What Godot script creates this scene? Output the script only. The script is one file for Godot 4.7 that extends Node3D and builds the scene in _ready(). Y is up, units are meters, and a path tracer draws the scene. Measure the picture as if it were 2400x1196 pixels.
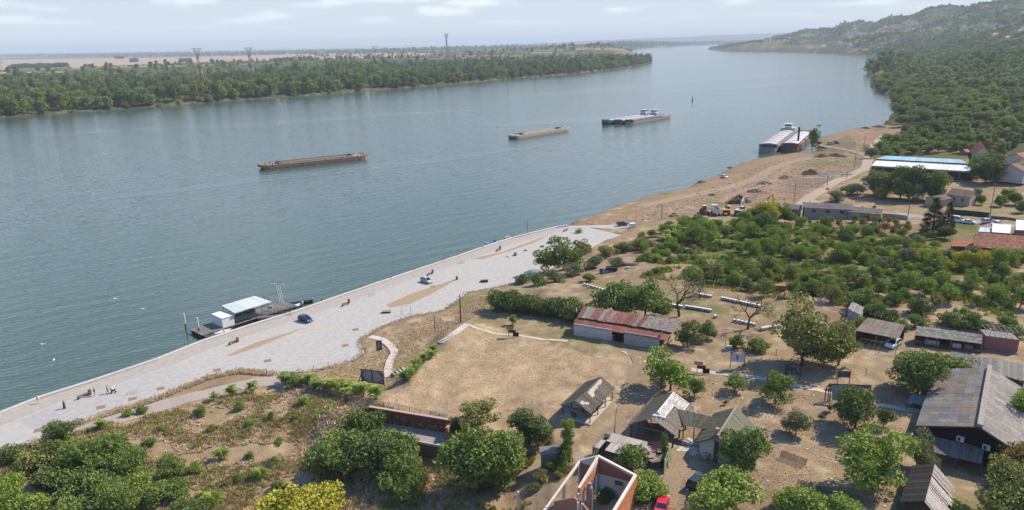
extends Node3D
# A wide river seen from a drone: quay promenade, archaeological site, village yards, wooded banks and barges.

const F := 1682.0            # focal length in photograph pixels (2400 x 1196)
const EYE := Vector3(0, 67, 0)
var eye_basis: Basis
var rng := RandomNumberGenerator.new()
var M := {}                  # materials
var K := {}                  # plant meshes
var used := {}               # names taken
var n1 := FastNoiseLite.new()
var n2 := FastNoiseLite.new()

# ---------------------------------------------------------------- pixels to places
func ray(px: float, py: float) -> Vector3:
	return eye_basis * Vector3((px - 1200.0) / F, (598.0 - py) / F, -1.0)

func P(px: float, py: float, e := 0.0) -> Vector3:      # where that sight line meets the level e
	var d := ray(px, py)
	return EYE + d * ((e - EYE.y) / d.y)

func D(px: float, py: float, depth: float) -> Vector3:
	return EYE + ray(px, py) * depth

func G(px: float, py: float) -> Vector3:                # where it meets the ground
	var d := ray(px, py)
	var t := (14.0 - EYE.y) / d.y if d.y < -0.03 else 400.0
	var last := t
	while t < 9000.0:
		var q := EYE + d * t
		if q.y <= hgt(q.x, q.z):
			break
		last = t
		t += maxf(0.8, t * 0.006)
	var lo := last
	var hi := t
	for i in 12:
		var m := (lo + hi) * 0.5
		var q := EYE + d * m
		if q.y <= hgt(q.x, q.z): hi = m
		else: lo = m
	var r := EYE + d * hi
	r.y = hgt(r.x, r.z)
	return r

func xz(v: Vector3) -> Vector2: return Vector2(v.x, v.z)

func poly(a: Array, e: float) -> PackedVector2Array:
	var o := PackedVector2Array()
	for q in a: o.append(xz(P(q[0], q[1], q[2] if q.size() > 2 else e)))
	return o

# ---------------------------------------------------------------- mesh building
class MB:
	var v := PackedVector3Array()
	var c := PackedColorArray()
	var col := Color(1, 1, 1)
	func tri(a: Vector3, b: Vector3, d: Vector3) -> void:
		v.append(a); v.append(b); v.append(d)
		c.append(col); c.append(col); c.append(col)
	func quad(a: Vector3, b: Vector3, d: Vector3, e: Vector3) -> void:
		tri(a, b, d); tri(a, d, e)
	func hull8(p: Array) -> void:      # 4 bottom points, 4 top points
		quad(p[3], p[2], p[1], p[0]); quad(p[4], p[5], p[6], p[7])
		for i in 4:
			var j := (i + 1) % 4
			quad(p[i], p[j], p[j + 4], p[i + 4])
	func box(o: Vector3, s: Vector3, b := Basis()) -> void:   # o: centre
		var p := []
		for y in [-0.5, 0.5]:
			for q in [[-0.5, -0.5], [0.5, -0.5], [0.5, 0.5], [-0.5, 0.5]]:
				p.append(o + b * Vector3(q[0] * s.x, y * s.y, q[1] * s.z))
		hull8(p)
	func beam(a: Vector3, b: Vector3, w: float, h := -1.0) -> void:
		if h < 0.0: h = w
		var d := (b - a).normalized()
		var s := d.cross(Vector3.UP)
		if s.length() < 0.05: s = Vector3.RIGHT
		s = s.normalized()
		var u := s.cross(d).normalized()
		var p := []
		for e in [a, b]:
			for q in [[-1, -1], [1, -1], [1, 1], [-1, 1]]:
				p.append(e + s * (w * 0.5 * q[0]) + u * (h * 0.5 * q[1]))
		hull8(p)
	func slab(a: Vector3, b: Vector3, d: Vector3, e: Vector3, t: float) -> void:  # a quad given thickness downwards along its normal
		var n := (b - a).cross(e - a).normalized()
		if n.y < 0.0: n = -n
		hull8([a - n * t, b - n * t, d - n * t, e - n * t, a, b, d, e])
	func tube(a: Vector3, b: Vector3, r0: float, r1: float, n := 6, caps := true) -> void:
		var d := (b - a).normalized()
		var s := d.cross(Vector3(0.31, 0.9, 0.27)).normalized()
		if s.length() < 0.1: s = d.cross(Vector3.RIGHT).normalized()
		var u := s.cross(d)
		for i in n:
			var t0 := TAU * i / n
			var t1 := TAU * (i + 1) / n
			var p := s * cos(t0) + u * sin(t0)
			var q := s * cos(t1) + u * sin(t1)
			quad(a + p * r0, a + q * r0, b + q * r1, b + p * r1)
			if caps:
				tri(b, b + p * r1, b + q * r1)
				tri(a, a + q * r0, a + p * r0)
	func loft(rings: Array, close := true, caps := true) -> void:   # rings of equal length
		for k in rings.size() - 1:
			var a: Array = rings[k]
			var b: Array = rings[k + 1]
			for i in (a.size() if close else a.size() - 1):
				var j := (i + 1) % a.size()
				quad(a[i], a[j], b[j], b[i])
		if caps:
			for e in [rings[0], rings[-1]]:
				var m := Vector3.ZERO
				for q in e: m += q
				m /= e.size()
				for i in e.size(): tri(m, e[i], e[(i + 1) % e.size()])
	func ball(o: Vector3, s: Vector3, n := 8, m := 5) -> void:
		for i in m:
			for j in n:
				var p := []
				for q in [[i, j], [i, j + 1], [i + 1, j + 1], [i + 1, j]]:
					var f: float = PI * q[0] / m
					var t: float = TAU * q[1] / n
					p.append(o + Vector3(sin(f) * cos(t) * s.x, cos(f) * s.y, sin(f) * sin(t) * s.z))
				quad(p[0], p[1], p[2], p[3])
	func mesh(off := Vector3.ZERO, smooth := false) -> ArrayMesh:
		var a := []
		a.resize(Mesh.ARRAY_MAX)
		var w := v
		if off != Vector3.ZERO:
			w = PackedVector3Array()
			w.resize(v.size())
			for i in v.size(): w[i] = v[i] - off
		a[Mesh.ARRAY_VERTEX] = w
		a[Mesh.ARRAY_COLOR] = c
		var am := ArrayMesh.new()
		am.add_surface_from_arrays(Mesh.PRIMITIVE_TRIANGLES, a)
		if smooth:
			var st := SurfaceTool.new()
			st.begin(Mesh.PRIMITIVE_TRIANGLES)
			for i in w.size():
				st.set_smooth_group(0)
				st.set_color(c[i])
				st.add_vertex(w[i])
			st.generate_normals()
			return st.commit()
		return am

func numbered(called: String) -> String:
	if not used.has(called):
		used[called] = 0
		return called
	used[called] += 1
	return "%s_%03d" % [called, used[called]]

func meta(o: Node, label: String, category: String, group := "", kind := "") -> void:
	if label: o.set_meta("label", label)
	if category: o.set_meta("category", category)
	if group: o.set_meta("group", group)
	if kind: o.set_meta("kind", kind)

func thing(called: String, label: String, category: String, at := Vector3.ZERO, turn := 0.0, group := "") -> Node3D:
	var o := Node3D.new()
	o.name = numbered(called)
	add_child(o)
	o.position = at
	o.rotation.y = turn
	meta(o, label, category, group)
	return o

func part(parent: Node, called: String, mb: MB, mat: Material, world := false, smooth := false) -> MeshInstance3D:
	var o := MeshInstance3D.new()
	var off := Vector3.ZERO
	if world:
		var q = parent
		while q is Node3D and q != self:
			off += q.position
			q = q.get_parent()
	o.mesh = mb.mesh(off, smooth)
	o.material_override = mat
	o.name = called
	parent.add_child(o, true)
	return o

func inst(parent: Node, called: String, mesh: Mesh, mat: Material, t := Transform3D()) -> MeshInstance3D:
	var o := MeshInstance3D.new()
	o.mesh = mesh
	o.material_override = mat
	o.name = called
	o.transform = t
	parent.add_child(o, true)
	return o

func setting(called: String, mb_or_mesh, mat: Material, label := "", smooth := false) -> MeshInstance3D:
	var o := MeshInstance3D.new()
	o.mesh = mb_or_mesh if mb_or_mesh is Mesh else mb_or_mesh.mesh(Vector3.ZERO, smooth)
	o.material_override = mat
	o.name = numbered(called)
	add_child(o)
	meta(o, label, called.replace("_", " ") if label else "", "", "structure")
	return o

func copy_of(o: Node3D, at: Vector3, turn := 0.0, label := "", group := "") -> Node3D:
	var c: Node3D = o.duplicate()
	var base_name := String(o.name).rstrip("0123456789")
	if base_name.ends_with("_"): base_name = base_name.left(-1)
	c.name = numbered(base_name)
	add_child(c)
	c.position = at
	c.rotation.y = turn
	if label: c.set_meta("label", label)
	if group: c.set_meta("group", group)
	return c

func stuff(called: String, label: String, category: String, mesh: Mesh, mat: Material, list: Array, cols := [], parent: Node = null) -> MultiMeshInstance3D:
	var mm := MultiMesh.new()
	mm.transform_format = MultiMesh.TRANSFORM_3D
	mm.use_colors = cols.size() > 0
	mm.mesh = mesh
	mm.instance_count = list.size()
	for i in list.size():
		mm.set_instance_transform(i, list[i])
		if cols.size(): mm.set_instance_color(i, cols[i])
	var o := MultiMeshInstance3D.new()
	o.multimesh = mm
	o.material_override = mat
	o.name = numbered(called) if parent == null else called
	(self if parent == null else parent).add_child(o, true)
	meta(o, label, category if parent == null else "", "", "stuff")
	return o

func turned(at: Vector3, yaw: float, s: Vector3) -> Transform3D:
	return Transform3D(Basis(Vector3.UP, yaw).scaled_local(s), at)

# ---------------------------------------------------------------- materials
func noise_tex(freq: float, lo: float, hi: float, size := 512, octaves := 4, sd := 1) -> NoiseTexture2D:
	var n := FastNoiseLite.new()
	n.seed = sd
	n.noise_type = FastNoiseLite.TYPE_SIMPLEX_SMOOTH
	n.frequency = freq
	n.fractal_octaves = octaves
	var t := NoiseTexture2D.new()
	t.width = size
	t.height = size
	t.seamless = true
	t.noise = n
	var g := Gradient.new()
	g.set_color(0, Color(lo, lo, lo))
	g.set_color(1, Color(hi, hi, hi))
	t.color_ramp = g
	return t

func mat(called: String, rough := 0.85, c := Color(1, 1, 1), tex: Texture2D = null, scale := 0.4, spec := 0.35) -> StandardMaterial3D:
	var m := StandardMaterial3D.new()
	m.resource_name = called
	m.albedo_color = c.linear_to_srgb()
	m.vertex_color_use_as_albedo = true
	m.roughness = rough
	m.metallic_specular = spec
	if tex:
		m.albedo_texture = tex
		m.uv1_triplanar = true
		m.uv1_world_triplanar = true
		m.uv1_scale = Vector3.ONE * scale
	M[called] = m
	return m

func leafmat(called: String, c: Color, back := 0.65) -> void:
	var m := mat(called, 0.62, c, null, 1.0, 0.3)
	m.backlight_enabled = true
	m.backlight = Color(back, back, back * 0.55)

func make_materials() -> void:
	var fine := noise_tex(0.03, 0.68, 1.0, 512, 5, 3)
	var coarse := noise_tex(0.012, 0.62, 1.0, 512, 5, 7)
	mat("ground", 0.95, Color(1, 1, 1), noise_tex(0.03, 0.6, 1.0, 1024, 6, 5), 0.11, 0.15)
	mat("matte", 0.88, Color(1, 1, 1), fine, 0.35)
	mat("concrete", 0.9, Color(1, 1, 1), noise_tex(0.012, 0.90, 1.0, 1024, 4, 9), 0.05, 0.2)
	mat("weathered", 0.9, Color(1, 1, 1), noise_tex(0.02, 0.55, 1.0, 512, 6, 11), 0.3, 0.2)
	mat("rust", 0.8, Color(1, 1, 1), noise_tex(0.02, 0.45, 1.0, 512, 6, 13), 0.12)
	mat("paint", 0.38, Color(1, 1, 1), noise_tex(0.02, 0.85, 1.0, 256, 4, 15), 0.4, 0.5)
	mat("metal", 0.45, Color(1, 1, 1), fine, 0.5, 0.6)
	mat("plain", 0.8)
	mat("bark", 0.95, Color(1, 1, 1), coarse, 0.8, 0.2)
	var carp := mat("carpaint", 0.3, Color(1, 1, 1), null, 1.0, 0.5)
	carp.clearcoat_enabled = true
	carp.clearcoat = 0.6
	carp.clearcoat_roughness = 0.1
	var gl := mat("darkglass", 0.06, Color(1, 1, 1), null, 1.0, 0.5)
	gl.metallic_specular = 0.6
	leafmat("leaf_mid", Color(0.165, 0.225, 0.058))
	leafmat("leaf_dark", Color(0.120, 0.160, 0.048))
	leafmat("leaf_fresh", Color(0.225, 0.305, 0.06))
	leafmat("leaf_olive", Color(0.225, 0.235, 0.075))
	leafmat("leaf_grey", Color(0.185, 0.210, 0.110))
	leafmat("leaf_yellow", Color(0.40, 0.365, 0.05))
	leafmat("leaf_rust", Color(0.215, 0.145, 0.05))
	mat("stone", 0.9, Color(0.38, 0.33, 0.28))
	leafmat("brown_stalk", Color(0.36, 0.28, 0.185))
	leafmat("leaf_hill", Color(0.225, 0.265, 0.115))
	leafmat("leaf_spruce", Color(0.030, 0.048, 0.026))
	leafmat("straw", Color(0.62, 0.51, 0.36), 0.3)

# ---------------------------------------------------------------- the lie of the land
const TH := deg_to_rad(60.0)
const CT := 144              # coarse grid: angles
const CR := 200              # and log distances
const LR0 := 3.0             # e^3 = 20 m
const LR1 := 10.25           # 28 km
var coarse_h := PackedFloat32Array()
var shore_r := PackedVector2Array()   # right bank, from the near left up the river
var land_r := PackedVector2Array()
var shore_l := PackedVector2Array()
var land_l := PackedVector2Array()
var prom := PackedVector2Array()
var quay := []                        # Vector3 along the kerb's outer edge
var wall_a: Vector2
var wall_u: Vector2
var wall_n: Vector2
var wall_len: float

const QUAY_PX := [[-150, 1022], [0, 964], [89, 929], [220, 888], [365, 839.5], [475, 796], [576, 763], [678, 731.5], [731, 714], [791, 693], [900, 656], [972, 632], [1071, 599], [1130, 578], [1202, 555], [1301, 531], [1330, 527]]
const INNER_PX := [[1475, 526], [1476, 531], [1440, 537], [1379, 533], [1408, 540], [1457, 551], [1419, 563], [1380, 585], [1330, 612], [1260, 645], [1200, 665], [1146, 677], [1098, 686], [1071, 706], [1055, 718], [1034, 730], [980, 738], [935, 750], [900, 765], [877, 776], [862, 787], [844, 797], [846, 806], [854, 828], [826, 846], [771, 861], [726, 871], [651, 876], [608, 870], [570, 866], [540, 870], [488, 881], [420, 908], [360, 932], [285, 956], [247, 967], [197, 987], [172, 996], [60, 1040], [0, 1060], [-150, 1120]]
const PY := 1.6

func hills_of() -> Array:
	# [px, py, level] on the ground, then [px, py, 0, depth] for slopes that rise above the eye
	var a := []
	for q in [[0, 1000], [300, 900], [600, 800], [900, 690], [1200, 580], [1330, 545], [1430, 545], [0, 1055], [200, 985], [300, 952], [420, 908], [560, 868], [650, 874], [760, 864], [850, 830], [845, 800], [900, 765], [980, 738], [1060, 712], [1100, 686], [1190, 668], [1260, 640], [1330, 610], [1420, 560]]:
		a.append([q[0], q[1], 1.5])
	a += [[450, 960, 2.6], [330, 985, 2.2], [250, 1010, 2.2], [120, 1060, 1.9], [0, 1120, 1.8], [0, 1196, 1.7], [300, 1196, 1.5], [600, 960, 3.0], [520, 1040, 2.4], [420, 1120, 1.8], [660, 905, 2.6], [720, 915, 3.6], [740, 960, 4.0], [700, 1050, 1.8], [790, 960, 5.4], [640, 1196, 1.0], [800, 1120, 0.9], [1000, 1120, 0.7], [1000, 1196, 0.9], [1150, 1120, 1.2], [1200, 1196, 1.5]]
	a += [[860, 950, 6.0], [905, 940, 6.0], [965, 885, 6.0], [1000, 845, 6.0], [1060, 780, 6.0], [1105, 760, 6.0], [1200, 850, 6.0], [1300, 950, 6.0], [1080, 965, 6.0], [1100, 900, 6.0], [1400, 860, 6.0], [1250, 790, 6.1], [1340, 800, 6.4], [1450, 840, 6.3]]
	a += [[895, 900, 2.8], [880, 845, 1.9], [935, 865, 3.6], [985, 805, 3.4], [930, 790, 1.7], [1000, 768, 2.1], [1055, 738, 2.3], [1120, 722, 4.4], [1135, 690, 2.0], [830, 890, 2.6], [800, 905, 4.0]]
	a += [[1200, 720, 5.8], [1210, 685, 3.5], [1300, 680, 6.0], [1300, 640, 3.8], [1400, 680, 6.5], [1500, 620, 6.0], [1400, 590, 3.0], [1480, 560, 2.2], [1560, 560, 3.6], [1600, 640, 7.0], [1700, 700, 7.0], [1900, 700, 7.5], [2100, 700, 8.0], [2300, 700, 8.5], [2390, 640, 7.5], [1700, 560, 5.0], [1900, 560, 5.4], [2100, 550, 5.4], [2300, 560, 6.0], [2280, 525, 5.2], [2390, 525, 5.6]]
	a += [[1345, 788, 6.8], [1545, 822, 6.8], [1440, 795, 6.8], [1500, 1000, 6.5], [1450, 1090, 6.5], [1350, 1040, 5.8], [1310, 1010, 6.0], [1300, 1110, 4.4], [1250, 1060, 3.6], [1180, 1030, 3.6], [1300, 1196, 4.6], [1240, 1180, 3.0], [1488, 1172, 6.5], [1600, 1150, 6.5], [1800, 1000, 6.8], [2000, 1000, 7.0], [2000, 1196, 6.5], [2300, 1100, 6.5], [2390, 1196, 6.5], [1800, 850, 7.0], [2000, 850, 7.4], [2200, 820, 7.8], [2390, 830, 8.0]]
	a += [[1480, 510, 1.8], [1600, 480, 2.0], [1700, 440, 2.0], [1800, 420, 2.2], [1900, 385, 2.2], [2000, 345, 2.3], [2060, 310, 2.0], [1660, 510, 2.6], [1850, 480, 3.0], [1950, 450, 3.2], [2000, 420, 3.2], [2040, 370, 3.0], [2100, 440, 4.0], [2200, 450, 4.4], [2390, 470, 6.0], [2300, 430, 5.4], [2120, 470, 4.0]]
	a += [[2110, 300, 3.0], [2150, 330, 4.0], [2250, 300, 7.0], [2330, 360, 7.0], [2390, 330, 11.0], [2130, 240, 3.5], [2060, 195, 4.0], [2200, 250, 5.0], [2200, 200, 6.0], [2080, 150, 4.0]]
	for q in [[2390, 260, 520], [2390, 200, 750], [2390, 140, 1150], [2390, 104, 1700], [2390, 64, 2200], [2390, 26, 2700], [2390, -4, 3000], [2560, 100, 1500], [2560, -40, 2700], [2300, 230, 640], [2300, 175, 980], [2300, 125, 1650], [2300, 90, 2300], [2300, 50, 2900], [2300, 8, 3250], [2200, 170, 1250], [2200, 142, 1700], [2200, 114, 2300], [2200, 84, 2900], [2200, 44, 3300], [2200, 11, 3600], [2100, 140, 2000], [2100, 120, 2700], [2100, 90, 3300], [2100, 55, 3700], [2100, 34, 3850], [2000, 120, 3500], [2000, 98, 3800], [2000, 70, 4000], [2000, 49, 4150], [1900, 115, 4000], [1900, 90, 4250], [1900, 67, 4500], [1835, 78, 4700], [1800, 107, 4600], [1800, 87, 4800], [1740, 112, 4900], [1740, 95, 5050], [1700, 108, 5300]]:
		a.append([q[0], q[1], 0, q[2]])
	for q in [[2390, 20, 3900], [2200, 35, 4600], [2000, 75, 5400], [1850, 96, 6000], [2300, 60, 9000], [1900, 92, 9500], [2560, 0, 3900]]:
		a.append([q[0], q[1], 0, q[2]])
	for q in [[0, 250], [200, 230], [400, 210], [600, 200], [800, 190], [1000, 175], [1200, 160], [1400, 145], [1480, 138], [0, 160], [300, 150], [600, 145], [900, 140], [1200, 125], [1400, 118], [100, 139], [500, 132], [900, 122], [1200, 114], [1500, 107], [1560, 104]]:
		a.append([q[0], q[1], 3.0])
	return a

func make_coarse() -> void:
	var pts := []
	for q in hills_of():
		var w: Vector3 = D(q[0], q[1], q[3]) if q.size() > 3 else P(q[0], q[1], q[2])
		var r := sqrt(w.x * w.x + w.z * w.z)
		pts.append(Vector3(atan2(w.x, -w.z) * 1.0, log(r), w.y))
	coarse_h.resize((CT + 1) * (CR + 1))
	for i in CT + 1:
		var th := -TH + 2.0 * TH * i / CT
		for j in CR + 1:
			var lr := LR0 + (LR1 - LR0) * j / CR
			var s := 0.0
			var w := 0.0
			for p in pts:
				var dx: float = th - p.x
				var dy: float = (lr - p.y) * 0.8
				var d := dx * dx + dy * dy + 0.00004
				var k := 1.0 / (d * sqrt(d))
				s += k * p.z
				w += k
			coarse_h[i * (CR + 1) + j] = s / w

func base_at(x: float, z: float) -> float:
	var r := maxf(21.0, sqrt(x * x + z * z))
	var a := clampf((atan2(x, -z) + TH) / (2.0 * TH) * CT, 0.0, CT - 0.001)
	var b := clampf((log(r) - LR0) / (LR1 - LR0) * CR, 0.0, CR - 0.001)
	var i := int(a)
	var j := int(b)
	a -= i
	b -= j
	var k := i * (CR + 1) + j
	return lerpf(lerpf(coarse_h[k], coarse_h[k + 1], b), lerpf(coarse_h[k + CR + 1], coarse_h[k + CR + 2], b), a)

func dist_to(line: PackedVector2Array, q: Vector2) -> float:
	var best := 1e18
	for i in line.size() - 1:
		var a := line[i]
		var d := line[i + 1] - a
		var e := q - a
		var t := clampf(e.dot(d) / d.length_squared(), 0.0, 1.0)
		best = minf(best, (e - d * t).length_squared())
	return sqrt(best)

func inside(q: Vector2, pl: PackedVector2Array) -> bool:
	var a := Geometry2D.is_point_in_polygon(q, pl)
	var b := Geometry2D.is_point_in_polygon(q + Vector2(0.017, 0.031), pl)
	return a if a == b else Geometry2D.is_point_in_polygon(q + Vector2(-0.023, 0.013), pl)

func hgt(x: float, z: float) -> float:
	var q := Vector2(x, z)
	var wob := q + Vector2(n1.get_noise_2d(x * 3.0, z * 3.0), n1.get_noise_2d(z * 3.0, x * 3.0 + 50.0)) * minf(2.5, 0.004 * q.length())
	var near_quay := z > -272.0 and x < 50.0
	if near_quay: wob = q
	var inr := inside(wob, land_r)
	var inl := false if inr else inside(wob, land_l)
	if not inr and not inl:
		var dw := minf(dist_to(shore_r, wob), dist_to(shore_l, wob))
		return -minf(3.0, 0.05 + 0.12 * dw)
	var h := base_at(x, z)
	var rr := q.length()
	h += n2.get_noise_2d(x, z) * clampf((rr - 60.0) * 0.004, 0.12, 9.0) * (0.25 if inl else 1.0) * (0.0 if near_quay and Geometry2D.is_point_in_polygon(q, prom) else 1.0)
	if rr < 400.0:
		h += n1.get_noise_2d(x * 6.0, z * 6.0) * 0.18
	if near_quay:
		if inside(q, prom): return PY - 0.45
		var dp := dist_to(prom, q)
		if dp < 5.0: h = lerpf(PY - 0.03, h, dp / 5.0)
		var e := q - wall_a
		var u := e.dot(wall_u)
		var n := e.dot(wall_n)
		if u > -1.5 and u < wall_len + 1.0 and n > 0.3 and n < 14.0:
			h = minf(h, 0.7 + maxf(0.0, n - 9.0) * 0.5)
		if x < 18.0: return h
	var sd := dist_to(shore_r if inr else shore_l, wob)
	if inr:
		h = maxf(h, 0.9)
	return h * (1.0 - exp(-sd / (1.8 + rr * 0.004 + maxf(0.0, rr - 1200.0) * 0.03))) + 0.03

func make_shores() -> void:
	quay = []
	for q in QUAY_PX: quay.append(P(q[0], q[1], PY + 0.45))
	for q in quay: shore_r.append(xz(q))
	for q in [[1345, 521], [1400, 505], [1440, 487], [1500, 468], [1560, 455], [1612, 444], [1640, 425], [1680, 415], [1700, 402], [1740, 385], [1790, 373], [1850, 366], [1895, 360], [1925, 352], [1905, 343], [1900, 336], [1930, 322], [1985, 308], [2000, 303], [2040, 301], [2080, 296], [2073, 289], [2085, 281], [2100, 262], [2098, 245], [2088, 224], [2060, 212], [2040, 204], [2045, 190], [2038, 181], [2032, 168], [2022, 161], [2030, 154], [2045, 143], [2052, 137], [2020, 131], [1962, 127], [1900, 124.5], [1840, 122.5], [1770, 121.5], [1700, 121], [1672, 118.5], [1657, 116.5], [1668, 113], [1720, 110]]:
		shore_r.append(xz(P(q[0], q[1], 0)))
	land_r = shore_r.duplicate()
	for q in [Vector2(30000, -16000), Vector2(30000, 100), Vector2(300, 200), Vector2(-300, 100)]: land_r.append(q)
	for q in [[-350, 318], [-150, 292], [0, 276], [105, 268], [212, 260], [362, 250], [465, 242], [600, 231.5], [725, 224], [825, 216], [912, 209], [1040, 199], [1130, 191], [1197, 185], [1325, 175], [1425, 165], [1490, 155], [1525, 147], [1527, 141], [1505, 133], [1480, 124], [1485, 116], [1510, 113.5], [1575, 110], [1620, 107.5], [1665, 105.5], [1800, 101.5]]:
		shore_l.append(xz(P(q[0], q[1], 0)))
	land_l = shore_l.duplicate()
	for q in [Vector2(30000, -19500), Vector2(30000, -40000), Vector2(-30000, -40000), Vector2(-30000, -600)]: land_l.append(q)
	for q in quay: prom.append(xz(q))
	for q in INNER_PX: prom.append(xz(P(q[0], q[1], PY)))
	prom.append(prom[0])
	var a := xz(P(865, 954, 6.2))
	var b := xz(P(1060, 986, 6.2))
	wall_a = a
	wall_len = a.distance_to(b)
	wall_u = (b - a) / wall_len
	wall_n = Vector2(-wall_u.y, wall_u.x)
	if wall_n.y < 0.0: wall_n = -wall_n

# ---------------------------------------------------------------- ground, water, promenade
var zones := []
func zone(pts: Array, e: float, c: Color, green := 0.0, wob := 1.5) -> void:
	var pl := poly(pts, e)
	var r := Rect2(pl[0], Vector2.ZERO)
	for q in pl: r = r.expand(q)
	zones.append([pl, r.grow(wob * 3.0), c, green, wob])

func make_zones() -> void:
	# base colours of soils and grasses: polygon, level, colour, share of green grass
	zone([[-400, 1400], [-400, 900], [700, 870], [900, 1000], [1200, 1060], [1250, 1400]], 2.0, Color(0.33, 0.25, 0.155), 0.12, 1.0)
	zone([[640, 880], [860, 830], [1000, 740], [1130, 680], [1180, 690], [1110, 760], [1010, 840], [905, 940], [760, 960]], 3.0, Color(0.36, 0.265, 0.165), 0.05, 1.0)
	zone([[860, 955], [900, 935], [965, 880], [1010, 835], [1060, 775], [1110, 755], [1200, 775], [1350, 830], [1470, 850], [1440, 900], [1320, 980], [1200, 1000]], 6.0, Color(0.43, 0.325, 0.205), 0.03, 2.6)
	zone([[1330, 780], [1440, 800], [1470, 835], [1420, 838], [1360, 815], [1280, 800]], 6.4, Color(0.30, 0.245, 0.13), 0.22, 1.0)
	zone([[1330, 526], [1500, 532], [1560, 520], [1640, 505], [1740, 492], [1800, 480], [1880, 478], [1960, 445], [2010, 425], [2040, 390], [2060, 345], [2125, 322], [2110, 294], [1980, 288], [1880, 325], [1780, 360], [1620, 420], [1480, 455]], 2.0, Color(0.30, 0.215, 0.145), 0.02, 1.5)
	zone([[1840, 425], [1990, 395], [2010, 420], [1930, 445], [1850, 452]], 2.5, Color(0.235, 0.18, 0.13), 0.0, 1.5)
	zone([[1900, 352], [1990, 318], [2010, 345], [1940, 372], [1905, 366]], 2.5, Color(0.21, 0.165, 0.115), 0.1, 1.5)
	zone([[1890, 352], [1935, 340], [1940, 352], [1900, 362]], 2.0, Color(0.12, 0.13, 0.05), 0.6, 1.0)
	zone([[2070, 294], [2073, 288], [2100, 284], [2130, 290], [2110, 297]], 2.0, Color(0.12, 0.14, 0.05), 0.5, 1.0)
	zone([[1480, 540], [1600, 520], [1900, 505], [2390, 540], [2390, 700], [2000, 680], [1700, 640], [1480, 590]], 6.0, Color(0.26, 0.19, 0.115), 0.35, 2.0)
	zone([[1340, 640], [1500, 630], [1660, 650], [1850, 690], [1990, 740], [1960, 800], [1800, 800], [1620, 790], [1560, 740], [1400, 715]], 7.0, Color(0.30, 0.215, 0.14), 0.09, 2.0)
	zone([[2040, 462], [2200, 470], [2190, 500], [2080, 492]], 4.2, Color(0.32, 0.25, 0.16), 0.1, 1.0)
	zone([[2230, 515], [2300, 520], [2290, 545], [2240, 540]], 5.4, Color(0.10, 0.13, 0.04), 0.5, 1.0)
	# far plain: stubble and fallow fields between green belts
	for f in [[[0, 141], [260, 137], [570, 136], [700, 133], [860, 131], [1050, 127.5], [1060, 131], [800, 143], [560, 143], [440, 147], [330, 152], [240, 157], [160, 162], [0, 170]], [[160, 168], [300, 164], [425, 159.5], [426, 162], [300, 168], [160, 172]], [[0, 184], [150, 180.5], [150, 183], [0, 187]], [[650, 149], [690, 148], [690, 150], [650, 151]], [[0, 128.5], [110, 127.5], [110, 129.5], [0, 130.5]], [[1110, 113], [1290, 108], [1290, 110.5], [1110, 115.5]]]:
		zone(f, 3.0, Color(0.44, 0.335, 0.245), 0.0, 6.0)
	zone([[160, 163], [340, 154], [460, 149], [560, 147], [640, 148], [430, 156], [300, 160], [170, 166]], 3.0, Color(0.15, 0.14, 0.075), 0.2, 6.0)
	zone([[1238, 122.5], [1262, 119], [1282, 128], [1262, 129]], 3.0, Color(0.5, 0.42, 0.34), 0.0, 4.0)

func ground_colour(x: float, z: float, h: float, land: int) -> Color:
	var r := sqrt(x * x + z * z)
	var a := n1.get_noise_2d(x * 1.7, z * 1.7)
	var b := n1.get_noise_2d(x * 0.35 + 90.0, z * 0.35)
	var f := n1.get_noise_2d(x * 9.0, z * 9.0)
	var c := Color(0.31, 0.235, 0.15).lerp(Color(0.38, 0.295, 0.195), smoothstep(-0.1, 0.4, n1.get_noise_2d(x * 4.0 + 30.0, z * 4.0)))
	var green := 0.16
	if land == 0: return Color(0.10, 0.10, 0.06)
	if land == 2:
		c = Color(0.085, 0.098, 0.045) if h > 1.6 else Color(0.16, 0.145, 0.105)
		green = 0.3 if h > 1.6 else 0.0
		if r > 2500.0:
			var st := n1.get_noise_2d(x * 0.012, z * 0.16)
			if st > 0.16: c = Color(0.36, 0.28, 0.20)
			elif st > 0.06: c = Color(0.16, 0.15, 0.085)
	elif r > 430.0 or (x > 260.0 and z < -250.0):
		c = Color(0.135, 0.13, 0.062).lerp(Color(0.33, 0.255, 0.165), smoothstep(0.12, 0.42, n1.get_noise_2d(x * 0.6, z * 0.6)))
		green = 0.3
	var q := Vector2(x, z)
	for zn in zones:
		if zn[1].has_point(q) and Geometry2D.is_point_in_polygon(q + Vector2(a, f) * zn[4], zn[0]):
			c = zn[2]
			green = zn[3]
	if r < 300.0:
		c = c.lerp(Color(0.25, 0.165, 0.105), smoothstep(0.05, 0.5, n1.get_noise_2d(x * 3.1 + 200.0, z * 4.6)) * 0.35)
		c = c.lerp(Color(0.52, 0.44, 0.31), smoothstep(0.12, 0.5, n1.get_noise_2d(x * 6.0, z * 5.0 + 300.0)) * 0.5)
	c = c.lerp(Color(0.10, 0.13, 0.038), clampf((green - 0.5 + (a * 0.6 + b * 0.7 + 0.30)) * 1.5, 0.0, 0.85) * (1.0 if green > 0.0 else 0.0))
	var k := 1.14 + a * 0.28 + f * 0.25 + b * 0.14
	c = Color(c.r * k, c.g * (k * 0.96 + 0.04 + b * 0.06), c.b * (k * 0.9 + 0.1))
	return c

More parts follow.
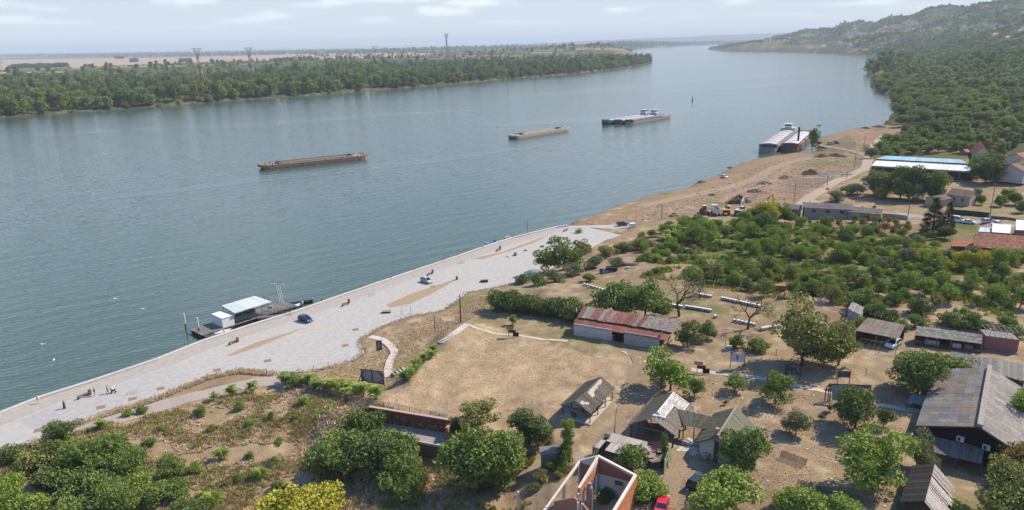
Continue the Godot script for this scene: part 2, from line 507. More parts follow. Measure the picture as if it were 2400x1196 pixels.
func make_ground() -> void:
	var rs := PackedFloat32Array()
	for s in [[25.0, 78.0, 14], [78.0, 400.0, 420], [400.0, 2600.0, 210], [2600.0, 28000.0, 110]]:
		for i in s[2]: rs.append(s[0] * pow(s[1] / s[0], float(i) / s[2]))
	rs.append(28000.0)
	var tn := 470
	var nr := rs.size()
	var v := PackedVector3Array()
	var c := PackedColorArray()
	v.resize((tn + 1) * nr)
	c.resize((tn + 1) * nr)
	for i in tn + 1:
		var th := deg_to_rad(-58.0 + 116.0 * i / tn)
		var sx := sin(th)
		var sz := -cos(th)
		for j in nr:
			var x := sx * rs[j]
			var z := sz * rs[j]
			var h := hgt(x, z)
			var k := i * nr + j
			v[k] = Vector3(x, h, z)
			var land := 0
			if h > 0.0: land = 2 if Geometry2D.is_point_in_polygon(Vector2(x, z), land_l) else 1
			c[k] = ground_colour(x, z, h, land)
	var idx := PackedInt32Array()
	for i in tn:
		for j in nr - 1:
			var k := i * nr + j
			if maxf(maxf(v[k].y, v[k + 1].y), maxf(v[k + nr].y, v[k + nr + 1].y)) < -1.2: continue
			idx.append_array([k, k + 1, k + nr + 1, k, k + nr + 1, k + nr])
	var a := []
	a.resize(Mesh.ARRAY_MAX)
	a[Mesh.ARRAY_VERTEX] = v
	a[Mesh.ARRAY_COLOR] = c
	a[Mesh.ARRAY_INDEX] = idx
	var am := ArrayMesh.new()
	am.add_surface_from_arrays(Mesh.PRIMITIVE_TRIANGLES, a)
	setting("ground", am, M.ground)

func make_water() -> void:
	# wind ripples: many short wave trains summed into a slope map that repeats every 48 m
	var n := 512
	var im := Image.create(n, n, false, Image.FORMAT_RGB8)
	var r := RandomNumberGenerator.new()
	r.seed = 5
	var waves := []
	for i in 34:
		var an := atan2(0.80, 0.60) + r.randfn(0.0, 0.38)
		var k := r.randf_range(16.0, 62.0) if i > 8 else r.randf_range(4.0, 14.0)
		var kx := roundi(cos(an) * k)
		var ky := roundi(sin(an) * k)
		var amp := 0.023 * pow(r.randf_range(0.5, 1.0), 1.0) * (1.0 if i > 8 else 0.55)
		waves.append([kx, ky, r.randf() * TAU, amp])
	var gx := PackedFloat32Array()
	var gy := PackedFloat32Array()
	gx.resize(n * n)
	gy.resize(n * n)
	for w in waves:
		var len := sqrt(float(w[0] * w[0] + w[1] * w[1]))
		var ux: float = w[0] / len * w[3]
		var uy: float = w[1] / len * w[3]
		var tab := PackedFloat32Array()
		tab.resize(n)
		for i in n: tab[i] = cos(TAU * i / n + w[2])
		var y0 := 0
		for y in n:
			var k: int = y0
			var o := y * n
			for x in n:
				var s := tab[k & 511]
				gx[o + x] += s * ux
				gy[o + x] += s * uy
				k += w[0]
			y0 = (y0 + w[1]) & 511
	for y in n:
		for x in n:
			var nn := Vector3(-gx[y * n + x], gy[y * n + x], 1.0).normalized()
			im.set_pixel(x, y, Color(nn.x * 0.5 + 0.5, nn.y * 0.5 + 0.5, nn.z * 0.5 + 0.5))
	var m := mat("water", 0.12, Color(0.046, 0.078, 0.057), null, 1.0, 0.55)
	m.vertex_color_use_as_albedo = false
	m.normal_enabled = true
	m.normal_texture = ImageTexture.create_from_image(im)
	m.normal_scale = 1.0
	m.uv1_triplanar = true
	m.uv1_world_triplanar = true
	m.uv1_scale = Vector3.ONE / 48.0
	var mb := MB.new()
	mb.quad(Vector3(-9000, 0, -26000), Vector3(16000, 0, -26000), Vector3(16000, 0, 60), Vector3(-9000, 0, 60))
	setting("river", mb, m)
	# smoother lanes where the current runs slick
	var m2: StandardMaterial3D = m.duplicate()
	m2.resource_name = "slick_water"
	m2.normal_scale = 0.72
	m2.roughness = 0.12
	for s in [[-100, 330, 1180, 255, 16], [1150, 232, 1980, 165, 14], [1480, 225, 2040, 176, 12], [200, 470, 1300, 340, 22], [1100, 300, 1900, 235, 16]]:
		var sm := MB.new()
		for k in 24:
			var q := []
			for t in [k / 24.0, (k + 1) / 24.0]:
				var w: float = s[4] * pow(sin(t * PI), 0.7) * (0.6 + 0.8 * absf(n1.get_noise_2d(t * 60.0, s[0])))
				var y := lerpf(s[1], s[3], t) + 9.0 * n1.get_noise_2d(t * 40.0, s[1] * 3.0)
				var x := lerpf(s[0], s[2], t)
				q.append([P(x, y - w * 0.5, 0.03), P(x, y + w * 0.5, 0.03)])
			sm.quad(q[0][0], q[1][0], q[1][1], q[0][1])
		setting("river_slick", sm, m2)

func ribbon(mb: MB, pts: Array, w: float, lift: float, step := 1.5) -> void:   # a strip that follows the ground
	var l := []
	var r := []
	var path := []
	for i in pts.size() - 1:
		var n := maxi(1, int(pts[i].distance_to(pts[i + 1]) / step))
		for k in n: path.append(pts[i].lerp(pts[i + 1], float(k) / n))
	path.append(pts[-1])
	for it in 2:
		for i in range(1, path.size() - 1): path[i] = (path[i - 1] + path[i] * 2.0 + path[i + 1]) / 4.0
	for i in path.size():
		var d: Vector3 = path[mini(i + 1, path.size() - 1)] - path[maxi(i - 1, 0)]
		var s := Vector3(d.z, 0, -d.x).normalized() * w * (0.5 + 0.06 * n1.get_noise_1d(i * 7.0))
		var q: Vector3 = path[i]
		for e in [[l, q + s], [r, q - s]]:
			var y := hgt(e[1].x, e[1].z)
			var ym := hgt(q.x, q.z)
			e[0].append(Vector3(e[1].x, maxf(y, ym) + lift, e[1].z))
	for i in path.size() - 1:
		mb.quad(l[i], l[i + 1], r[i + 1], r[i])
		mb.quad(l[i], l[i] - Vector3(0, 0.5, 0), l[i + 1] - Vector3(0, 0.5, 0), l[i + 1])
		mb.quad(r[i], r[i] - Vector3(0, 0.5, 0), r[i + 1] - Vector3(0, 0.5, 0), r[i + 1])

func rough(pl: PackedVector2Array, amp: float) -> PackedVector2Array:
	var o := PackedVector2Array()
	for i in pl.size():
		var a := pl[i]
		var b := pl[(i + 1) % pl.size()]
		var n := maxi(1, int(a.distance_to(b) / 0.7))
		for k in n:
			var q := a.lerp(b, k / float(n))
			o.append(q + Vector2(n1.get_noise_2d(q.x * 30.0, q.y * 30.0), n1.get_noise_2d(q.y * 30.0, q.x * 30.0)) * amp * 2.0)
	return o

func sheet(pl: PackedVector2Array, y: float, mb: MB) -> void:
	var t := Geometry2D.triangulate_polygon(pl)
	for i in range(0, t.size(), 3):
		mb.tri(Vector3(pl[t[i]].x, y, pl[t[i]].y), Vector3(pl[t[i + 1]].x, y, pl[t[i + 1]].y), Vector3(pl[t[i + 2]].x, y, pl[t[i + 2]].y))

func offset_line(line: Array, d: float) -> Array:      # inland side of the quay
	var o := []
	for i in line.size():
		var t: Vector3 = (line[mini(i + 1, line.size() - 1)] - line[maxi(i - 1, 0)])
		var s := Vector3(-t.z, 0, t.x).normalized()
		o.append(line[i] + s * d)
	return o

func make_promenade() -> void:
	var pl := prom.slice(0, prom.size() - 1)
	var mb := MB.new()
	mb.col = Color(0.375, 0.365, 0.36)
	sheet(pl, PY, mb)
	for i in pl.size():                       # its edge goes down into the soil and the water
		var a := pl[i]
		var b := pl[(i + 1) % pl.size()]
		mb.quad(Vector3(a.x, PY, a.y), Vector3(b.x, PY, b.y), Vector3(b.x, -2.5, b.y), Vector3(a.x, -2.5, a.y))
	var pv := setting("promenade", mb, M.concrete, "pale grey paved quay promenade along the river")
	# dust, stains and worn patches of the paving, as they lie on it
	var du := MB.new()
	var r0 := Rect2(pl[0], Vector2.ZERO)
	for q in pl: r0 = r0.expand(q)
	var cs := 1.1
	var at := func(x: float, z: float) -> Color:
		var a := n1.get_noise_2d(x * 2.2, z * 2.2)
		var b := n1.get_noise_2d(x * 9.0 + 70.0, z * 9.0)
		var e := n1.get_noise_2d(x * 28.0, z * 28.0)
		var c := Color(0.362, 0.357, 0.35).lerp(Color(0.385, 0.357, 0.315), smoothstep(-0.1, 0.6, a + 0.3 * b) * 0.6)
		return c.lerp(Color(0.345, 0.33, 0.315), smoothstep(0.2, 0.6, b - 0.3 * a) * 0.5) * (1.0 + 0.035 * e)
	for i in int(r0.size.x / cs):
		for j in int(r0.size.y / cs):
			var x := r0.position.x + i * cs
			var z := r0.position.y + j * cs
			if not (Geometry2D.is_point_in_polygon(Vector2(x, z), pl) and Geometry2D.is_point_in_polygon(Vector2(x + cs, z), pl) and Geometry2D.is_point_in_polygon(Vector2(x, z + cs), pl) and Geometry2D.is_point_in_polygon(Vector2(x + cs, z + cs), pl)): continue
			for t in [[0, 0], [1, 0], [1, 1], [0, 0], [1, 1], [0, 1]]:
				du.v.append(Vector3(x + t[0] * cs, PY + 0.004, z + t[1] * cs))
				du.c.append(at.call(x + t[0] * cs, z + t[1] * cs))
	part(pv, "worn_surface", du, M.concrete).set_meta("kind", "stuff")
	# rows of pavers: raised bands that show as faint lines across the walk
	var rows := MB.new()
	rows.col = Color(0.335, 0.33, 0.335)
	var o4 := offset_line(quay, 6.2)
	var o9 := offset_line(quay, 16.5)
	for i in range(1, 4):
		var n := 44
		for k in n:
			var a: Vector3 = o4[i].lerp(o4[i + 1], k / float(n))
			var b: Vector3 = o9[i].lerp(o9[i + 1], k / float(n))
			var d: Vector3 = (o4[i + 1] - o4[i]).normalized() * 0.12
			a.y = PY + 0.007
			b.y = PY + 0.007
			rows.quad(a, a + d, b + d, b)
	part(pv, "paver_courses", rows, M.concrete).set_meta("kind", "stuff")
	# the drive along the water
	var dr := MB.new()
	dr.col = Color(0.335, 0.31, 0.29)
	var a0 := offset_line(quay, 0.9)
	var a1 := offset_line(quay, 5.4)
	for i in quay.size() - 1:
		var q := [a0[i], a0[i + 1], a1[i + 1], a1[i]]
		for k in 4: q[k].y = PY + 0.010
		dr.quad(q[0], q[1], q[2], q[3])
	setting("road", dr, M.concrete, "beige drive between the kerb wall and the pale paving")
	# kerb wall with its gap at the gangway
	var kb := MB.new()
	kb.col = Color(0.62, 0.60, 0.57)
	var b0 := offset_line(quay, -0.1)
	var b1 := offset_line(quay, 0.78)
	var n := 0
	var wall := thing("quay_wall", "low white concrete kerb wall along the water's edge", "wall", quay[6] - Vector3(0, 0.45, 0))
	for i in quay.size() - 1:
		var segs := maxi(1, int(quay[i].distance_to(quay[i + 1]) / 6.0))
		for k in segs:
			var t0 := k / float(segs)
			var t1 := (k + 1) / float(segs) - 0.004
			var q := [b0[i].lerp(b0[i + 1], t0), b0[i].lerp(b0[i + 1], t1), b1[i].lerp(b1[i + 1], t1), b1[i].lerp(b1[i + 1], t0)]
			var mid: Vector3 = (q[0] + q[1]) * 0.5
			var gap := P(684, 733, PY)
			if Vector2(mid.x - gap.x, mid.z - gap.z).length() < 2.6: continue
			var lo := []
			var hi := []
			for e in q:
				lo.append(Vector3(e.x, PY - 0.5, e.z))
				hi.append(Vector3(e.x, PY + 0.45, e.z))
			var one := MB.new()
			var g := rng.randf_range(0.92, 1.04)
			one.col = Color(0.46 * g, 0.445 * g, 0.42 * g)
			one.hull8(lo + hi)
			part(wall, "kerb_block", one, M.concrete, true)
	# sandy beds with dry weeds let into the paving
	for f in [[[[525, 836], [600, 803], [700, 773], [722, 768], [690, 778], [610, 812], [545, 834]]], [[[905, 715], [960, 690], [1075, 652], [1060, 662], [1010, 690], [960, 713], [915, 722]]], [[[1105, 607], [1180, 590], [1290, 549], [1255, 568], [1200, 587], [1130, 608]]]]:
		var bed := MB.new()
		bed.col = Color(0.44, 0.345, 0.24)
		sheet(rough(poly(f[0], PY), 0.12), PY + 0.012, bed)
		setting("planting_bed", bed, M.ground, "")
	for q in [[640, 890], [627, 846], [833, 773], [809, 810], [1014, 672], [1135, 658], [310, 935], [508, 868], [376, 911], [236, 955], [90, 1009], [1010, 790], [1003, 738]]:
		var c := P(q[0], q[1], PY)
		if not Geometry2D.is_point_in_polygon(xz(c), prom): continue
		var pit := MB.new()
		pit.col = Color(0.33, 0.24, 0.17)
		pit.box(c + Vector3(0, 0.0, 0), Vector3(1.5, 0.03, 1.5), Basis(Vector3.UP, 0.45))
		setting("tree_pit", pit, M.ground, "")
	# gravel path, slab paths, dirt tracks
	var gp := MB.new()
	gp.col = Color(0.47, 0.41, 0.365)
	var pts := []
	for q in [[120, 1042], [200, 1008], [270, 985], [340, 963], [420, 940], [500, 921], [570, 903], [640, 893], [700, 902], [740, 905]]: pts.append(G(q[0], q[1]))
	ribbon(gp, pts, 4.6, 0.03)
	setting("gravel_path", gp, M.ground, "")
	var sp := MB.new()
	sp.col = Color(0.50, 0.45, 0.40)
	pts = []
	for q in [[866, 789], [895, 795], [917, 812], [926, 826], [914, 845], [909, 865], [912, 885]]: pts.append(G(q[0], q[1]))
	ribbon(sp, pts, 1.7, 0.05, 0.8)
	setting("footpath", sp, M.concrete, "")
	sp = MB.new()
	sp.col = Color(0.46, 0.40, 0.34)
	pts = []
	for q in [[1092, 761], [1130, 774], [1200, 785], [1280, 797], [1330, 800]]: pts.append(G(q[0], q[1]))
	ribbon(sp, pts, 0.9, 0.04, 0.8)
	setting("footpath", sp, M.concrete, "")
	sp = MB.new()
	sp.col = Color(0.44, 0.385, 0.325)
	pts = []
	for q in [[1620, 866], [1700, 877], [1800, 890], [1850, 900], [1950, 921], [2030, 945], [2120, 960], [2170, 966]]: pts.append(G(q[0], q[1]))
	ribbon(sp, pts, 1.4, 0.04, 0.8)
	setting("footpath", sp, M.concrete, "")
	var tracks := [[[[2075, 315], [2060, 330], [2040, 350], [2035, 375], [2030, 395], [2000, 408], [1960, 425], [1920, 450], [1890, 470], [1878, 482]], 5.0, Color(0.50, 0.41, 0.32)], [[[1500, 485], [1600, 462], [1700, 442], [1770, 420], [1810, 395], [1850, 380], [1900, 371]], 5.5, Color(0.41, 0.315, 0.23)], [[[1690, 475], [1715, 455], [1780, 438], [1810, 425], [1850, 385]], 3.2, Color(0.38, 0.29, 0.21)], [[[1870, 418], [1950, 415], [2000, 407]], 4.0, Color(0.40, 0.32, 0.25)], [[[2100, 500], [2200, 516], [2290, 520], [2400, 534]], 6.0, Color(0.42, 0.39, 0.36)], [[[2035, 368], [1990, 352], [1940, 345], [1925, 340]], 4.5, Color(0.38, 0.30, 0.22)], [[[1905, 470], [1925, 485], [1960, 492]], 3.0, Color(0.48, 0.42, 0.36)], [[[1560, 1190], [1575, 1120], [1600, 1090], [1590, 1050]], 2.6, Color(0.36, 0.27, 0.18)], [[[1452, 1040], [1455, 960], [1470, 900], [1500, 850], [1480, 825]], 1.5, Color(0.35, 0.265, 0.17)]]
	for t in tracks:
		var tb := MB.new()
		tb.col = t[2]
		pts = []
		for q in t[0]: pts.append(G(q[0], q[1]))
		ribbon(tb, pts, t[1], 0.03, 2.0)
		setting("dirt_road" if t[1] > 3.0 else "dirt_path", tb, M.ground, "")
	# far blue uplands beyond the plain
	var hl := MB.new()
	hl.col = Color(0.07, 0.085, 0.05)
	var top := [[1000, 113], [1150, 107], [1300, 99.5], [1420, 93.5], [1500, 90], [1600, 86.5], [1680, 83], [1760, 80], [1840, 77], [1950, 74], [2100, 70]]
	for i in top.size() - 1:
		for k in 6:
			var q := []
			for t in [k / 6.0, (k + 1) / 6.0]:
				var x := lerpf(top[i][0], top[i + 1][0], t)
				var y := lerpf(top[i][1], top[i + 1][1], t) + 1.2 * n1.get_noise_1d(x * 2.0)
				var c := D(x, y, 17500.0)
				q.append([c, Vector3(c.x * 0.86, 0.0, c.z * 0.86), Vector3(c.x * 1.2, 0.0, c.z * 1.2)])
			hl.quad(q[0][1], q[1][1], q[1][0], q[0][0])
			hl.quad(q[0][0], q[1][0], q[1][2], q[0][2])
	setting("hills", hl, M.ground)

# ---------------------------------------------------------------- plants
func rv(r: RandomNumberGenerator) -> Vector3:
	var z := r.randf_range(-1, 1)
	var t := r.randf() * TAU
	var s := sqrt(1.0 - z * z)
	return Vector3(s * cos(t), z, s * sin(t))

# clumps: [centre, radii, leaves]; leaves are single small quads lying every way
func crown(sd: int, clumps: Array, leaf: float, slim := 0.55, hang := 0.0, shell := 0.55) -> ArrayMesh:
	var r := RandomNumberGenerator.new()
	r.seed = sd
	var v := PackedVector3Array()
	var c := PackedColorArray()
	var ix := PackedInt32Array()
	for cl in clumps:
		var o: Vector3 = cl[0]
		var s: Vector3 = cl[1]
		for i in int(cl[2]):
			var d := rv(r)
			var p := o + d * s * lerpf(shell, 1.0, sqrt(r.randf()))
			var a := (rv(r) + d * 0.5 + Vector3(0, -hang, 0)).normalized()
			var b := a.cross(rv(r)).normalized()
			var l := leaf * r.randf_range(0.5, 1.5)
			a *= l
			b *= l * slim * 0.5
			var k := v.size()
			v.append(p - a * 0.5); v.append(p + b); v.append(p + a * 0.5); v.append(p - b)
			var t := r.randf_range(0.68, 1.32)                 # every leaf its own chance tint, wherever it sits
			var col := Color(t * r.randf_range(0.76, 1.2), t, t * r.randf_range(0.7, 1.2))
			c.append(col); c.append(col); c.append(col); c.append(col)
			ix.append_array([k, k + 1, k + 2, k, k + 2, k + 3])
	var a := []
	a.resize(Mesh.ARRAY_MAX)
	a[Mesh.ARRAY_VERTEX] = v
	a[Mesh.ARRAY_COLOR] = c
	a[Mesh.ARRAY_INDEX] = ix
	var m := ArrayMesh.new()
	m.add_surface_from_arrays(Mesh.PRIMITIVE_TRIANGLES, a)
	return m

func limbs(mb: MB, from: Vector3, tips: Array, r0: float) -> void:
	for t in tips:
		var m: Vector3 = from.lerp(t, 0.55) + Vector3(0, -0.12 * from.distance_to(t), 0)
		mb.tube(from, m, r0, r0 * 0.62, 5, false)
		mb.tube(m, t, r0 * 0.62, r0 * 0.2, 5, false)

# a broad-leaved tree: trunk of height th, crown of clumps in an ellipsoid round (0, cy, 0)
func tree_kind(called: String, sd: int, th: float, cy: float, rad: Vector3, n: int, cr: float, leaves: int, leaf: float, slim := 0.55, hang := 0.0, low := -1.0) -> void:
	var r := RandomNumberGenerator.new()
	r.seed = sd
	var cl := []
	var tips := []
	var lobes := []
	for i in 7:
		var d := rv(r)
		if i < 3: d = Vector3(d.x, -0.45, d.z).normalized()
		elif d.y < -0.2: d.y = -d.y
		lobes.append([Vector3(0, cy, 0) + d * rad * r.randf_range(0.42, 0.72), rad * r.randf_range(0.42, 0.66)])
	for i in n:
		var d := rv(r)
		if d.y < low: d.y = -d.y
		var lb: Array = lobes[i % 7]
		var q: Vector3 = lb[0] + d * lb[1] * lerpf(0.35, 1.0, r.randf())
		var s := cr * r.randf_range(0.65, 1.3)
		cl.append([q, Vector3(s, s * r.randf_range(0.6, 0.9), s), leaves / n * s * s / (cr * cr)])
		if i < 9: tips.append(q)
	cl.append([Vector3(0, cy, 0), rad * 0.6, leaves * 0.12])
	var mb := MB.new()
	mb.col = Color(0.13, 0.10, 0.075)
	var h := Vector3(r.randf_range(-0.1, 0.1) * th, th, r.randf_range(-0.1, 0.1) * th)
	if th > 0.0:
		mb.tube(Vector3(0, -0.4, 0), h * 0.5, cr * 0.19, cr * 0.14, 7, false)
		mb.tube(h * 0.5, h, cr * 0.14, cr * 0.12, 7, false)
	limbs(mb, h, tips, cr * 0.085)
	if not K.has(called): K[called] = []
	K[called].append([mb.mesh(), crown(sd + 7, cl, leaf, slim, hang)])

func make_plants() -> void:
	for i in 3:
		tree_kind("broad", 10 + i, 1.0, 3.3, Vector3(3.2, 2.7, 3.2), 60, 1.0, 9500, 0.29)
		tree_kind("loose", 20 + i, 1.1, 3.0, Vector3(2.7, 2.3, 2.7), 36, 0.8, 5200, 0.27)
		tree_kind("fruit", 30 + i, 0.5, 1.6, Vector3(1.55, 1.25, 1.55), 20, 0.6, 2300, 0.22, 0.5, 0.0, -0.5)
		tree_kind("bush", 40 + i, 0.2, 1.05, Vector3(1.6, 1.0, 1.6), 22, 0.66, 3000, 0.20)
		tree_kind("feather", 50 + i, 0.4, 1.7, Vector3(1.8, 1.7, 1.8), 28, 0.66, 4600, 0.30, 0.22, -0.6)
		tree_kind("willow", 60 + i, 0.6, 3.4, Vector3(3.4, 3.2, 3.4), 34, 1.15, 5600, 0.46, 0.30, 0.5)
		tree_kind("far", 70 + i, 1.0, 6.2, Vector3(4.6, 5.8, 4.6), 26, 2.0, 1700, 0.95, 0.65)
		tree_kind("poplar", 80 + i, 2.5, 13.0, Vector3(4.0, 12.0, 4.0), 36, 2.2, 2300, 1.05, 0.65)
		tree_kind("mound", 90 + i, 0.0, 1.3, Vector3(4.6, 1.6, 4.6), 16, 1.5, 520, 0.85, 0.65)
	for i in 2: K["sapling"] = K.get("sapling", []) + [sapling(100 + i)]
	K["ivy"] = []
	for i in 2: tree_kind("ivy", 110 + i, 0.0, 1.2, Vector3(1.25, 1.15, 1.25), 26, 0.62, 3600, 0.19)
	K["spruce"] = [spruce(120)]
	K["bare"] = [bare(130), bare(131), bare(132)]
	K["tuft"] = []
	for i in 3: K["tuft"].append(tuft(140 + i, 16, 0.42, 0.05))
	K["stone"] = []
	for i in 2:
		var sr := RandomNumberGenerator.new()
		sr.seed = 160 + i
		var sb := MB.new()
		var q := []
		for k in 8: q.append(Vector3([-1, 1, 1, -1][k % 4] * sr.randf_range(0.5, 1.0), (k / 4) * sr.randf_range(0.5, 0.9) - 0.2, [-1, -1, 1, 1][k % 4] * sr.randf_range(0.4, 0.9)))
		sb.hull8(q)
		K["stone"].append(sb.mesh())
	K["reed"] = [tuft(150, 120, 2.1, 0.07)]

func sapling(sd: int) -> Array:       # long drooping compound leaves round thin stems
	var r := RandomNumberGenerator.new()
	r.seed = sd
	var mb := MB.new()
	mb.col = Color(0.16, 0.13, 0.08)
	var lf := MB.new()
	for k in 6:
		var top := Vector3(r.randf_range(-0.8, 0.8), r.randf_range(1.2, 2.2), r.randf_range(-0.8, 0.8))
		mb.tube(Vector3(top.x * 0.3, -0.2, top.z * 0.3), top, 0.035, 0.02, 5, false)
		for i in 15:
			var an := r.randf() * TAU
			var out := Vector3(cos(an), r.randf_range(0.25, 0.8), sin(an)).normalized()
			var p := top * r.randf_range(0.45, 1.0)
			var tone := r.randf_range(0.75, 1.3)
			for s in 8:
				var q := p + out * 0.11 * s + Vector3(0, -0.011 * s * s, 0)
				var side := out.cross(Vector3.UP).normalized()
				for e in [-1.0, 1.0]:
					var t := tone * r.randf_range(0.85, 1.15)
					lf.col = Color(t, t, t * 0.9)
					var tip: Vector3 = q + side * e * 0.24 + Vector3(0, -0.07, 0)
					lf.quad(q, q.lerp(tip, 0.5) + out * 0.05, tip, q.lerp(tip, 0.5) - out * 0.05)
	return [mb.mesh(), lf.mesh()]

func spruce(sd: int) -> Array:
	var r := RandomNumberGenerator.new()
	r.seed = sd
	var mb := MB.new()
	mb.col = Color(0.10, 0.075, 0.055)
	mb.tube(Vector3(0, -0.5, 0), Vector3(0, 9.6, 0), 0.22, 0.03, 7, false)
	var cl := []
	for i in 34:
		var y := 0.8 + 8.9 * i / 34.0
		var w := 2.9 * (1.0 - y / 10.2) + 0.12
		for k in maxi(3, int(w * 5.0)):
			var a := r.randf() * TAU
			var q := Vector3(cos(a) * w * r.randf_range(0.45, 1.0), y - w * 0.16, sin(a) * w * r.randf_range(0.55, 1.0))
			cl.append([q, Vector3(0.6, 0.32, 0.6), 60])
	return [mb.mesh(), crown(sd, cl, 0.24, 0.3, 0.2, 0.1)]

func bare(sd: int) -> Array:
	var r := RandomNumberGenerator.new()
	r.seed = sd
	var mb := MB.new()
	mb.col = Color(0.115, 0.10, 0.088)
	var ends := []
	grow(mb, r, Vector3(0, -0.4, 0), Vector3(r.randf_range(-0.15, 0.15), 1, r.randf_range(-0.15, 0.15)), 2.1, 0.20, 0, ends)
	var cl := []
	for e in ends:
		if r.randf() < 0.45: cl.append([e, Vector3(0.35, 0.3, 0.35), 9])
	return [mb.mesh(), crown(sd, cl, 0.2)]

func grow(mb: MB, r: RandomNumberGenerator, at: Vector3, dir: Vector3, l: float, w: float, lev: int, ends: Array) -> void:
	dir = dir.normalized()
	var mid := at + dir * l * 0.5 + rv(r) * l * 0.06
	var to := at + dir * l
	mb.tube(at, mid, w, w * 0.82, 5, false)
	mb.tube(mid, to, w * 0.82, w * 0.66, 5, false)
	if lev == 5:
		ends.append(to)
		return
	for k in (3 if lev < 3 else 2):
		grow(mb, r, to, dir * 0.9 + rv(r) * 0.85 + Vector3(0, 0.18, 0), l * r.randf_range(0.62, 0.82), w * 0.6, lev + 1, ends)

func tuft(sd: int, n: int, h: float, w: float) -> ArrayMesh:
	var r := RandomNumberGenerator.new()
	r.seed = sd
	var lf := MB.new()
	for i in n:
		var a := r.randf() * TAU
		var o := Vector3(cos(a), 0, sin(a)) * r.randf() * h * 0.45
		var t := r.randf_range(0.65, 1.25)
		lf.col = Color(t, t * r.randf_range(0.92, 1.04), t * r.randf_range(0.8, 1.1))
		var tip := o * 1.7 + Vector3(r.randf_range(-0.3, 0.3) * h, h * r.randf_range(0.5, 1.1), r.randf_range(-0.3, 0.3) * h)
		var s := Vector3(-sin(a), 0, cos(a)) * w
		lf.tri(o - s, o + s, tip)
	return lf.mesh()

# one plant as a thing of its own: trunk and crown are its parts
const TONE := {"leaf_mid": "mid green", "leaf_dark": "dark green", "leaf_fresh": "bright green", "leaf_olive": "olive green", "leaf_grey": "grey green", "leaf_yellow": "yellow", "leaf_rust": "rusty brown", "leaf_spruce": "blackish green"}
const SHAPE := {"broad": "dense", "loose": "open", "fruit": "small crowned", "bush": "rounded", "feather": "feathery", "willow": "drooping", "far": "rounded", "poplar": "tall", "ivy": "matted", "sapling": "broad leaved"}
func plant(kind: String, at: Vector3, size: float, leaf: String, label: String, category := "tree", group := "", called := "", wide := 1.0) -> Node3D:
	if group and label.contains("*"): label = label.replace("*", SHAPE.get(kind, "leafy") + " " + TONE[leaf])
	var list: Array = K[kind]
	var m: Array = list[rng.randi() % list.size()]
	var o := thing(called if called else category.replace(" ", "_"), label, category, at, rng.randf() * TAU, group)
	var t := Transform3D(Basis().scaled(Vector3(size * wide, size * rng.randf_range(0.92, 1.08), size * wide)))
	inst(o, "trunk" if category == "tree" else "stems", m[0], M.bark, t)
	inst(o, "crown" if category == "tree" else "foliage", m[1], M[leaf], t)
	return o

var taken := []
var homes := []
func scatter(px: Array, e: float, gap: float, kinds: Array, label: String, category: String, group: String, called: String, most := 999, clear := 0.7) -> int:
	var pl := poly(px, e)
	var r := Rect2(pl[0], Vector2.ZERO)
	for q in pl: r = r.expand(q)
	var made := 0
	var tries := int(r.get_area() / (gap * gap) * 5.0)
	for i in tries:
		if made >= most: break
		var q := Vector2(rng.randf_range(r.position.x, r.end.x), rng.randf_range(r.position.y, r.end.y))
		if not Geometry2D.is_point_in_polygon(q, pl): continue
		var bad := false
		for t in taken:
			if q.distance_squared_to(t[0]) < pow(maxf(gap, t[1]) * (1.0 if t[1] > 0.0 else clear), 2.0):
				bad = true
				break
		if bad: continue
		var k: Array = kinds[rng.randi() % kinds.size()]
		var y := hgt(q.x, q.y)
		if y < 0.3: continue
		taken.append([q, gap * 0.8])
		plant(k[0], Vector3(q.x, y, q.y), k[1] * rng.randf_range(0.6, 1.3), k[2], label, category, group, called, k[3] if k.size() > 3 else 1.0)
		made += 1
	return made

func keep_clear(px: float, py: float, r: float) -> void:
	taken.append([xz(G(px, py)), r])

# masses that nobody could count: copies over a polygon of the ground
func mass(called: String, label: String, category: String, px: Array, e: float, count: int, mesh: Mesh, leaf: String, lo: float, hi: float, test := 0.0, tones := [0.75, 1.25], parent: Node = null) -> void:
	var pl := poly(px, e)
	mass_in(called, label, category, pl, count, mesh, leaf, lo, hi, test, tones, parent)

func mass_in(called: String, label: String, category: String, pl: PackedVector2Array, count: int, mesh: Mesh, leaf: String, lo: float, hi: float, test := 0.0, tones := [0.75, 1.25], parent: Node = null, far := false) -> void:
	var r := Rect2(pl[0], Vector2.ZERO)
	for q in pl: r = r.expand(q)
	var fq := 0.12 if far else (0.7 if r.size.x > 700.0 else 3.0)
	var list := []
	var cols := []
	var tries := 0
	while list.size() < count and tries < count * 12:
		tries += 1
		var q := Vector2(rng.randf_range(r.position.x, r.end.x), rng.randf_range(r.position.y, r.end.y))
		if not Geometry2D.is_point_in_polygon(q, pl): continue
		if test > -1.0 and n1.get_noise_2d(q.x * fq, q.y * fq) < test: continue
		if far:
			var hit := false
			for hp in homes:
				if q.distance_squared_to(hp) < 1500.0 or q.distance_squared_to(hp * (1.0 - 30.0 / hp.length())) < 1100.0:
					hit = true
					break
			if hit: continue
		var y := hgt(q.x, q.y)
		if y < 0.25: continue
		var s := rng.randf_range(lo, hi)
		list.append(turned(Vector3(q.x, y - 0.05, q.y), rng.randf() * TAU, Vector3(s, s * rng.randf_range(0.8, 1.2), s)))
		var t := rng.randf_range(tones[0], tones[1])
		cols.append(Color(t * rng.randf_range(0.85, 1.2), t, t * rng.randf_range(0.8, 1.15)))
	stuff(called, label, category, mesh, M[leaf], list, cols, parent)

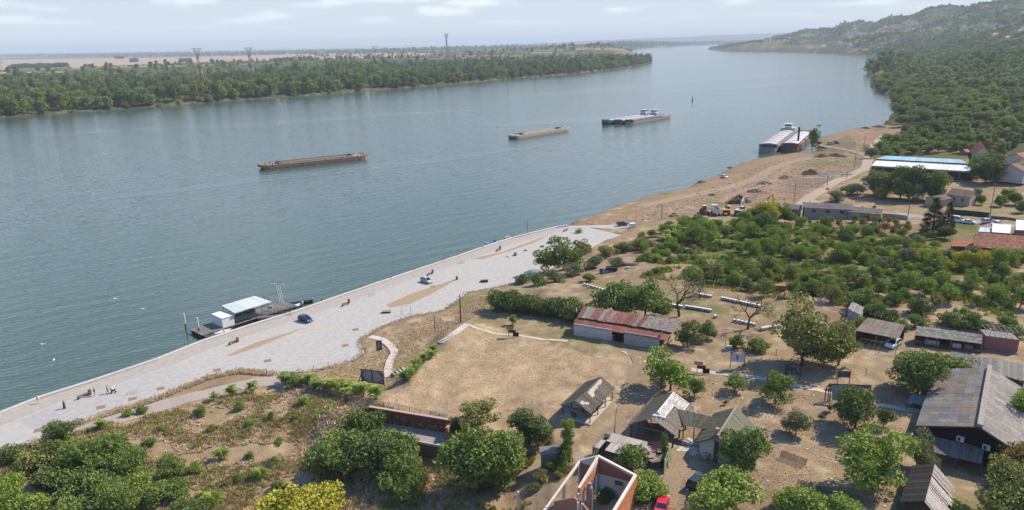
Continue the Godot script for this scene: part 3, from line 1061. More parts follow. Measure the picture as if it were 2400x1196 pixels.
# ---------------------------------------------------------------- what grows where
func tree_at(kind: String, px: float, py: float, size: float, leaf: String, label: String, category := "tree", group := "", called := "", wide := 1.0) -> Node3D:
	var q := G(px, py)
	taken.append([xz(q), size * 0.5])
	return plant(kind, q, size, leaf, label, category, group, called, wide)

func make_near_green() -> void:
	var g := ""
	# trees that stand apart among the yards
	tree_at("loose", 1571, 916, 1.3, "leaf_fresh", "bright green tree beside the wooden power pole above the pavilion", "tree", "", "", 1.35)
	tree_at("broad", 1742, 1108, 1.18, "leaf_mid", "dark leafy tree leaning over the plastered house's roof")
	tree_at("loose", 1690, 1205, 1.4, "leaf_fresh", "bushy green tree next to the parked dark car", "tree", "", "", 1.3)
	tree_at("fruit", 1628, 928, 1.25, "leaf_mid", "small crooked tree by the brown notice board")
	tree_at("fruit", 1722, 918, 1.0, "leaf_mid", "low spreading half-bare tree on the dry lawn", "tree", "", "", 1.4)
	tree_at("loose", 1818, 946, 1.15, "leaf_mid", "rounded dark green tree between the lawn path and the plastered house")
	tree_at("loose", 1866, 1020, 0.85, "leaf_grey", "thin grey-green tree alone on the dry lawn below the path")
	tree_at("broad", 2005, 1003, 1.2, "leaf_dark", "dense dark tree growing over the tarpaulin lean-to")
	tree_at("fruit", 2072, 1002, 1.1, "leaf_dark", "small dark tree beside the dense tree by the lean-to")
	tree_at("willow", 2030, 1128, 1.3, "leaf_fresh", "large feathery light green tree on the dry lawn", "tree", "", "", 1.12)
	tree_at("broad", 2148, 1096, 0.8, "leaf_grey", "greyish tree against the slatted canopy's end")
	tree_at("broad", 2352, 1215, 1.15, "leaf_olive", "tree with reddish seed clusters in front of the big hall", "tree", "", "", 1.25)
	tree_at("broad", 2385, 1130, 1.0, "leaf_rust", "rust tinted tree beside the big hall's front wall", "tree", "", "", 1.2)
	tree_at("broad", 2400, 1000, 0.95, "leaf_fresh", "light green tree leaning over the hall's sunny roof slope", "tree", "", "", 1.2)
	tree_at("broad", 1880, 858, 1.75, "leaf_olive", "large yellowing tree next to the corrugated open shed", "tree", "", "", 1.22)
	tree_at("broad", 1965, 856, 1.3, "leaf_olive", "yellow green tree grown into the large yellowing tree")
	tree_at("broad", 2150, 925, 1.3, "leaf_mid", "green tree behind the big hall's upper roof corner", "tree", "", "", 1.25)
	tree_at("bush", 2225, 878, 1.5, "leaf_mid", "bushy growth between the hall and the grey slatted roof", "shrub", "", "", 1.6)
	tree_at("bush", 2290, 880, 1.4, "leaf_olive", "olive bush crowding the hall's rear ridge end", "shrub", "", "", 1.5)
	# behind the red roofed shed
	tree_at("loose", 1440, 745, 1.75, "leaf_mid", "tall walnut-like tree behind the red roofed shed", "tree", "", "", 1.2)
	tree_at("loose", 1510, 748, 1.85, "leaf_mid", "thin crowned tree behind the shed's ridge", "tree", "", "", 1.15)
	tree_at("bare", 1592, 742, 1.8, "leaf_mid", "half dead tree with bare branches behind the shed's gable")
	tree_at("bare", 1754, 772, 1.5, "leaf_mid", "bare dead tree among the beehives")
	tree_at("bare", 1640, 700, 0.85, "leaf_mid", "small bare tree between the two long beehive rows")
	tree_at("loose", 1612, 812, 0.95, "leaf_dark", "slim dark tree just outside the shed's gable wall")
	tree_at("loose", 1655, 796, 0.8, "leaf_mid", "small pale trunked tree by the field fence")
	tree_at("bush", 1725, 812, 1.1, "leaf_dark", "round dark bush beside the white water tap", "shrub")
	tree_at("bush", 1770, 822, 1.2, "leaf_mid", "spreading bush along the fence near the grape sign", "shrub", "", "", 1.3)
	tree_at("sapling", 1204, 762, 1.1, "leaf_fresh", "lone leafy sapling on the dry bank by the footpath", "shrub")
	# the dark hedge and the wild trees above the promenade
	for i in 9:
		var t := i / 8.0
		tree_at("ivy", lerpf(1160, 1375, t), lerpf(727, 758, t) - 8.0 * sin(t * PI), 2.1, "leaf_dark", "dense dark hedge bush in the row behind the dry bank", "shrub", "hedge bushes behind the dry bank", "hedge_bush", 1.15)
	tree_at("loose", 1320, 632, 1.75, "leaf_mid", "tall loose tree at the edge of the paved quay", "tree", "", "", 1.15)
	tree_at("loose", 1285, 640, 1.4, "leaf_mid", "shorter tree beside the tall loose tree by the quay")
	tree_at("loose", 1360, 612, 1.35, "leaf_olive", "olive tree standing behind the tall loose tree by the quay")
	for q in [[1225, 662, 1.2, "leaf_dark"], [1262, 668, 1.3, "leaf_mid"], [1300, 660, 1.4, "leaf_grey"], [1345, 645, 1.5, "leaf_grey"], [1392, 628, 1.6, "leaf_grey"], [1420, 600, 1.6, "leaf_olive"], [1460, 590, 1.6, "leaf_olive"], [1380, 660, 1.2, "leaf_mid"], [1500, 585, 1.6, "leaf_olive"], [1445, 625, 1.2, "leaf_grey"]]:
		tree_at("bush", q[0], q[1], q[2], q[3], "* wild bush in the scrub at the paving's end", "shrub", "wild bushes beside the quay", "wild_bush", 1.25)
	for q in [[1356, 549, "reed", 0.85], [1307, 566, "bush", 0.5], [1270, 582, "bush", 0.5], [1231, 591, "bush", 0.42], [1209, 602, "fruit", 0.5], [1190, 606, "bush", 0.3]]:
		if q[2] == "reed":
			var o := thing("grass_clump", "round tall ornamental grass clump on the paving", "grass clump", G(q[0], q[1]))
			inst(o, "blades", K.reed[0], M.leaf_mid, Transform3D(Basis().scaled(Vector3.ONE * 1.25)))
		else:
			tree_at(q[2], q[0], q[1], q[3], "leaf_fresh", "little shrub planted in the quay paving", "shrub", "small shrubs in the paving", "planted_shrub")
	# row of sumac-like growth under the steel frame and along the bluff
	for q in [[672, 900], [695, 908], [720, 905], [745, 915], [770, 918], [795, 924], [820, 926], [845, 934], [880, 935]]:
		tree_at("sapling", q[0], q[1], 1.2 + 0.2 * rng.randf(), "leaf_fresh" if rng.randf() < 0.7 else "leaf_mid", "* shrub in the row below the framed board", "shrub", "leafy shrubs below the framed board", "leafy_shrub", 1.35)
	for q in [[950, 892], [963, 884], [972, 874], [980, 862], [992, 850], [1008, 838], [1018, 832]]:
		tree_at("sapling", q[0], q[1], 0.95, "leaf_fresh", "yellow green shrub on the field's bluff edge", "shrub", "shrubs along the bluff edge", "bluff_shrub", 1.3)
	# left slope
	for q in [[504, 938], [545, 928], [592, 922], [714, 950], [635, 985], [520, 1078], [470, 1180], [500, 1190], [240, 1005], [610, 1125]]:
		tree_at("sapling", q[0], q[1], rng.randf_range(0.75, 1.15), "leaf_fresh", "single leafy shrub standing in the dry grass slope", "shrub", "shrubs dotted over the dry slope", "slope_shrub", 1.2)
	for q in [[300, 975], [330, 970], [430, 1115], [460, 1108], [560, 1128], [585, 1000], [560, 960], [655, 1040], [500, 1010], [690, 985], [380, 1010], [640, 1090], [585, 1075], [470, 975], [350, 1050], [530, 1140], [650, 1150]]:
		tree_at("bush", q[0], q[1], rng.randf_range(0.4, 0.85), ["leaf_mid", "leaf_fresh", "leaf_olive"][rng.randi() % 3], "* low bush in the dry grass slope", "shrub", "low bushes on the dry slope", "low_bush")
	var big := [[35, 1085, 1.2, "leaf_dark"], [85, 1105, 1.5, "leaf_olive"], [140, 1085, 1.5, "leaf_dark"], [150, 1045, 1.3, "leaf_dark"], [205, 1110, 1.7, "leaf_mid"], [260, 1105, 1.7, "leaf_mid"], [310, 1120, 1.5, "leaf_mid"], [120, 1150, 1.6, "leaf_dark"], [190, 1160, 1.5, "leaf_mid"], [250, 1165, 1.5, "leaf_mid"], [320, 1165, 1.4, "leaf_fresh"], [20, 1200, 1.6, "leaf_fresh"], [70, 1212, 1.3, "leaf_fresh"], [370, 1180, 1.3, "leaf_mid"], [420, 1165, 1.0, "leaf_mid"], [395, 1122, 1.0, "leaf_mid"], [440, 1212, 1.2, "leaf_dark"], [280, 1205, 1.4, "leaf_mid"], [180, 1212, 1.4, "leaf_mid"]]
	for q in big:
		tree_at("bush" if rng.randf() < 0.7 else "feather", q[0], q[1], q[2] * 1.15, q[3], "* bush in the thicket at the promenade's inner edge", "shrub", "thicket bushes by the promenade", "thicket_bush", 1.2)
	# big trees in the hollow in front of the brick terraces
	tree_at("broad", 700, 1252, 1.25, "leaf_yellow", "yellow leaved tree in front of the dry slope", "tree", "", "", 1.5)
	tree_at("broad", 800, 1120, 1.35, "leaf_mid", "broad tree beside the steps at the brick wall's end", "tree", "", "", 1.2)
	tree_at("broad", 930, 1095, 1.2, "leaf_mid", "leafy tree overhanging the terrace slab's edge")
	tree_at("broad", 905, 1115, 1.3, "leaf_dark", "dense dark tree in front of the brick terrace wall", "tree", "", "", 1.25)
	tree_at("feather", 945, 1165, 2.2, "leaf_mid", "feathery green tree in the hollow below the terrace", "tree")
	tree_at("broad", 850, 1062, 1.35, "leaf_dark", "leafy tree growing against the terrace's left end", "tree")
	tree_at("broad", 1120, 1155, 1.62, "leaf_mid", "very large spreading tree left of the roofless brick ruin", "tree", "", "", 1.18)
	tree_at("broad", 1180, 1140, 1.42, "leaf_mid", "large tree merging with the very large spreading tree", "tree", "", "", 1.15)
	tree_at("broad", 1240, 1040, 0.95, "leaf_dark", "dark tree at the mown field's lower corner", "tree", "", "", 1.2)
	tree_at("loose", 1120, 1010, 0.95, "leaf_olive", "tree with brownish seed heads at the field's lower edge", "tree", "", "", 1.4)
	tree_at("bush", 1065, 1010, 0.8, "leaf_dark", "small dark bush at the brick wall's pier", "shrub")
	tree_at("ivy", 1318, 1085, 1.25, "leaf_dark", "dark ivy shrub below the ivy clad post", "shrub", "", "", 1.0)
	var col := G(1325, 1075)
	for i in 4:
		pass
	var o := thing("ivy_column", "tall post smothered in green ivy beside the open pavilion", "ivy", col)
	var pm := MB.new()
	pm.col = Color(0.16, 0.13, 0.1)
	pm.tube(Vector3(0, -0.3, 0), Vector3(0.2, 6.4, 0), 0.16, 0.12)
	part(o, "post", pm, M.bark)
	for i in 4: inst(o, "foliage", K.ivy[i % 2][1], M.leaf_mid if i < 2 else M.leaf_fresh, Transform3D(Basis(Vector3.UP, i * 1.3).scaled(Vector3(0.75, 0.85, 0.75)), Vector3(0.1 * i, 0.2 + 1.55 * i, 0.1)))
	o = thing("ivy_column", "slim ivy wrapped pole by the green gate", "ivy", G(1555, 1098))
	pm = MB.new()
	pm.col = Color(0.16, 0.13, 0.1)
	pm.tube(Vector3(0, -0.3, 0), Vector3(0, 6.2, 0), 0.1, 0.08)
	part(o, "post", pm, M.bark)
	for i in 5: inst(o, "foliage", K.ivy[i % 2][1], M.leaf_dark if i < 3 else M.leaf_mid, Transform3D(Basis(Vector3.UP, i * 1.3).scaled(Vector3(0.36, 0.55, 0.36)), Vector3(0, 0.2 + 1.1 * i, 0)))
	tree_at("ivy", 1478, 1098, 1.7, "leaf_mid", "mound of ivy overgrowing the corrugated shed roof", "ivy", "", "ivy_mound", 1.0)
	tree_at("ivy", 1520, 1165, 1.45, "leaf_fresh", "lush vine mound behind the red car", "ivy", "", "vine_mound", 1.25)
	tree_at("ivy", 1500, 1140, 1.3, "leaf_fresh", "vine mound against the ruin's long brick wall", "ivy", "", "vine_mound", 1.2)
	tree_at("ivy", 1405, 1068, 0.7, "leaf_fresh", "small ivy tuft on the ruin's rear gable", "ivy", "", "ivy_tuft", 1.0)
	for q in [[1292, 1100], [1310, 1120], [1270, 1125], [1325, 1105], [1255, 1150]]:
		tree_at("bush", q[0], q[1], rng.randf_range(0.5, 0.8), "leaf_rust" if rng.randf() < 0.5 else "leaf_olive", "* bush in the weeds by the ruin", "shrub", "reddish bushes by the ruin", "ruin_bush")
	for q in [[1422, 1165, 0.8], [1445, 1150, 0.7], [1410, 1178, 0.7]]:
		tree_at("bush", q[0], q[1], q[2], "leaf_dark", "dark shrub growing inside the roofless ruin", "shrub", "shrubs inside the ruin", "shrub_in_ruin")
	for q in [[1850, 1185, 1.3], [1905, 1205, 1.4], [1960, 1215, 1.4], [2230, 1205, 0.9]]:
		tree_at("bush", q[0], q[1], q[2], "leaf_fresh" if q[0] < 2000 else "leaf_mid", "* bush along the low grey fence at the lawn's end", "shrub", "bushes along the low fence", "fence_bush", 1.25)
	for q in [[1700, 950, 0.5], [1945, 965, 0.7], [1925, 985, 0.6]]:
		tree_at("sapling", q[0], q[1], q[2], "leaf_grey", "thin young shrub on the lawn near the lean-to", "shrub", "young shrubs near the lean-to", "young_shrub")

func make_mid_green() -> void:
	# ground kept free of scatter: yards, hives, machines
	for q in [[1613, 594, 6.5], [1828, 675, 3.0], [1425, 632, 5.0], [1470, 615, 6.0], [1700, 490, 14.0], [1650, 490, 8.0], [1735, 490, 8.0], [1980, 495, 12.0], [2030, 495, 10.0], [1900, 495, 10.0], [2245, 470, 10.0], [2330, 590, 13.0], [2250, 575, 5.0], [2300, 525, 8.0], [2380, 580, 12.0], [2365, 540, 10.0], [2060, 780, 6.0], [2220, 790, 8.0], [2350, 810, 7.0], [2300, 850, 8.0], [2150, 450, 2.0]]:
		keep_clear(q[0], q[1], q[2])
	scatter([[1500, 545], [1560, 525], [1640, 522], [1800, 530], [1950, 545], [2090, 578], [2110, 610], [2030, 625], [1900, 618], [1760, 600], [1700, 585], [1640, 570], [1560, 585], [1490, 580]], 5.0, 3.5, [["feather", 1.45, "leaf_fresh"], ["feather", 1.4, "leaf_mid"], ["feather", 1.2, "leaf_fresh"], ["sapling", 1.5, "leaf_fresh", 1.3], ["bush", 1.3, "leaf_fresh"], ["bush", 1.4, "leaf_olive"]], "* bush in the thicket between beach and orchard", "shrub", "thicket bushes between beach and orchard", "thicket_bush", 300)
	for q in [[1560, 600], [1600, 612], [1640, 622], [1680, 632], [1540, 612], [1655, 640], [1620, 640]]:
		tree_at("ivy", q[0], q[1], 0.95, "leaf_fresh" if q[0] < 1640 else "leaf_dark", "* vine bush beside the rusty tractor", "shrub", "vine bushes by the tractor", "vine_bush", 1.3)
	tree_at("broad", 1800, 530, 1.6, "leaf_yellow", "yellow crowned tree beside the white truck and diggers")
	for q in [[1765, 525, "leaf_mid"], [1750, 532, "leaf_fresh"], [1820, 520, "leaf_dark"], [1840, 522, "leaf_mid"], [1785, 540, "leaf_mid"]]:
		tree_at("broad", q[0], q[1], 1.05, q[2], "* tree in the clump by the excavators", "tree", "trees by the excavators")
	scatter([[1880, 520], [2070, 525], [2130, 540], [2120, 575], [1960, 560], [1880, 540]], 5.0, 3.6, [["fruit", 1.05, "leaf_rust"], ["fruit", 1.1, "leaf_olive"], ["fruit", 1.0, "leaf_mid"]], "* orchard tree in front of the long grey house", "tree", "browning orchard trees by the grey house", "orchard_tree", 60)
	scatter([[1650, 600], [1760, 622], [1900, 640], [2060, 648], [2220, 640], [2390, 655], [2390, 740], [2250, 735], [2130, 745], [2020, 730], [1930, 705], [1830, 700], [1700, 665], [1640, 640]], 7.5, 4.6, [["fruit", 1.4, "leaf_mid"], ["fruit", 1.45, "leaf_fresh"], ["fruit", 1.25, "leaf_mid"], ["bush", 1.3, "leaf_dark"], ["bush", 1.3, "leaf_fresh"], ["fruit", 1.4, "leaf_olive"]], "* tree in the overgrown orchard above the hives", "tree", "orchard trees above the beehives", "fruit_tree", 240)
	scatter([[2130, 560], [2230, 590], [2390, 620], [2390, 655], [2220, 640], [2060, 640]], 6.5, 3.2, [["fruit", 1.5, "leaf_fresh"], ["fruit", 1.3, "leaf_yellow"], ["bush", 1.2, "leaf_mid"], ["bush", 1.2, "leaf_fresh"], ["fruit", 1.3, "leaf_grey"]], "* plant in the garden below the tiled house", "tree", "garden trees below the tiled house", "garden_tree", 110)
	for q in [[2010, 770, 1.1], [2060, 745, 1.3], [2035, 738, 1.2], [2090, 752, 1.1], [2110, 770, 1.0], [2150, 765, 1.2], [2230, 765, 1.3], [2270, 768, 1.4], [2300, 775, 1.2], [2360, 770, 1.3], [2385, 790, 1.2]]:
		tree_at("bush", q[0], q[1], q[2], "leaf_dark" if rng.randf() < 0.5 else "leaf_mid", "* bush behind the row of yard sheds", "shrub", "bushes behind the yard sheds", "shed_bush", 1.2)
	# spruce by the street and the big shade trees round the blue hall
	tree_at("spruce", 2185, 548, 1.3, "leaf_spruce", "tall dark spruce beside the white van", "tree", "", "spruce_tree", 1.25)
	tree_at("spruce", 2218, 545, 1.05, "leaf_spruce", "slim dark conifer next to the tall spruce", "tree", "", "spruce_tree")
	tree_at("broad", 2215, 560, 0.8, "leaf_dark", "dark round tree at the spruce's foot", "tree")
	tree_at("loose", 2180, 562, 0.6, "leaf_grey", "grey green young tree below the spruce", "tree")
	for q in [[2075, 462, "willow", 1.25, "leaf_olive"], [2055, 458, "willow", 1.0, "leaf_grey"], [2110, 466, "broad", 1.3, "leaf_dark"], [2150, 468, "broad", 1.5, "leaf_dark"], [2185, 470, "broad", 1.3, "leaf_mid"], [2130, 470, "willow", 1.2, "leaf_grey"]]:
		tree_at(q[2], q[0], q[1], q[3] * 1.5, q[4], "* tree along the blue roofed hall's open side", "tree", "trees along the blue roofed hall")
	for q in [[2310, 430, 1.75, "leaf_dark"], [2345, 428, 1.6, "leaf_dark"], [2290, 415, 1.5, "leaf_mid"], [2365, 425, 1.4, "leaf_mid"], [2330, 400, 1.4, "leaf_mid"]]:
		tree_at("broad", q[0], q[1], q[2], q[3], "* shade tree behind the cream house", "tree", "shade trees behind the cream house", "", 1.15)
	for q in [[2290, 465, 0.7], [2300, 480, 0.7], [2345, 485, 0.8], [2380, 480, 0.9], [2395, 500, 0.8], [2360, 470, 0.8]]:
		tree_at("broad", q[0], q[1], q[2], "leaf_mid", "garden tree in the yard beside the cream house", "tree", "garden trees by the cream house")
	for q in [[1960, 472, 1.0], [1995, 458, 1.1], [2020, 492, 0.7], [2050, 488, 0.6], [2040, 372, 1.3], [1940, 445, 0.5], [2010, 455, 1.0]]:
		tree_at("willow" if q[2] > 0.9 else "bush", q[0], q[1], q[2] * 0.8, "leaf_grey", "* willow bush beside the dirt road", "shrub", "willow bushes by the dirt road", "willow_bush", 1.15)
	tree_at("poplar", 1904, 352, 0.66, "leaf_mid", "upright poplar on the bank next to the moored barges", "tree", "", "poplar_tree")
	tree_at("broad", 2127, 318, 1.25, "leaf_grey", "round willow at the end of the bare beach", "tree", "", "willow_tree", 1.2)
	tree_at("broad", 2195, 310, 1.3, "leaf_grey", "round willow beyond the earth heap behind the beach", "tree", "", "willow_tree", 1.2)
	scatter([[2080, 330], [2150, 322], [2260, 330], [2300, 345], [2280, 372], [2150, 362], [2080, 365], [2060, 350]], 4.0, 5.2, [["bush", 1.8, "leaf_mid", 1.3], ["bush", 1.6, "leaf_fresh", 1.3], ["fruit", 2.0, "leaf_mid", 1.2]], "* bush in the scrub behind the blue roofed hall", "shrub", "scrub behind the blue roofed hall", "scrub_bush", 110)
	# wooded river bank beyond the beach
	scatter([[2110, 300], [2103, 270], [2095, 240], [2065, 215], [2050, 195], [2045, 180], [2120, 190], [2200, 215], [2300, 260], [2390, 290], [2390, 325], [2300, 320], [2200, 300]], 4.0, 8.5, [["broad", 1.3, "leaf_fresh", 1.25], ["bush", 2.6, "leaf_olive", 1.3], ["willow", 1.4, "leaf_grey", 1.15], ["broad", 1.2, "leaf_olive", 1.25]], "* tree in the wood on the bank past the beach", "tree", "woodland trees past the beach", "wood_tree", 230)
	scatter([[2040, 178], [2026, 162], [2045, 150], [2100, 135], [2140, 140], [2130, 175], [2090, 185]], 4.0, 15.0, [["far", 1.5, "leaf_mid", 1.1], ["far", 1.7, "leaf_olive", 1.1], ["poplar", 0.9, "leaf_mid", 1.2]], "* tree on the wooded spit of the near bank", "tree", "trees on the wooded spit", "spit_tree", 60)

func make_far_green() -> void:
	# hillside scrub and woods on the right bank
	var hill := [[2050, 140], [2110, 120], [2400, 130], [2600, 200], [2600, 330], [2420, 330], [2300, 300], [2200, 250], [2120, 200]]
	mass("hillside_scrub", "rough green scrub and small trees over the lower hillside", "scrub", hill, 6.0, 3600, K.far[0][1], "leaf_hill", 0.35, 0.8, -0.25, [0.7, 1.4])
	mass("hillside_trees", "scattered darker trees over the lower hillside", "trees", hill, 6.0, 450, K.far[1][1], "leaf_mid", 0.5, 0.95, -0.05, [0.8, 1.5])
	mass("hillside_bushes", "olive bushes spread over the lower hillside", "bushes", hill, 6.0, 4200, K.mound[0][1], "leaf_hill", 0.5, 1.1, -1.0, [0.7, 1.3])
	var up := PackedVector2Array()
	for q in [[2640, 250, 600], [2640, 100, 1400], [2640, -40, 3400], [2400, -25, 4400], [2200, -5, 5000], [2000, 38, 5300], [1830, 70, 5600], [1700, 102, 5900], [1658, 114, 5400], [1670, 118.3, 5050], [1700, 120.8, 4500], [1850, 122.4, 4030], [1962, 126.6, 3450], [2050, 136.5, 2480], [2110, 138, 1750], [2250, 165, 1150]]:
		up.append(xz(D(q[0], q[1], q[2])))
	mass_in("hill_woods", "woods and thickets over the far hill", "woods", up, 8000, K.far[2][1], "leaf_mid", 0.6, 1.3, 0.0, [0.75, 1.4], null, true)
	mass_in("hill_scrub", "low scrub over the far hill", "scrub", up, 15000, K.mound[1][1], "leaf_hill", 0.9, 2.2, -1.0, [0.75, 1.4], null, true)
	var edge := PackedVector2Array()
	for i in range(1, 20): edge.append(shore_l[i])
	for i in range(19, 0, -1): edge.append(shore_l[i] * (1.0 + 16.0 / shore_l[i].length()))
	mass_in("waterline_bushes", "low bushes fringing the far bank's waterline", "bushes", edge, 900, K.mound[1][1], "leaf_mid", 0.45, 1.0, -1.0, [0.7, 1.5])
	mass("scrub_slope", "scrub covering the slope behind the blue roofed hall", "scrub", [[2110, 330], [2120, 300], [2250, 280], [2420, 300], [2420, 350], [2330, 372], [2290, 345], [2180, 322]], 6.0, 420, K.far[1][1], "leaf_hill", 0.28, 0.55, -1.0, [0.7, 1.3])
	# left bank: the front rank as single trees, then the mass behind
	var g := "trees of the front rank on the far bank"
	var along := 0.0
	var n := 0
	for i in range(1, shore_l.size() - 9):
		var a := shore_l[i]
		var b := shore_l[i + 1]
		var d := (b - a).normalized()
		var inland := Vector2(d.y, -d.x)
		var L := a.distance_to(b)
		var t := 0.0
		while t < L:
			var rr := (a + d * t).length()
			var gap := rng.randf_range(6.0, 12.0) * (1.0 if rr < 1300.0 else 1.35)
			var q := a + d * t + inland * rng.randf_range(3.0, 13.0)
			var px := rr
			if n < 295 and Geometry2D.is_point_in_polygon(q, land_l):
				var tall := rng.randf()
				var y := hgt(q.x, q.y)
				if y > 0.1:
					if tall < 0.45: plant("poplar", Vector3(q.x, y, q.y), rng.randf_range(0.75, 1.15), ["leaf_mid", "leaf_dark", "leaf_olive"][rng.randi() % 3], "* tree of the front rank on the far bank", "tree", g, "bank_tree", 1.15)
					else: plant("far", Vector3(q.x, y, q.y), rng.randf_range(0.7, 1.5), ["leaf_mid", "leaf_fresh", "leaf_olive", "leaf_mid", "leaf_grey"][rng.randi() % 5], "* tree low at the far bank's waterline", "tree", "low trees at the far waterline", "waterline_tree", 1.2)
					n += 1
			t += gap
	var strip := PackedVector2Array()
	for i in range(0, 19): strip.append(shore_l[i])
	for q in [[1400, 137], [1200, 150], [1000, 160], [800, 168], [600, 180], [400, 190], [200, 196], [0, 200], [-350, 225]]: strip.append(xz(P(q[0], q[1], 3.0)))
	mass_in("riverside_forest", "forest behind the front trees of the far bank", "forest", strip, 2600, K.far[0][1], "leaf_mid", 0.8, 1.6, -0.08, [0.6, 1.4])
	mass_in("riverside_poplars", "taller poplars within the far bank's forest", "forest", strip, 600, K.poplar[1][1], "leaf_dark", 0.7, 1.1, 0.1, [0.6, 1.3])
	mass_in("riverside_thicket", "low thicket filling the far bank", "thicket", strip, 3400, K.mound[2][1], "leaf_olive", 0.9, 1.7, -1.0, [0.7, 1.3])
	var belt := [[-300, 215], [0, 197], [300, 190], [600, 178], [1000, 158], [1300, 140], [1500, 128], [1560, 104], [1300, 110], [1000, 122], [700, 135], [640, 146], [440, 152], [300, 164], [150, 172], [0, 178], [-300, 190]]
	mass("flood_meadow_woods", "young plantations and bushes on the flood plain", "woods", belt, 3.0, 5200, K.mound[0][1], "leaf_mid", 1.0, 2.0, -0.1, [0.7, 1.4])
	mass("flood_plain_trees", "tree groups on the flood plain", "trees", belt, 3.0, 1500, K.far[1][1], "leaf_dark", 0.9, 1.6, 0.12, [0.8, 1.5])
	# wood islands in the stubble and the long tree line on the skyline
	mass("field_wood", "dark rectangular wood standing alone in the stubble", "wood", [[20, 166], [30, 160], [158, 159], [158, 165]], 3.0, 420, K.far[2][1], "leaf_dark", 1.2, 1.7, -1.0, [0.7, 1.1])
	for f in [[[420, 146.5], [446, 146], [446, 144.5], [421, 145]], [[305, 147], [322, 146.8], [322, 145.4], [306, 145.8]], [[270, 142.3], [290, 142], [290, 141], [271, 141.3]], [[700, 146], [730, 145], [728, 142], [702, 143]], [[640, 146], [690, 145], [690, 143.5], [640, 144.5]]]:
		mass("field_copse", "small dark copse in the far stubble fields", "copse", f, 3.0, 60, K.far[1][1], "leaf_dark", 1.2, 1.8, -1.0, [0.7, 1.1])
	mass("skyline_woods", "long dark line of woods along the plain's skyline", "woods", [[-300, 140], [0, 137], [440, 133.5], [1000, 125], [1560, 106], [1560, 103.5], [1000, 117], [440, 128], [0, 133], [-300, 138]], 3.0, 4200, K.far[0][1], "leaf_dark", 1.5, 3.0, -0.2, [0.7, 1.2])
	mass("far_bank_woods", "wooded far bank where the river bends away", "woods", [[1490, 115], [1575, 110], [1660, 105.3], [1800, 101], [1800, 100], [1660, 103.5], [1500, 109], [1400, 115]], 3.0, 1500, K.poplar[0][1], "leaf_dark", 1.2, 1.8, -1.0, [0.7, 1.2])

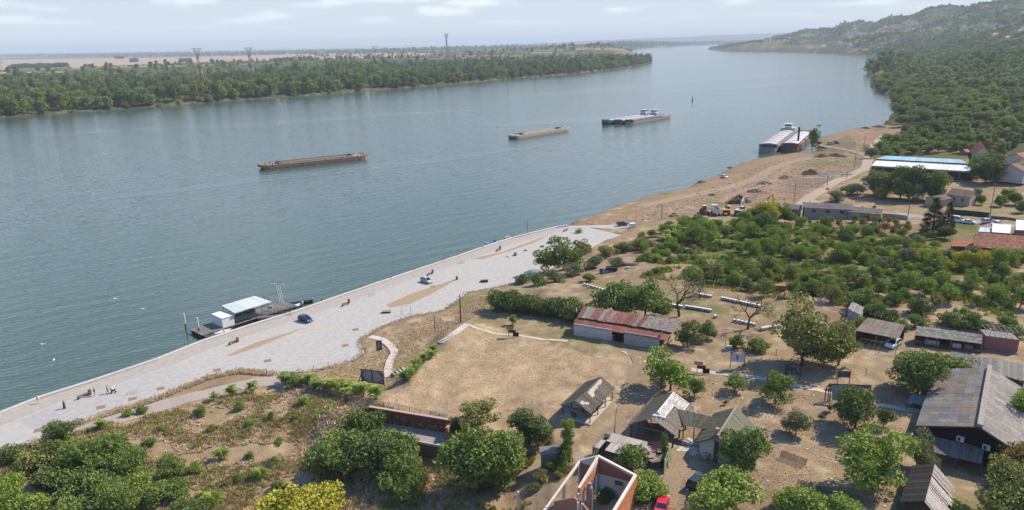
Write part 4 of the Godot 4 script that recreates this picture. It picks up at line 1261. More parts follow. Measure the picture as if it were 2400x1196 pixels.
func make_grass() -> void:
	var slope := [[-60, 1240], [-60, 1080], [180, 1012], [500, 945], [680, 900], [760, 925], [740, 990], [700, 1060], [820, 1130], [1100, 1180], [1150, 1260], [500, 1270]]
	mass("dry_grass", "tall dry grass over the slope behind the promenade", "grass", slope, 2.0, 15000, K.tuft[0], "straw", 0.6, 1.7, -0.22, [0.65, 1.25])
	mass("brown_weeds", "brown seeded weeds among the dry grass of the slope", "weeds", slope, 2.0, 2600, K.tuft[2], "brown_stalk", 0.8, 2.0, 0.0, [0.6, 1.5])
	mass("green_weeds", "green weeds among the dry grass of the slope", "weeds", slope, 2.0, 6500, K.tuft[1], "leaf_olive", 0.8, 1.7, 0.08, [0.8, 1.7])
	mass("dry_grass", "dry grass on the bank between promenade and mown field", "grass", [[640, 880], [860, 830], [900, 768], [1000, 740], [1130, 685], [1160, 720], [1110, 760], [1010, 840], [905, 940], [760, 960]], 3.0, 6500, K.tuft[1], "straw", 0.35, 0.9, -0.3, [0.7, 1.25])
	mass("verge_grass", "strip of dry weeds along the promenade's inner kerb", "grass", [[170, 1002], [247, 972], [360, 936], [488, 884], [560, 870], [640, 879], [640, 884], [560, 876], [490, 891], [362, 944], [250, 981], [175, 1008]], 1.6, 2600, K.tuft[2], "straw", 0.6, 1.5, -1.0, [0.6, 1.2])
	mass("lawn_stubble", "short dry grass of the mown field", "grass", [[870, 950], [965, 885], [1060, 778], [1110, 760], [1330, 805], [1440, 850], [1420, 900], [1320, 985], [1080, 975]], 6.0, 14000, K.tuft[0], "straw", 0.22, 0.5, -0.2, [0.75, 1.2])
	mass("yard_grass", "patchy dry grass of the yards", "grass", [[1450, 860], [1900, 860], [2150, 930], [2100, 1190], [1560, 1190], [1560, 1060], [1650, 930]], 6.8, 9000, K.tuft[2], "straw", 0.2, 0.5, 0.0, [0.8, 1.25])
	mass("orchard_grass", "dry and green grass between the orchard trees", "grass", [[1500, 600], [1650, 610], [2390, 650], [2390, 760], [2000, 740], [1700, 680], [1500, 640]], 7.0, 8000, K.tuft[1], "leaf_olive", 0.6, 1.4, 0.0, [0.8, 2.0])
	mass("hollow_grass", "dry grass in the hollow between steps and brick terrace", "grass", [[690, 930], [800, 945], [870, 985], [1060, 1040], [1100, 1190], [760, 1200], [690, 1060]], 2.0, 6500, K.tuft[2], "straw", 0.5, 1.4, -1.0, [0.6, 1.2])
	mass("hollow_weeds", "green weeds in the hollow below the brick terrace", "weeds", [[690, 930], [800, 945], [870, 985], [1060, 1040], [1300, 1100], [1240, 1200], [760, 1200], [690, 1060]], 2.0, 3500, K.tuft[1], "leaf_olive", 0.7, 1.7, -0.05, [0.8, 1.6])
	mass("yard_stones", "small stones and bits of rubbish over the yards", "stones", [[1450, 860], [1900, 860], [2150, 930], [2100, 1190], [1300, 1190], [1330, 1000], [1560, 1060], [1650, 930]], 6.8, 420, K.stone[0], "stone", 0.06, 0.22, -1.0, [0.5, 1.3])
	mass("slope_stones", "stones and rubble showing through the dry slope", "stones", slope, 2.0, 260, K.stone[1], "stone", 0.1, 0.4, -1.0, [0.4, 1.0])
	mass("beach_debris", "driftwood, clods and stones over the bare beach", "debris", [[1340, 525], [1500, 500], [1620, 455], [1720, 415], [1800, 385], [1900, 375], [2020, 330], [2040, 370], [1990, 420], [1880, 470], [1740, 490], [1560, 515]], 2.0, 1500, K.stone[0], "stone", 0.12, 0.5, -0.1, [0.35, 1.2])
	var und := [[1490, 590], [1560, 560], [1700, 560], [2130, 590], [2390, 640], [2390, 760], [2000, 735], [1700, 672], [1500, 640]]
	mass("undergrowth", "light green weeds and tall grass between the orchard trees", "weeds", und, 6.5, 5200, K.tuft[2], "leaf_fresh", 1.0, 2.4, -0.1, [0.7, 1.3])
	mass("bramble", "bramble patches between the orchard trees", "brambles", und, 6.5, 420, K.bush[0][1], "leaf_mid", 0.4, 0.85, 0.05, [0.8, 1.5])
	var inner := []
	for i in range(9, INNER_PX.size() - 2):
		for k in 70:
			var q: Array = [lerpf(INNER_PX[i][0], INNER_PX[i + 1][0], rng.randf()), 0]
			var t: float = (q[0] - INNER_PX[i][0]) / (INNER_PX[i + 1][0] - INNER_PX[i][0] + 0.001)
			var w := P(q[0], lerpf(INNER_PX[i][1], INNER_PX[i + 1][1], t), PY) + Vector3(rng.randfn(0.0, 0.45), 0, rng.randfn(0.0, 0.45))
			inner.append(turned(Vector3(w.x, PY - 0.02, w.z), rng.randf() * TAU, Vector3.ONE * rng.randf_range(0.3, 0.9)))
	stuff("edge_weeds", "dry weeds creeping over the paving's inner edge", "weeds", K.tuft[1], M.straw, inner)
	mass("bed_weeds", "dry weeds in the sandy paving beds", "grass", [[525, 836], [600, 803], [722, 768], [610, 812]], 1.6, 60, K.tuft[0], "straw", 0.6, 1.1, -1.0, [0.6, 1.0])
	mass("bed_weeds", "dry weeds in the long sandy paving bed by the silver car", "grass", [[905, 715], [1075, 652], [1010, 690], [915, 722]], 1.6, 90, K.tuft[2], "straw", 0.6, 1.1, -1.0, [0.6, 1.0])
	mass("bed_weeds", "dry weeds in the paving bed below the quay bend", "grass", [[1105, 607], [1290, 549], [1200, 587], [1130, 608]], 1.6, 160, K.tuft[1], "straw", 0.6, 1.1, -1.0, [0.6, 1.0])

# ---------------------------------------------------------------- buildings
func c3(r: float, g: float, b: float, k := 1.0) -> Color: return Color(r * k, g * k, b * k)
func vary(c: Color, amt := 0.15) -> Color:
	var k := rng.randf_range(1.0 - amt, 1.0 + amt)
	return Color(c.r * k * rng.randf_range(0.97, 1.03), c.g * k, c.b * k * rng.randf_range(0.96, 1.04))

# a sloping roof face a-b (upper edge), c-d (lower edge, c under b) cut into nu x nv pieces, each its own part
func face(parent: Node, called: String, a: Vector3, b: Vector3, c: Vector3, d: Vector3, nu: int, nv: int, mat_name: String, cols: Array, waves := 0, thick := 0.05, loose := 0.02, skip := 0.0) -> void:
	var n := (b - a).cross(d - a).normalized()
	if n.y < 0.0: n = -n
	for i in nu:
		for j in nv:
			if skip > 0.0 and rng.randf() < skip: continue
			var u0 := float(i) / nu
			var u1 := float(i + 1) / nu - 0.008 / nu * 4.0
			var v0 := float(j) / nv
			var v1 := minf(1.0 + 0.02, float(j + 1) / nv + 0.02)
			var e := rng.randf_range(-loose, loose) if nv == 1 else 0.0
			var q := []
			for t in [[u0, v0], [u1, v0], [u1, v1 + e], [u0, v1 + e]]:
				q.append(a.lerp(b, t[0]).lerp(d.lerp(c, t[0]), t[1]))
			var lift := n * (0.012 * (j % 2) + 0.01 * (i % 2) + rng.randf_range(0.0, loose * 0.8))
			var tilt := n * 0.03
			var m := MB.new()
			m.col = vary(cols[rng.randi() % cols.size()], 0.12)
			var p0: Vector3 = q[0] + lift
			var p1: Vector3 = q[1] + lift
			var p2: Vector3 = q[2] + lift + tilt
			var p3: Vector3 = q[3] + lift + tilt
			if waves == 0: m.slab(p0, p1, p2, p3, thick)
			else:
				var last_a := p0
				var last_b := p3
				for k in waves * 2:
					var t := float(k + 1) / (waves * 2)
					var up := n * (thick if k % 2 == 0 else 0.0)
					var na := p0.lerp(p1, t) + up
					var nb := p3.lerp(p2, t) + up
					m.quad(last_a, na, nb, last_b)
					last_a = na
					last_b = nb
			part(parent, called, m, M[mat_name], true)

func roofq(px: Array, et: float, eb: float) -> Array:    # TL, TR, BR, BL
	return [P(px[0][0], px[0][1], et), P(px[1][0], px[1][1], et), P(px[2][0], px[2][1], eb), P(px[3][0], px[3][1], eb)]

func wall(parent: Node, called: String, a: Vector3, b: Vector3, y0: float, y1: float, t: float, mat_name: String, col: Color) -> MeshInstance3D:
	var m := MB.new()
	m.col = col
	var d := (b - a)
	d.y = 0
	var s := Vector3(d.z, 0, -d.x).normalized() * t * 0.5
	m.hull8([Vector3(a.x, y0, a.z) - s, Vector3(b.x, y0, b.z) - s, Vector3(b.x, y0, b.z) + s, Vector3(a.x, y0, a.z) + s, Vector3(a.x, y1, a.z) - s, Vector3(b.x, y1, b.z) - s, Vector3(b.x, y1, b.z) + s, Vector3(a.x, y1, a.z) + s])
	return part(parent, called, m, M[mat_name], true)

func wall2(parent: Node, called: String, a: Vector3, b: Vector3, y0: float, ya: float, yb: float, t: float, mat_name: String, col: Color) -> MeshInstance3D:
	var m := MB.new()
	m.col = col
	var d := (b - a)
	d.y = 0
	var s := Vector3(d.z, 0, -d.x).normalized() * t * 0.5
	m.hull8([Vector3(a.x, y0, a.z) - s, Vector3(b.x, y0, b.z) - s, Vector3(b.x, y0, b.z) + s, Vector3(a.x, y0, a.z) + s, Vector3(a.x, ya, a.z) - s, Vector3(b.x, yb, b.z) - s, Vector3(b.x, yb, b.z) + s, Vector3(a.x, ya, a.z) + s])
	return part(parent, called, m, M[mat_name], true)

func gable_end(parent: Node, called: String, a: Vector3, b: Vector3, top: Vector3, y0: float, mat_name: String, col: Color) -> void:
	var m := MB.new()
	m.col = col
	var n := Vector3((b - a).z, 0, -(b - a).x).normalized() * 0.1
	for s in [n, -n]:
		m.quad(Vector3(a.x, y0, a.z) + s, Vector3(b.x, y0, b.z) + s, b + s, a + s)
		m.tri(a + s, b + s, top + s)
	part(parent, called, m, M[mat_name], true)

func beams(parent: Node, called: String, list: Array, w: float, mat_name: String, col: Color) -> void:
	for q in list:
		var m := MB.new()
		m.col = vary(col, 0.1)
		m.beam(q[0], q[1], w)
		part(parent, called, m, M[mat_name], true)

func down(q: Vector3, extra := 0.3) -> Vector3: return Vector3(q.x, hgt(q.x, q.z) - extra, q.z)

# bricks one by one on a face a-b, y0..y1
func brick_face(parent: Node, a: Vector3, b: Vector3, y0: float, y1: float, out: Vector3, l: float, h: float, col: Color) -> void:
	var L := Vector2(a.x - b.x, a.z - b.z).length()
	var rows := int((y1 - y0) / h)
	var d := (b - a) / L
	d.y = 0
	for j in rows:
		var x := -l * 0.5 * (j % 2)
		while x < L:
			var x0 := maxf(0.0, x + 0.02)
			var x1 := minf(L, x + l - 0.02)
			if x1 - x0 > 0.1:
				var m := MB.new()
				m.col = vary(col, 0.22)
				m.box(Vector3(a.x, 0, a.z) + d * (x0 + x1) * 0.5 + Vector3(0, y0 + (j + 0.5) * h, 0) + out * 0.02, Vector3(x1 - x0, h - 0.035, 0.05), Basis(d, Vector3.UP, d.cross(Vector3.UP)))
				part(parent, "brick", m, M.matte, true)
			x += l

const WOOD := Color(0.115, 0.098, 0.08)
const OLDWOOD := Color(0.21, 0.185, 0.16)
const SHEET := Color(0.27, 0.25, 0.235)

func build_site() -> void:
	# --- red roofed exhibition shed
	var up := roofq([[1368, 718], [1597, 752], [1575, 778.7], [1352.5, 743.7]], 11.1, 10.0)
	var lo := roofq([[1352, 747], [1576, 781], [1565, 798.7], [1340, 761]], 9.75, 9.05)
	var o := thing("exhibition_shed", "long shed with patchy red corrugated roof and painted white front", "shed", down((lo[2] + lo[3]) * 0.5, 0.0))
	var y0 := 6.6
	face(o, "roof_sheet", up[0], up[1], up[2], up[3], 22, 1, "rust", [c3(0.31, 0.135, 0.115), c3(0.41, 0.355, 0.345), c3(0.28, 0.12, 0.105), c3(0.38, 0.295, 0.285), c3(0.34, 0.155, 0.13)], 6, 0.07, 0.03)
	face(o, "porch_roof_panel", lo[0], lo[1], lo[2], lo[3], 12, 1, "matte", [c3(0.28, 0.105, 0.085), c3(0.30, 0.115, 0.09)], 0, 0.05, 0.01)
	beams(o, "gutter", [[up[3] - Vector3(0, 0.15, 0), up[2] - Vector3(0, 0.15, 0)]], 0.22, "matte", c3(0.05, 0.03, 0.03))
	var fa := P(1345, 785, 6.75)
	var fb := P(1545, 819, 6.75)
	var dirf := (fb - fa)
	var depth := Vector3(dirf.z, 0, -dirf.x).normalized() * 5.6
	if depth.z > 0: depth = -depth
	for w in [[0.0, 0.46, c3(0.60, 0.59, 0.60)], [0.60, 1.0, c3(0.52, 0.53, 0.50)]]:
		var wa: Vector3 = fa.lerp(fb, w[0])
		var wb: Vector3 = fa.lerp(fb, w[1])
		var pn := wall(o, "front_wall", wa, wb, y0, 9.35, 0.15, "weathered" if w[0] > 0.5 else "matte", w[2])
		# painted frieze: thin strokes on the boards
		var mk := MB.new()
		var dn := Vector3(-depth.x, 0, -depth.z).normalized() * 0.09
		for k in 46:
			var t := rng.randf_range(0.04, 0.96)
			var s := rng.randf_range(0.25, 1.3)
			var yy := y0 + rng.randf_range(0.25, 1.9) if k > 18 else y0 + 0.55 + 0.18 * sin(t * 9.0)
			mk.col = [c3(0.25, 0.25, 0.30), c3(0.34, 0.36, 0.42), c3(0.42, 0.36, 0.30), c3(0.22, 0.20, 0.22)][k % 4]
			var cc := wa.lerp(wb, t)
			mk.beam(Vector3(cc.x, yy, cc.z) + dn, Vector3(cc.x, yy + rng.randf_range(-0.12, 0.12), cc.z) + dn + dirf.normalized() * s, 0.02, rng.randf_range(0.04, 0.12))
		part(pn, "painted_frieze", mk, M.plain, true).set_meta("kind", "stuff")
	var da := fa.lerp(fb, 0.47)
	var db := fa.lerp(fb, 0.59)
	wall(o, "door", da + depth * 0.08, db + depth * 0.08, y0, 9.0, 0.08, "matte", c3(0.022, 0.018, 0.016))
	wall(o, "side_wall", fb + depth.normalized() * 0.1, fb + depth, y0, 9.9, 0.2, "matte", c3(0.16, 0.10, 0.075))
	wall(o, "side_wall", fa + depth.normalized() * 0.1, fa + depth, y0, 9.9, 0.2, "matte", c3(0.16, 0.10, 0.075))
	wall(o, "rear_wall", fa + depth, fb + depth, y0, 10.6, 0.2, "matte", c3(0.16, 0.10, 0.075))
	var ex := dirf.normalized() * 2.0
	beams(o, "porch_post", [[lo[2] - Vector3(0, 0.1, 0), down(lo[2])], [lo[2].lerp(lo[1], 0.6), down(fb + ex * 0.4)], [lo[2].lerp(lo[3], 0.02) - Vector3(0, 1.2, 0), lo[1] - Vector3(0, 1.6, 0)]], 0.14, "matte", c3(0.13, 0.06, 0.04))
	var ac := MB.new()
	ac.col = c3(0.7, 0.7, 0.69)
	ac.box(P(1583, 781, 9.0), Vector3(0.7, 0.6, 0.5))
	part(o, "air_conditioner", ac, M.paint, true)
	var dish := thing("satellite_dish", "white satellite dish on a pole at the red shed's corner", "dish", G(1353, 762))
	var ds := MB.new()
	ds.col = c3(0.62, 0.63, 0.66)
	var rr := []
	for k in 4:
		var ring := []
		for i in 12: ring.append(Vector3(-0.1 - 0.06 * k * k * 0.3, 3.6, 0) + Vector3(0, cos(TAU * i / 12) * 0.2 * k, sin(TAU * i / 12) * 0.2 * k))
		rr.append(ring)
	ds.loft(rr, true, false)
	part(dish, "reflector", ds, M.paint)
	ds = MB.new()
	ds.col = c3(0.3, 0.3, 0.3)
	ds.tube(Vector3(0, -0.2, 0), Vector3(0, 3.6, 0), 0.04, 0.04)
	ds.beam(Vector3(-0.1, 3.2, 0), Vector3(-0.7, 3.6, 0), 0.05)
	part(dish, "mast", ds, M.metal)

	# --- open timber pavilion with torn felt
	var R0 := P(1348.3, 940.2, 9.9)
	var R1 := P(1408.8, 883.3, 9.9)
	var E0 := P(1383.8, 970.4, 7.9)
	var L0 := P(1311.9, 951.7, 7.9)
	var along := R1 - R0
	var E1 := E0 + along
	var L1 := L0 + along
	o = thing("open_pavilion", "open timber pavilion whose dark roof shows torn pale patches", "pavilion", down((E0 + L1) * 0.5, 0.0))
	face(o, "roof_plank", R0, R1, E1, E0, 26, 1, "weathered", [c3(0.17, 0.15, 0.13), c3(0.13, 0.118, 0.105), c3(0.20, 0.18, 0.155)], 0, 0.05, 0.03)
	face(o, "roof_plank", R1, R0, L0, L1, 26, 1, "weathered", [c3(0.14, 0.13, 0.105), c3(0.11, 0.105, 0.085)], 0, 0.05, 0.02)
	var nrm := (R1 - R0).cross(E0 - R0).normalized()
	if nrm.y < 0: nrm = -nrm
	for f in [[[0.12, 0.30], [0.20, 0.55], [0.16, 0.62], [0.10, 0.52]], [[0.38, 0.12], [0.62, 0.08], [0.60, 0.30], [0.50, 0.34], [0.44, 0.52], [0.36, 0.48]], [[0.60, 0.10], [0.92, 0.06], [0.92, 0.20], [0.80, 0.30], [0.72, 0.22], [0.62, 0.36]], [[0.02, 0.25], [0.12, 0.20], [0.14, 0.40], [0.05, 0.46]]]:
		var pm := MB.new()
		pm.col = vary(c3(0.52, 0.46, 0.41), 0.08)
		var ctr := Vector3.ZERO
		var pts := []
		for t in f:
			var q: Vector3 = R0.lerp(R1, t[0]).lerp(E0.lerp(E1, t[0]), t[1]) + nrm * 0.085
			pts.append(q)
			ctr += q / f.size()
		for i in pts.size(): pm.tri(ctr, pts[i], pts[(i + 1) % pts.size()])
		part(o, "torn_felt_patch", pm, M.matte, true)
	var posts := []
	for t in [0.06, 0.36, 0.66, 0.95]:
		for s in [[E0, 0.12], [L0, 0.12]]:
			var q: Vector3 = s[0].lerp(s[0] + along, t).lerp(R0.lerp(R1, t), s[1])
			posts.append([Vector3(q.x, s[0].y + 0.15, q.z), down(q)])
	beams(o, "post", posts, 0.16, "matte", WOOD)
	beams(o, "tie_beam", [[E0.lerp(R0, 0.12), L0.lerp(R0, 0.12)], [E1.lerp(R1, 0.12), L1.lerp(R1, 0.12)], [E0.lerp(R0, 0.12), E1.lerp(R1, 0.12)], [L0.lerp(R0, 0.12), L1.lerp(R1, 0.12)]], 0.14, "matte", WOOD)
	var sl := MB.new()
	sl.col = c3(0.42, 0.38, 0.335)
	var fl := []
	for q in [L0, E0, E1, L1]: fl.append(q)
	var gy := maxf(hgt(E0.x, E0.z), hgt(L1.x, L1.z)) + 0.06
	sl.hull8([Vector3(fl[0].x, gy - 1, fl[0].z), Vector3(fl[1].x, gy - 1, fl[1].z), Vector3(fl[2].x, gy - 1, fl[2].z), Vector3(fl[3].x, gy - 1, fl[3].z), Vector3(fl[0].x, gy, fl[0].z), Vector3(fl[1].x, gy, fl[1].z), Vector3(fl[2].x, gy, fl[2].z), Vector3(fl[3].x, gy, fl[3].z)])
	part(o, "floor_slab", sl, M.concrete, true)
	for k in 6:
		var cl := MB.new()
		cl.col = vary(c3(0.2, 0.17, 0.14), 0.4)
		var q := L0.lerp(E0, rng.randf_range(0.2, 0.8)) + along * rng.randf_range(0.1, 0.8)
		cl.box(Vector3(q.x, gy + 0.3, q.z), Vector3(rng.randf_range(0.4, 1.6), 0.6, 0.5), Basis(Vector3.UP, rng.randf() * 3.0))
		part(o, "stored_bench", cl, M.matte, true)

	# --- plank roofed pavilion with the spiral sheet
	R0 = P(1526.5, 980.8, 11.2)
	R1 = P(1577.5, 918.3, 11.2)
	E0 = P(1581.7, 1022, 8.5)
	L0 = P(1473, 996.5, 8.5)
	along = R1 - R0
	E1 = E0 + along
	L1 = L0 + along
	o = thing("plank_pavilion", "weathered plank roofed pavilion carrying a spiral patterned white sheet", "pavilion", down((E0 + L1) * 0.5, 0.0))
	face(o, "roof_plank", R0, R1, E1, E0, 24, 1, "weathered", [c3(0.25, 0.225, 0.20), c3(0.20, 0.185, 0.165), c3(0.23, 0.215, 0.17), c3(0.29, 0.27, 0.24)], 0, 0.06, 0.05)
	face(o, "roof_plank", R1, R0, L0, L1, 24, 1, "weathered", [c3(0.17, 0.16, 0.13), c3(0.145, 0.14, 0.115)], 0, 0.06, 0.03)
	nrm = (R1 - R0).cross(E0 - R0).normalized()
	if nrm.y < 0: nrm = -nrm
	var at := func(u: float, v: float, h: float) -> Vector3: return R0.lerp(R1, u).lerp(E0.lerp(E1, u), v) + nrm * h
	var sh := MB.new()
	sh.col = c3(0.40, 0.375, 0.365)
	sh.quad(at.call(0.22, 0.03, 0.12), at.call(0.98, 0.03, 0.12), at.call(0.98, 0.33, 0.12), at.call(0.22, 0.33, 0.12))
	sh.quad(at.call(0.66, 0.334, 0.12), at.call(0.98, 0.334, 0.12), at.call(0.98, 0.72, 0.12), at.call(0.66, 0.72, 0.12))
	var sheetp := part(o, "patterned_sheet", sh, M.matte, true)
	var spm := MB.new()
	spm.col = c3(0.80, 0.79, 0.78)
	for s in [[0.34, 0.18], [0.56, 0.18], [0.82, 0.18], [0.82, 0.52]]:
		var last := Vector3.ZERO
		for k in 34:
			var r: float = 0.012 + 0.0035 * k
			var t := k * 0.42
			var q: Vector3 = at.call(s[0] + r * cos(t) * 0.95, s[1] + r * sin(t) * 1.25, 0.135)
			if k: spm.beam(last, q, 0.09, 0.02)
			last = q
	var edge := [[0.22, 0.03], [0.98, 0.03], [0.98, 0.72], [0.66, 0.72], [0.66, 0.33], [0.22, 0.33], [0.22, 0.03]]
	for k in 6: spm.beam(at.call(edge[k][0], edge[k][1], 0.135), at.call(edge[k + 1][0], edge[k + 1][1], 0.135), 0.1, 0.03)
	part(sheetp, "spiral_lines", spm, M.plain, true)
	for k in [[0.16, 0.16, c3(0.5, 0.62, 0.72)], [0.10, 0.02, c3(0.62, 0.64, 0.68)], [0.20, 0.30, c3(0.55, 0.66, 0.74)]]:
		var rag := MB.new()
		rag.col = k[2]
		rag.ball(at.call(k[0], k[1], 0.14), Vector3(0.45, 0.14, 0.35), 7, 4)
		part(o, "plastic_rag", rag, M.matte, true)
	posts = []
	for t in [0.04, 0.35, 0.66, 0.96]:
		for s in [E0, L0]:
			var q: Vector3 = s.lerp(s + along, t).lerp(R0.lerp(R1, t), 0.1)
			posts.append([Vector3(q.x, s.y + 0.1, q.z), down(q)])
	beams(o, "post", posts, 0.22, "matte", WOOD)
	beams(o, "tie_beam", [[E0.lerp(R0, 0.1), L0.lerp(R0, 0.1)], [E0.lerp(R0, 0.1), E1.lerp(R1, 0.1)], [L0.lerp(R0, 0.1), L1.lerp(R1, 0.1)], [R0 - Vector3(0, 0.2, 0), L0.lerp(E0, 0.5)]], 0.18, "matte", OLDWOOD)
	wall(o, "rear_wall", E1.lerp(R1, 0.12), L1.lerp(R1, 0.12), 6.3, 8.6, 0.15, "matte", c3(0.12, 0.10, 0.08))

	# --- link roof between pavilion and plastered house
	var lk := [P(1581.7, 957, 9.9), P(1698, 984, 9.9), P(1652.5, 1006.5, 8.7), P(1602.5, 997, 8.7)]
	o = thing("link_roof", "sagging mossy plank roof between the pavilion and plastered house", "roof", down((lk[0] + lk[2]) * 0.5, 0.0))
	face(o, "roof_plank", lk[0], lk[1], lk[2], lk[3], 28, 1, "weathered", [c3(0.20, 0.19, 0.14), c3(0.165, 0.165, 0.115), c3(0.23, 0.215, 0.165)], 0, 0.05, 0.05)
	beams(o, "post", [[lk[3] - Vector3(0, 0.1, 0), down(lk[3])], [lk[2] - Vector3(0, 0.1, 0), down(lk[2])], [lk[3].lerp(lk[2], 0.5) - Vector3(0, 0.1, 0), down(lk[3].lerp(lk[2], 0.5))]], 0.14, "matte", WOOD)

	# --- plastered house
	R0 = P(1682.7, 1024.6, 10.7)
	R1 = P(1726.5, 954.8, 10.7)
	L0 = P(1629.6, 1037, 8.4)
	along = R1 - R0
	L1 = L0 + along
	E0 = R0 + (R0 - L0) * Vector3(1, 0, 1) + Vector3(0, -2.3, 0)
	E1 = E0 + along
	o = thing("plastered_house", "small white plastered house with grey green plank roof and chimney", "house", down((E0 + L1) * 0.5, 0.0))
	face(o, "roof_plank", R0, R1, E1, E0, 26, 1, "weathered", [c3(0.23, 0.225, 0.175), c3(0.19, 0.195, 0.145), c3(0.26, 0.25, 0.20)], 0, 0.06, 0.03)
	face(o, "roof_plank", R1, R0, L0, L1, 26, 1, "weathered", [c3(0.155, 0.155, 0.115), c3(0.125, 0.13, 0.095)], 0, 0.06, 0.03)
	beams(o, "ridge_cap", [[R0 + Vector3(0, 0.1, 0), R1 + Vector3(0, 0.1, 0)]], 0.35, "weathered", c3(0.34, 0.32, 0.27))
	var ins := along.normalized() * 0.7
	var wl0 := L0.lerp(E0, 0.09) + ins
	var we0 := E0.lerp(L0, 0.09) + ins
	gable_end(o, "gable_wall", wl0, we0, R0 + ins - Vector3(0, 0.4, 0), 6.2, "matte", c3(0.66, 0.63, 0.60))
	gable_end(o, "gable_wall", wl0 + along - ins * 2.0, we0 + along - ins * 2.0, R1 - ins - Vector3(0, 0.4, 0), 6.2, "matte", c3(0.62, 0.59, 0.55))
	wall(o, "side_wall", wl0, wl0 + along - ins * 2.0, 6.2, 8.5, 0.2, "matte", c3(0.62, 0.59, 0.55))
	wall(o, "side_wall", we0, we0 + along - ins * 2.0, 6.2, 8.5, 0.2, "matte", c3(0.62, 0.59, 0.55))
	var mid := wl0.lerp(we0, 0.45) - ins.normalized() * 0.16
	beams(o, "wooden_pilaster", [[Vector3(mid.x, 6.2, mid.z), Vector3(mid.x, 9.6, mid.z)]], 0.55, "matte", c3(0.17, 0.11, 0.07))
	beams(o, "barge_board", [[L0, R0 - Vector3(0, 0.1, 0)], [E0, R0 - Vector3(0, 0.1, 0)]], 0.16, "matte", WOOD)
	var ch := R0.lerp(R1, 0.12).lerp(L0, 0.12)
	var cm := MB.new()
	cm.col = c3(0.40, 0.31, 0.24)
	cm.box(ch + Vector3(0, 0.35, 0), Vector3(0.55, 1.3, 0.55), Basis(Vector3.UP, 0.5))
	part(o, "chimney", cm, M.matte, true)
	cm = MB.new()
	cm.col = c3(0.55, 0.53, 0.5)
	cm.box(wl0.lerp(we0, 0.22) - ins.normalized() * 0.6 + Vector3(0, -1.55, 0), Vector3(1.1, 0.7, 0.7), Basis(Vector3.UP, 0.5))
	part(o, "stone_trough", cm, M.weathered, true)
	# --- stone paving beside it: each flag its own piece
	var pav := thing("crazy_paving", "crazy paving of pale stone flags between the two roofs", "paving", G(1620, 1050))
	for k in 34:
		var px := 1592.0 + 46.0 * rng.randf()
		var py := 1028.0 + 42.0 * rng.randf()
		px += (1050.0 - py) * 0.55
		var q := G(px, py)
		flag(pav, q, rng.randf_range(0.3, 0.55))
	var st := thing("stepping_stones", "line of white stepping stones running from the shed door", "stepping stones", G(1490, 850))
	for k in 46:
		var t := k / 45.0
		var q := G(lerpf(1462, 1545, t) + rng.randf_range(-5, 5), lerpf(826, 875, t) + rng.randf_range(-2, 2) - 10.0 * sin(t * PI) * rng.randf())
		flag(st, q, rng.randf_range(0.16, 0.34))

func flag(parent: Node3D, q: Vector3, r: float) -> void:
	var m := MB.new()
	m.col = vary(c3(0.56, 0.53, 0.49), 0.12)
	var ring := []
	var low := []
	for i in 6:
		var a := TAU * i / 6.0 + rng.randf_range(-0.3, 0.3)
		var s := r * rng.randf_range(0.7, 1.15)
		ring.append(q + Vector3(cos(a) * s, 0.05, sin(a) * s))
		low.append(q + Vector3(cos(a) * s, -0.15, sin(a) * s))
	m.loft([low, ring])
	part(parent, "flagstone", m, M.matte, true)

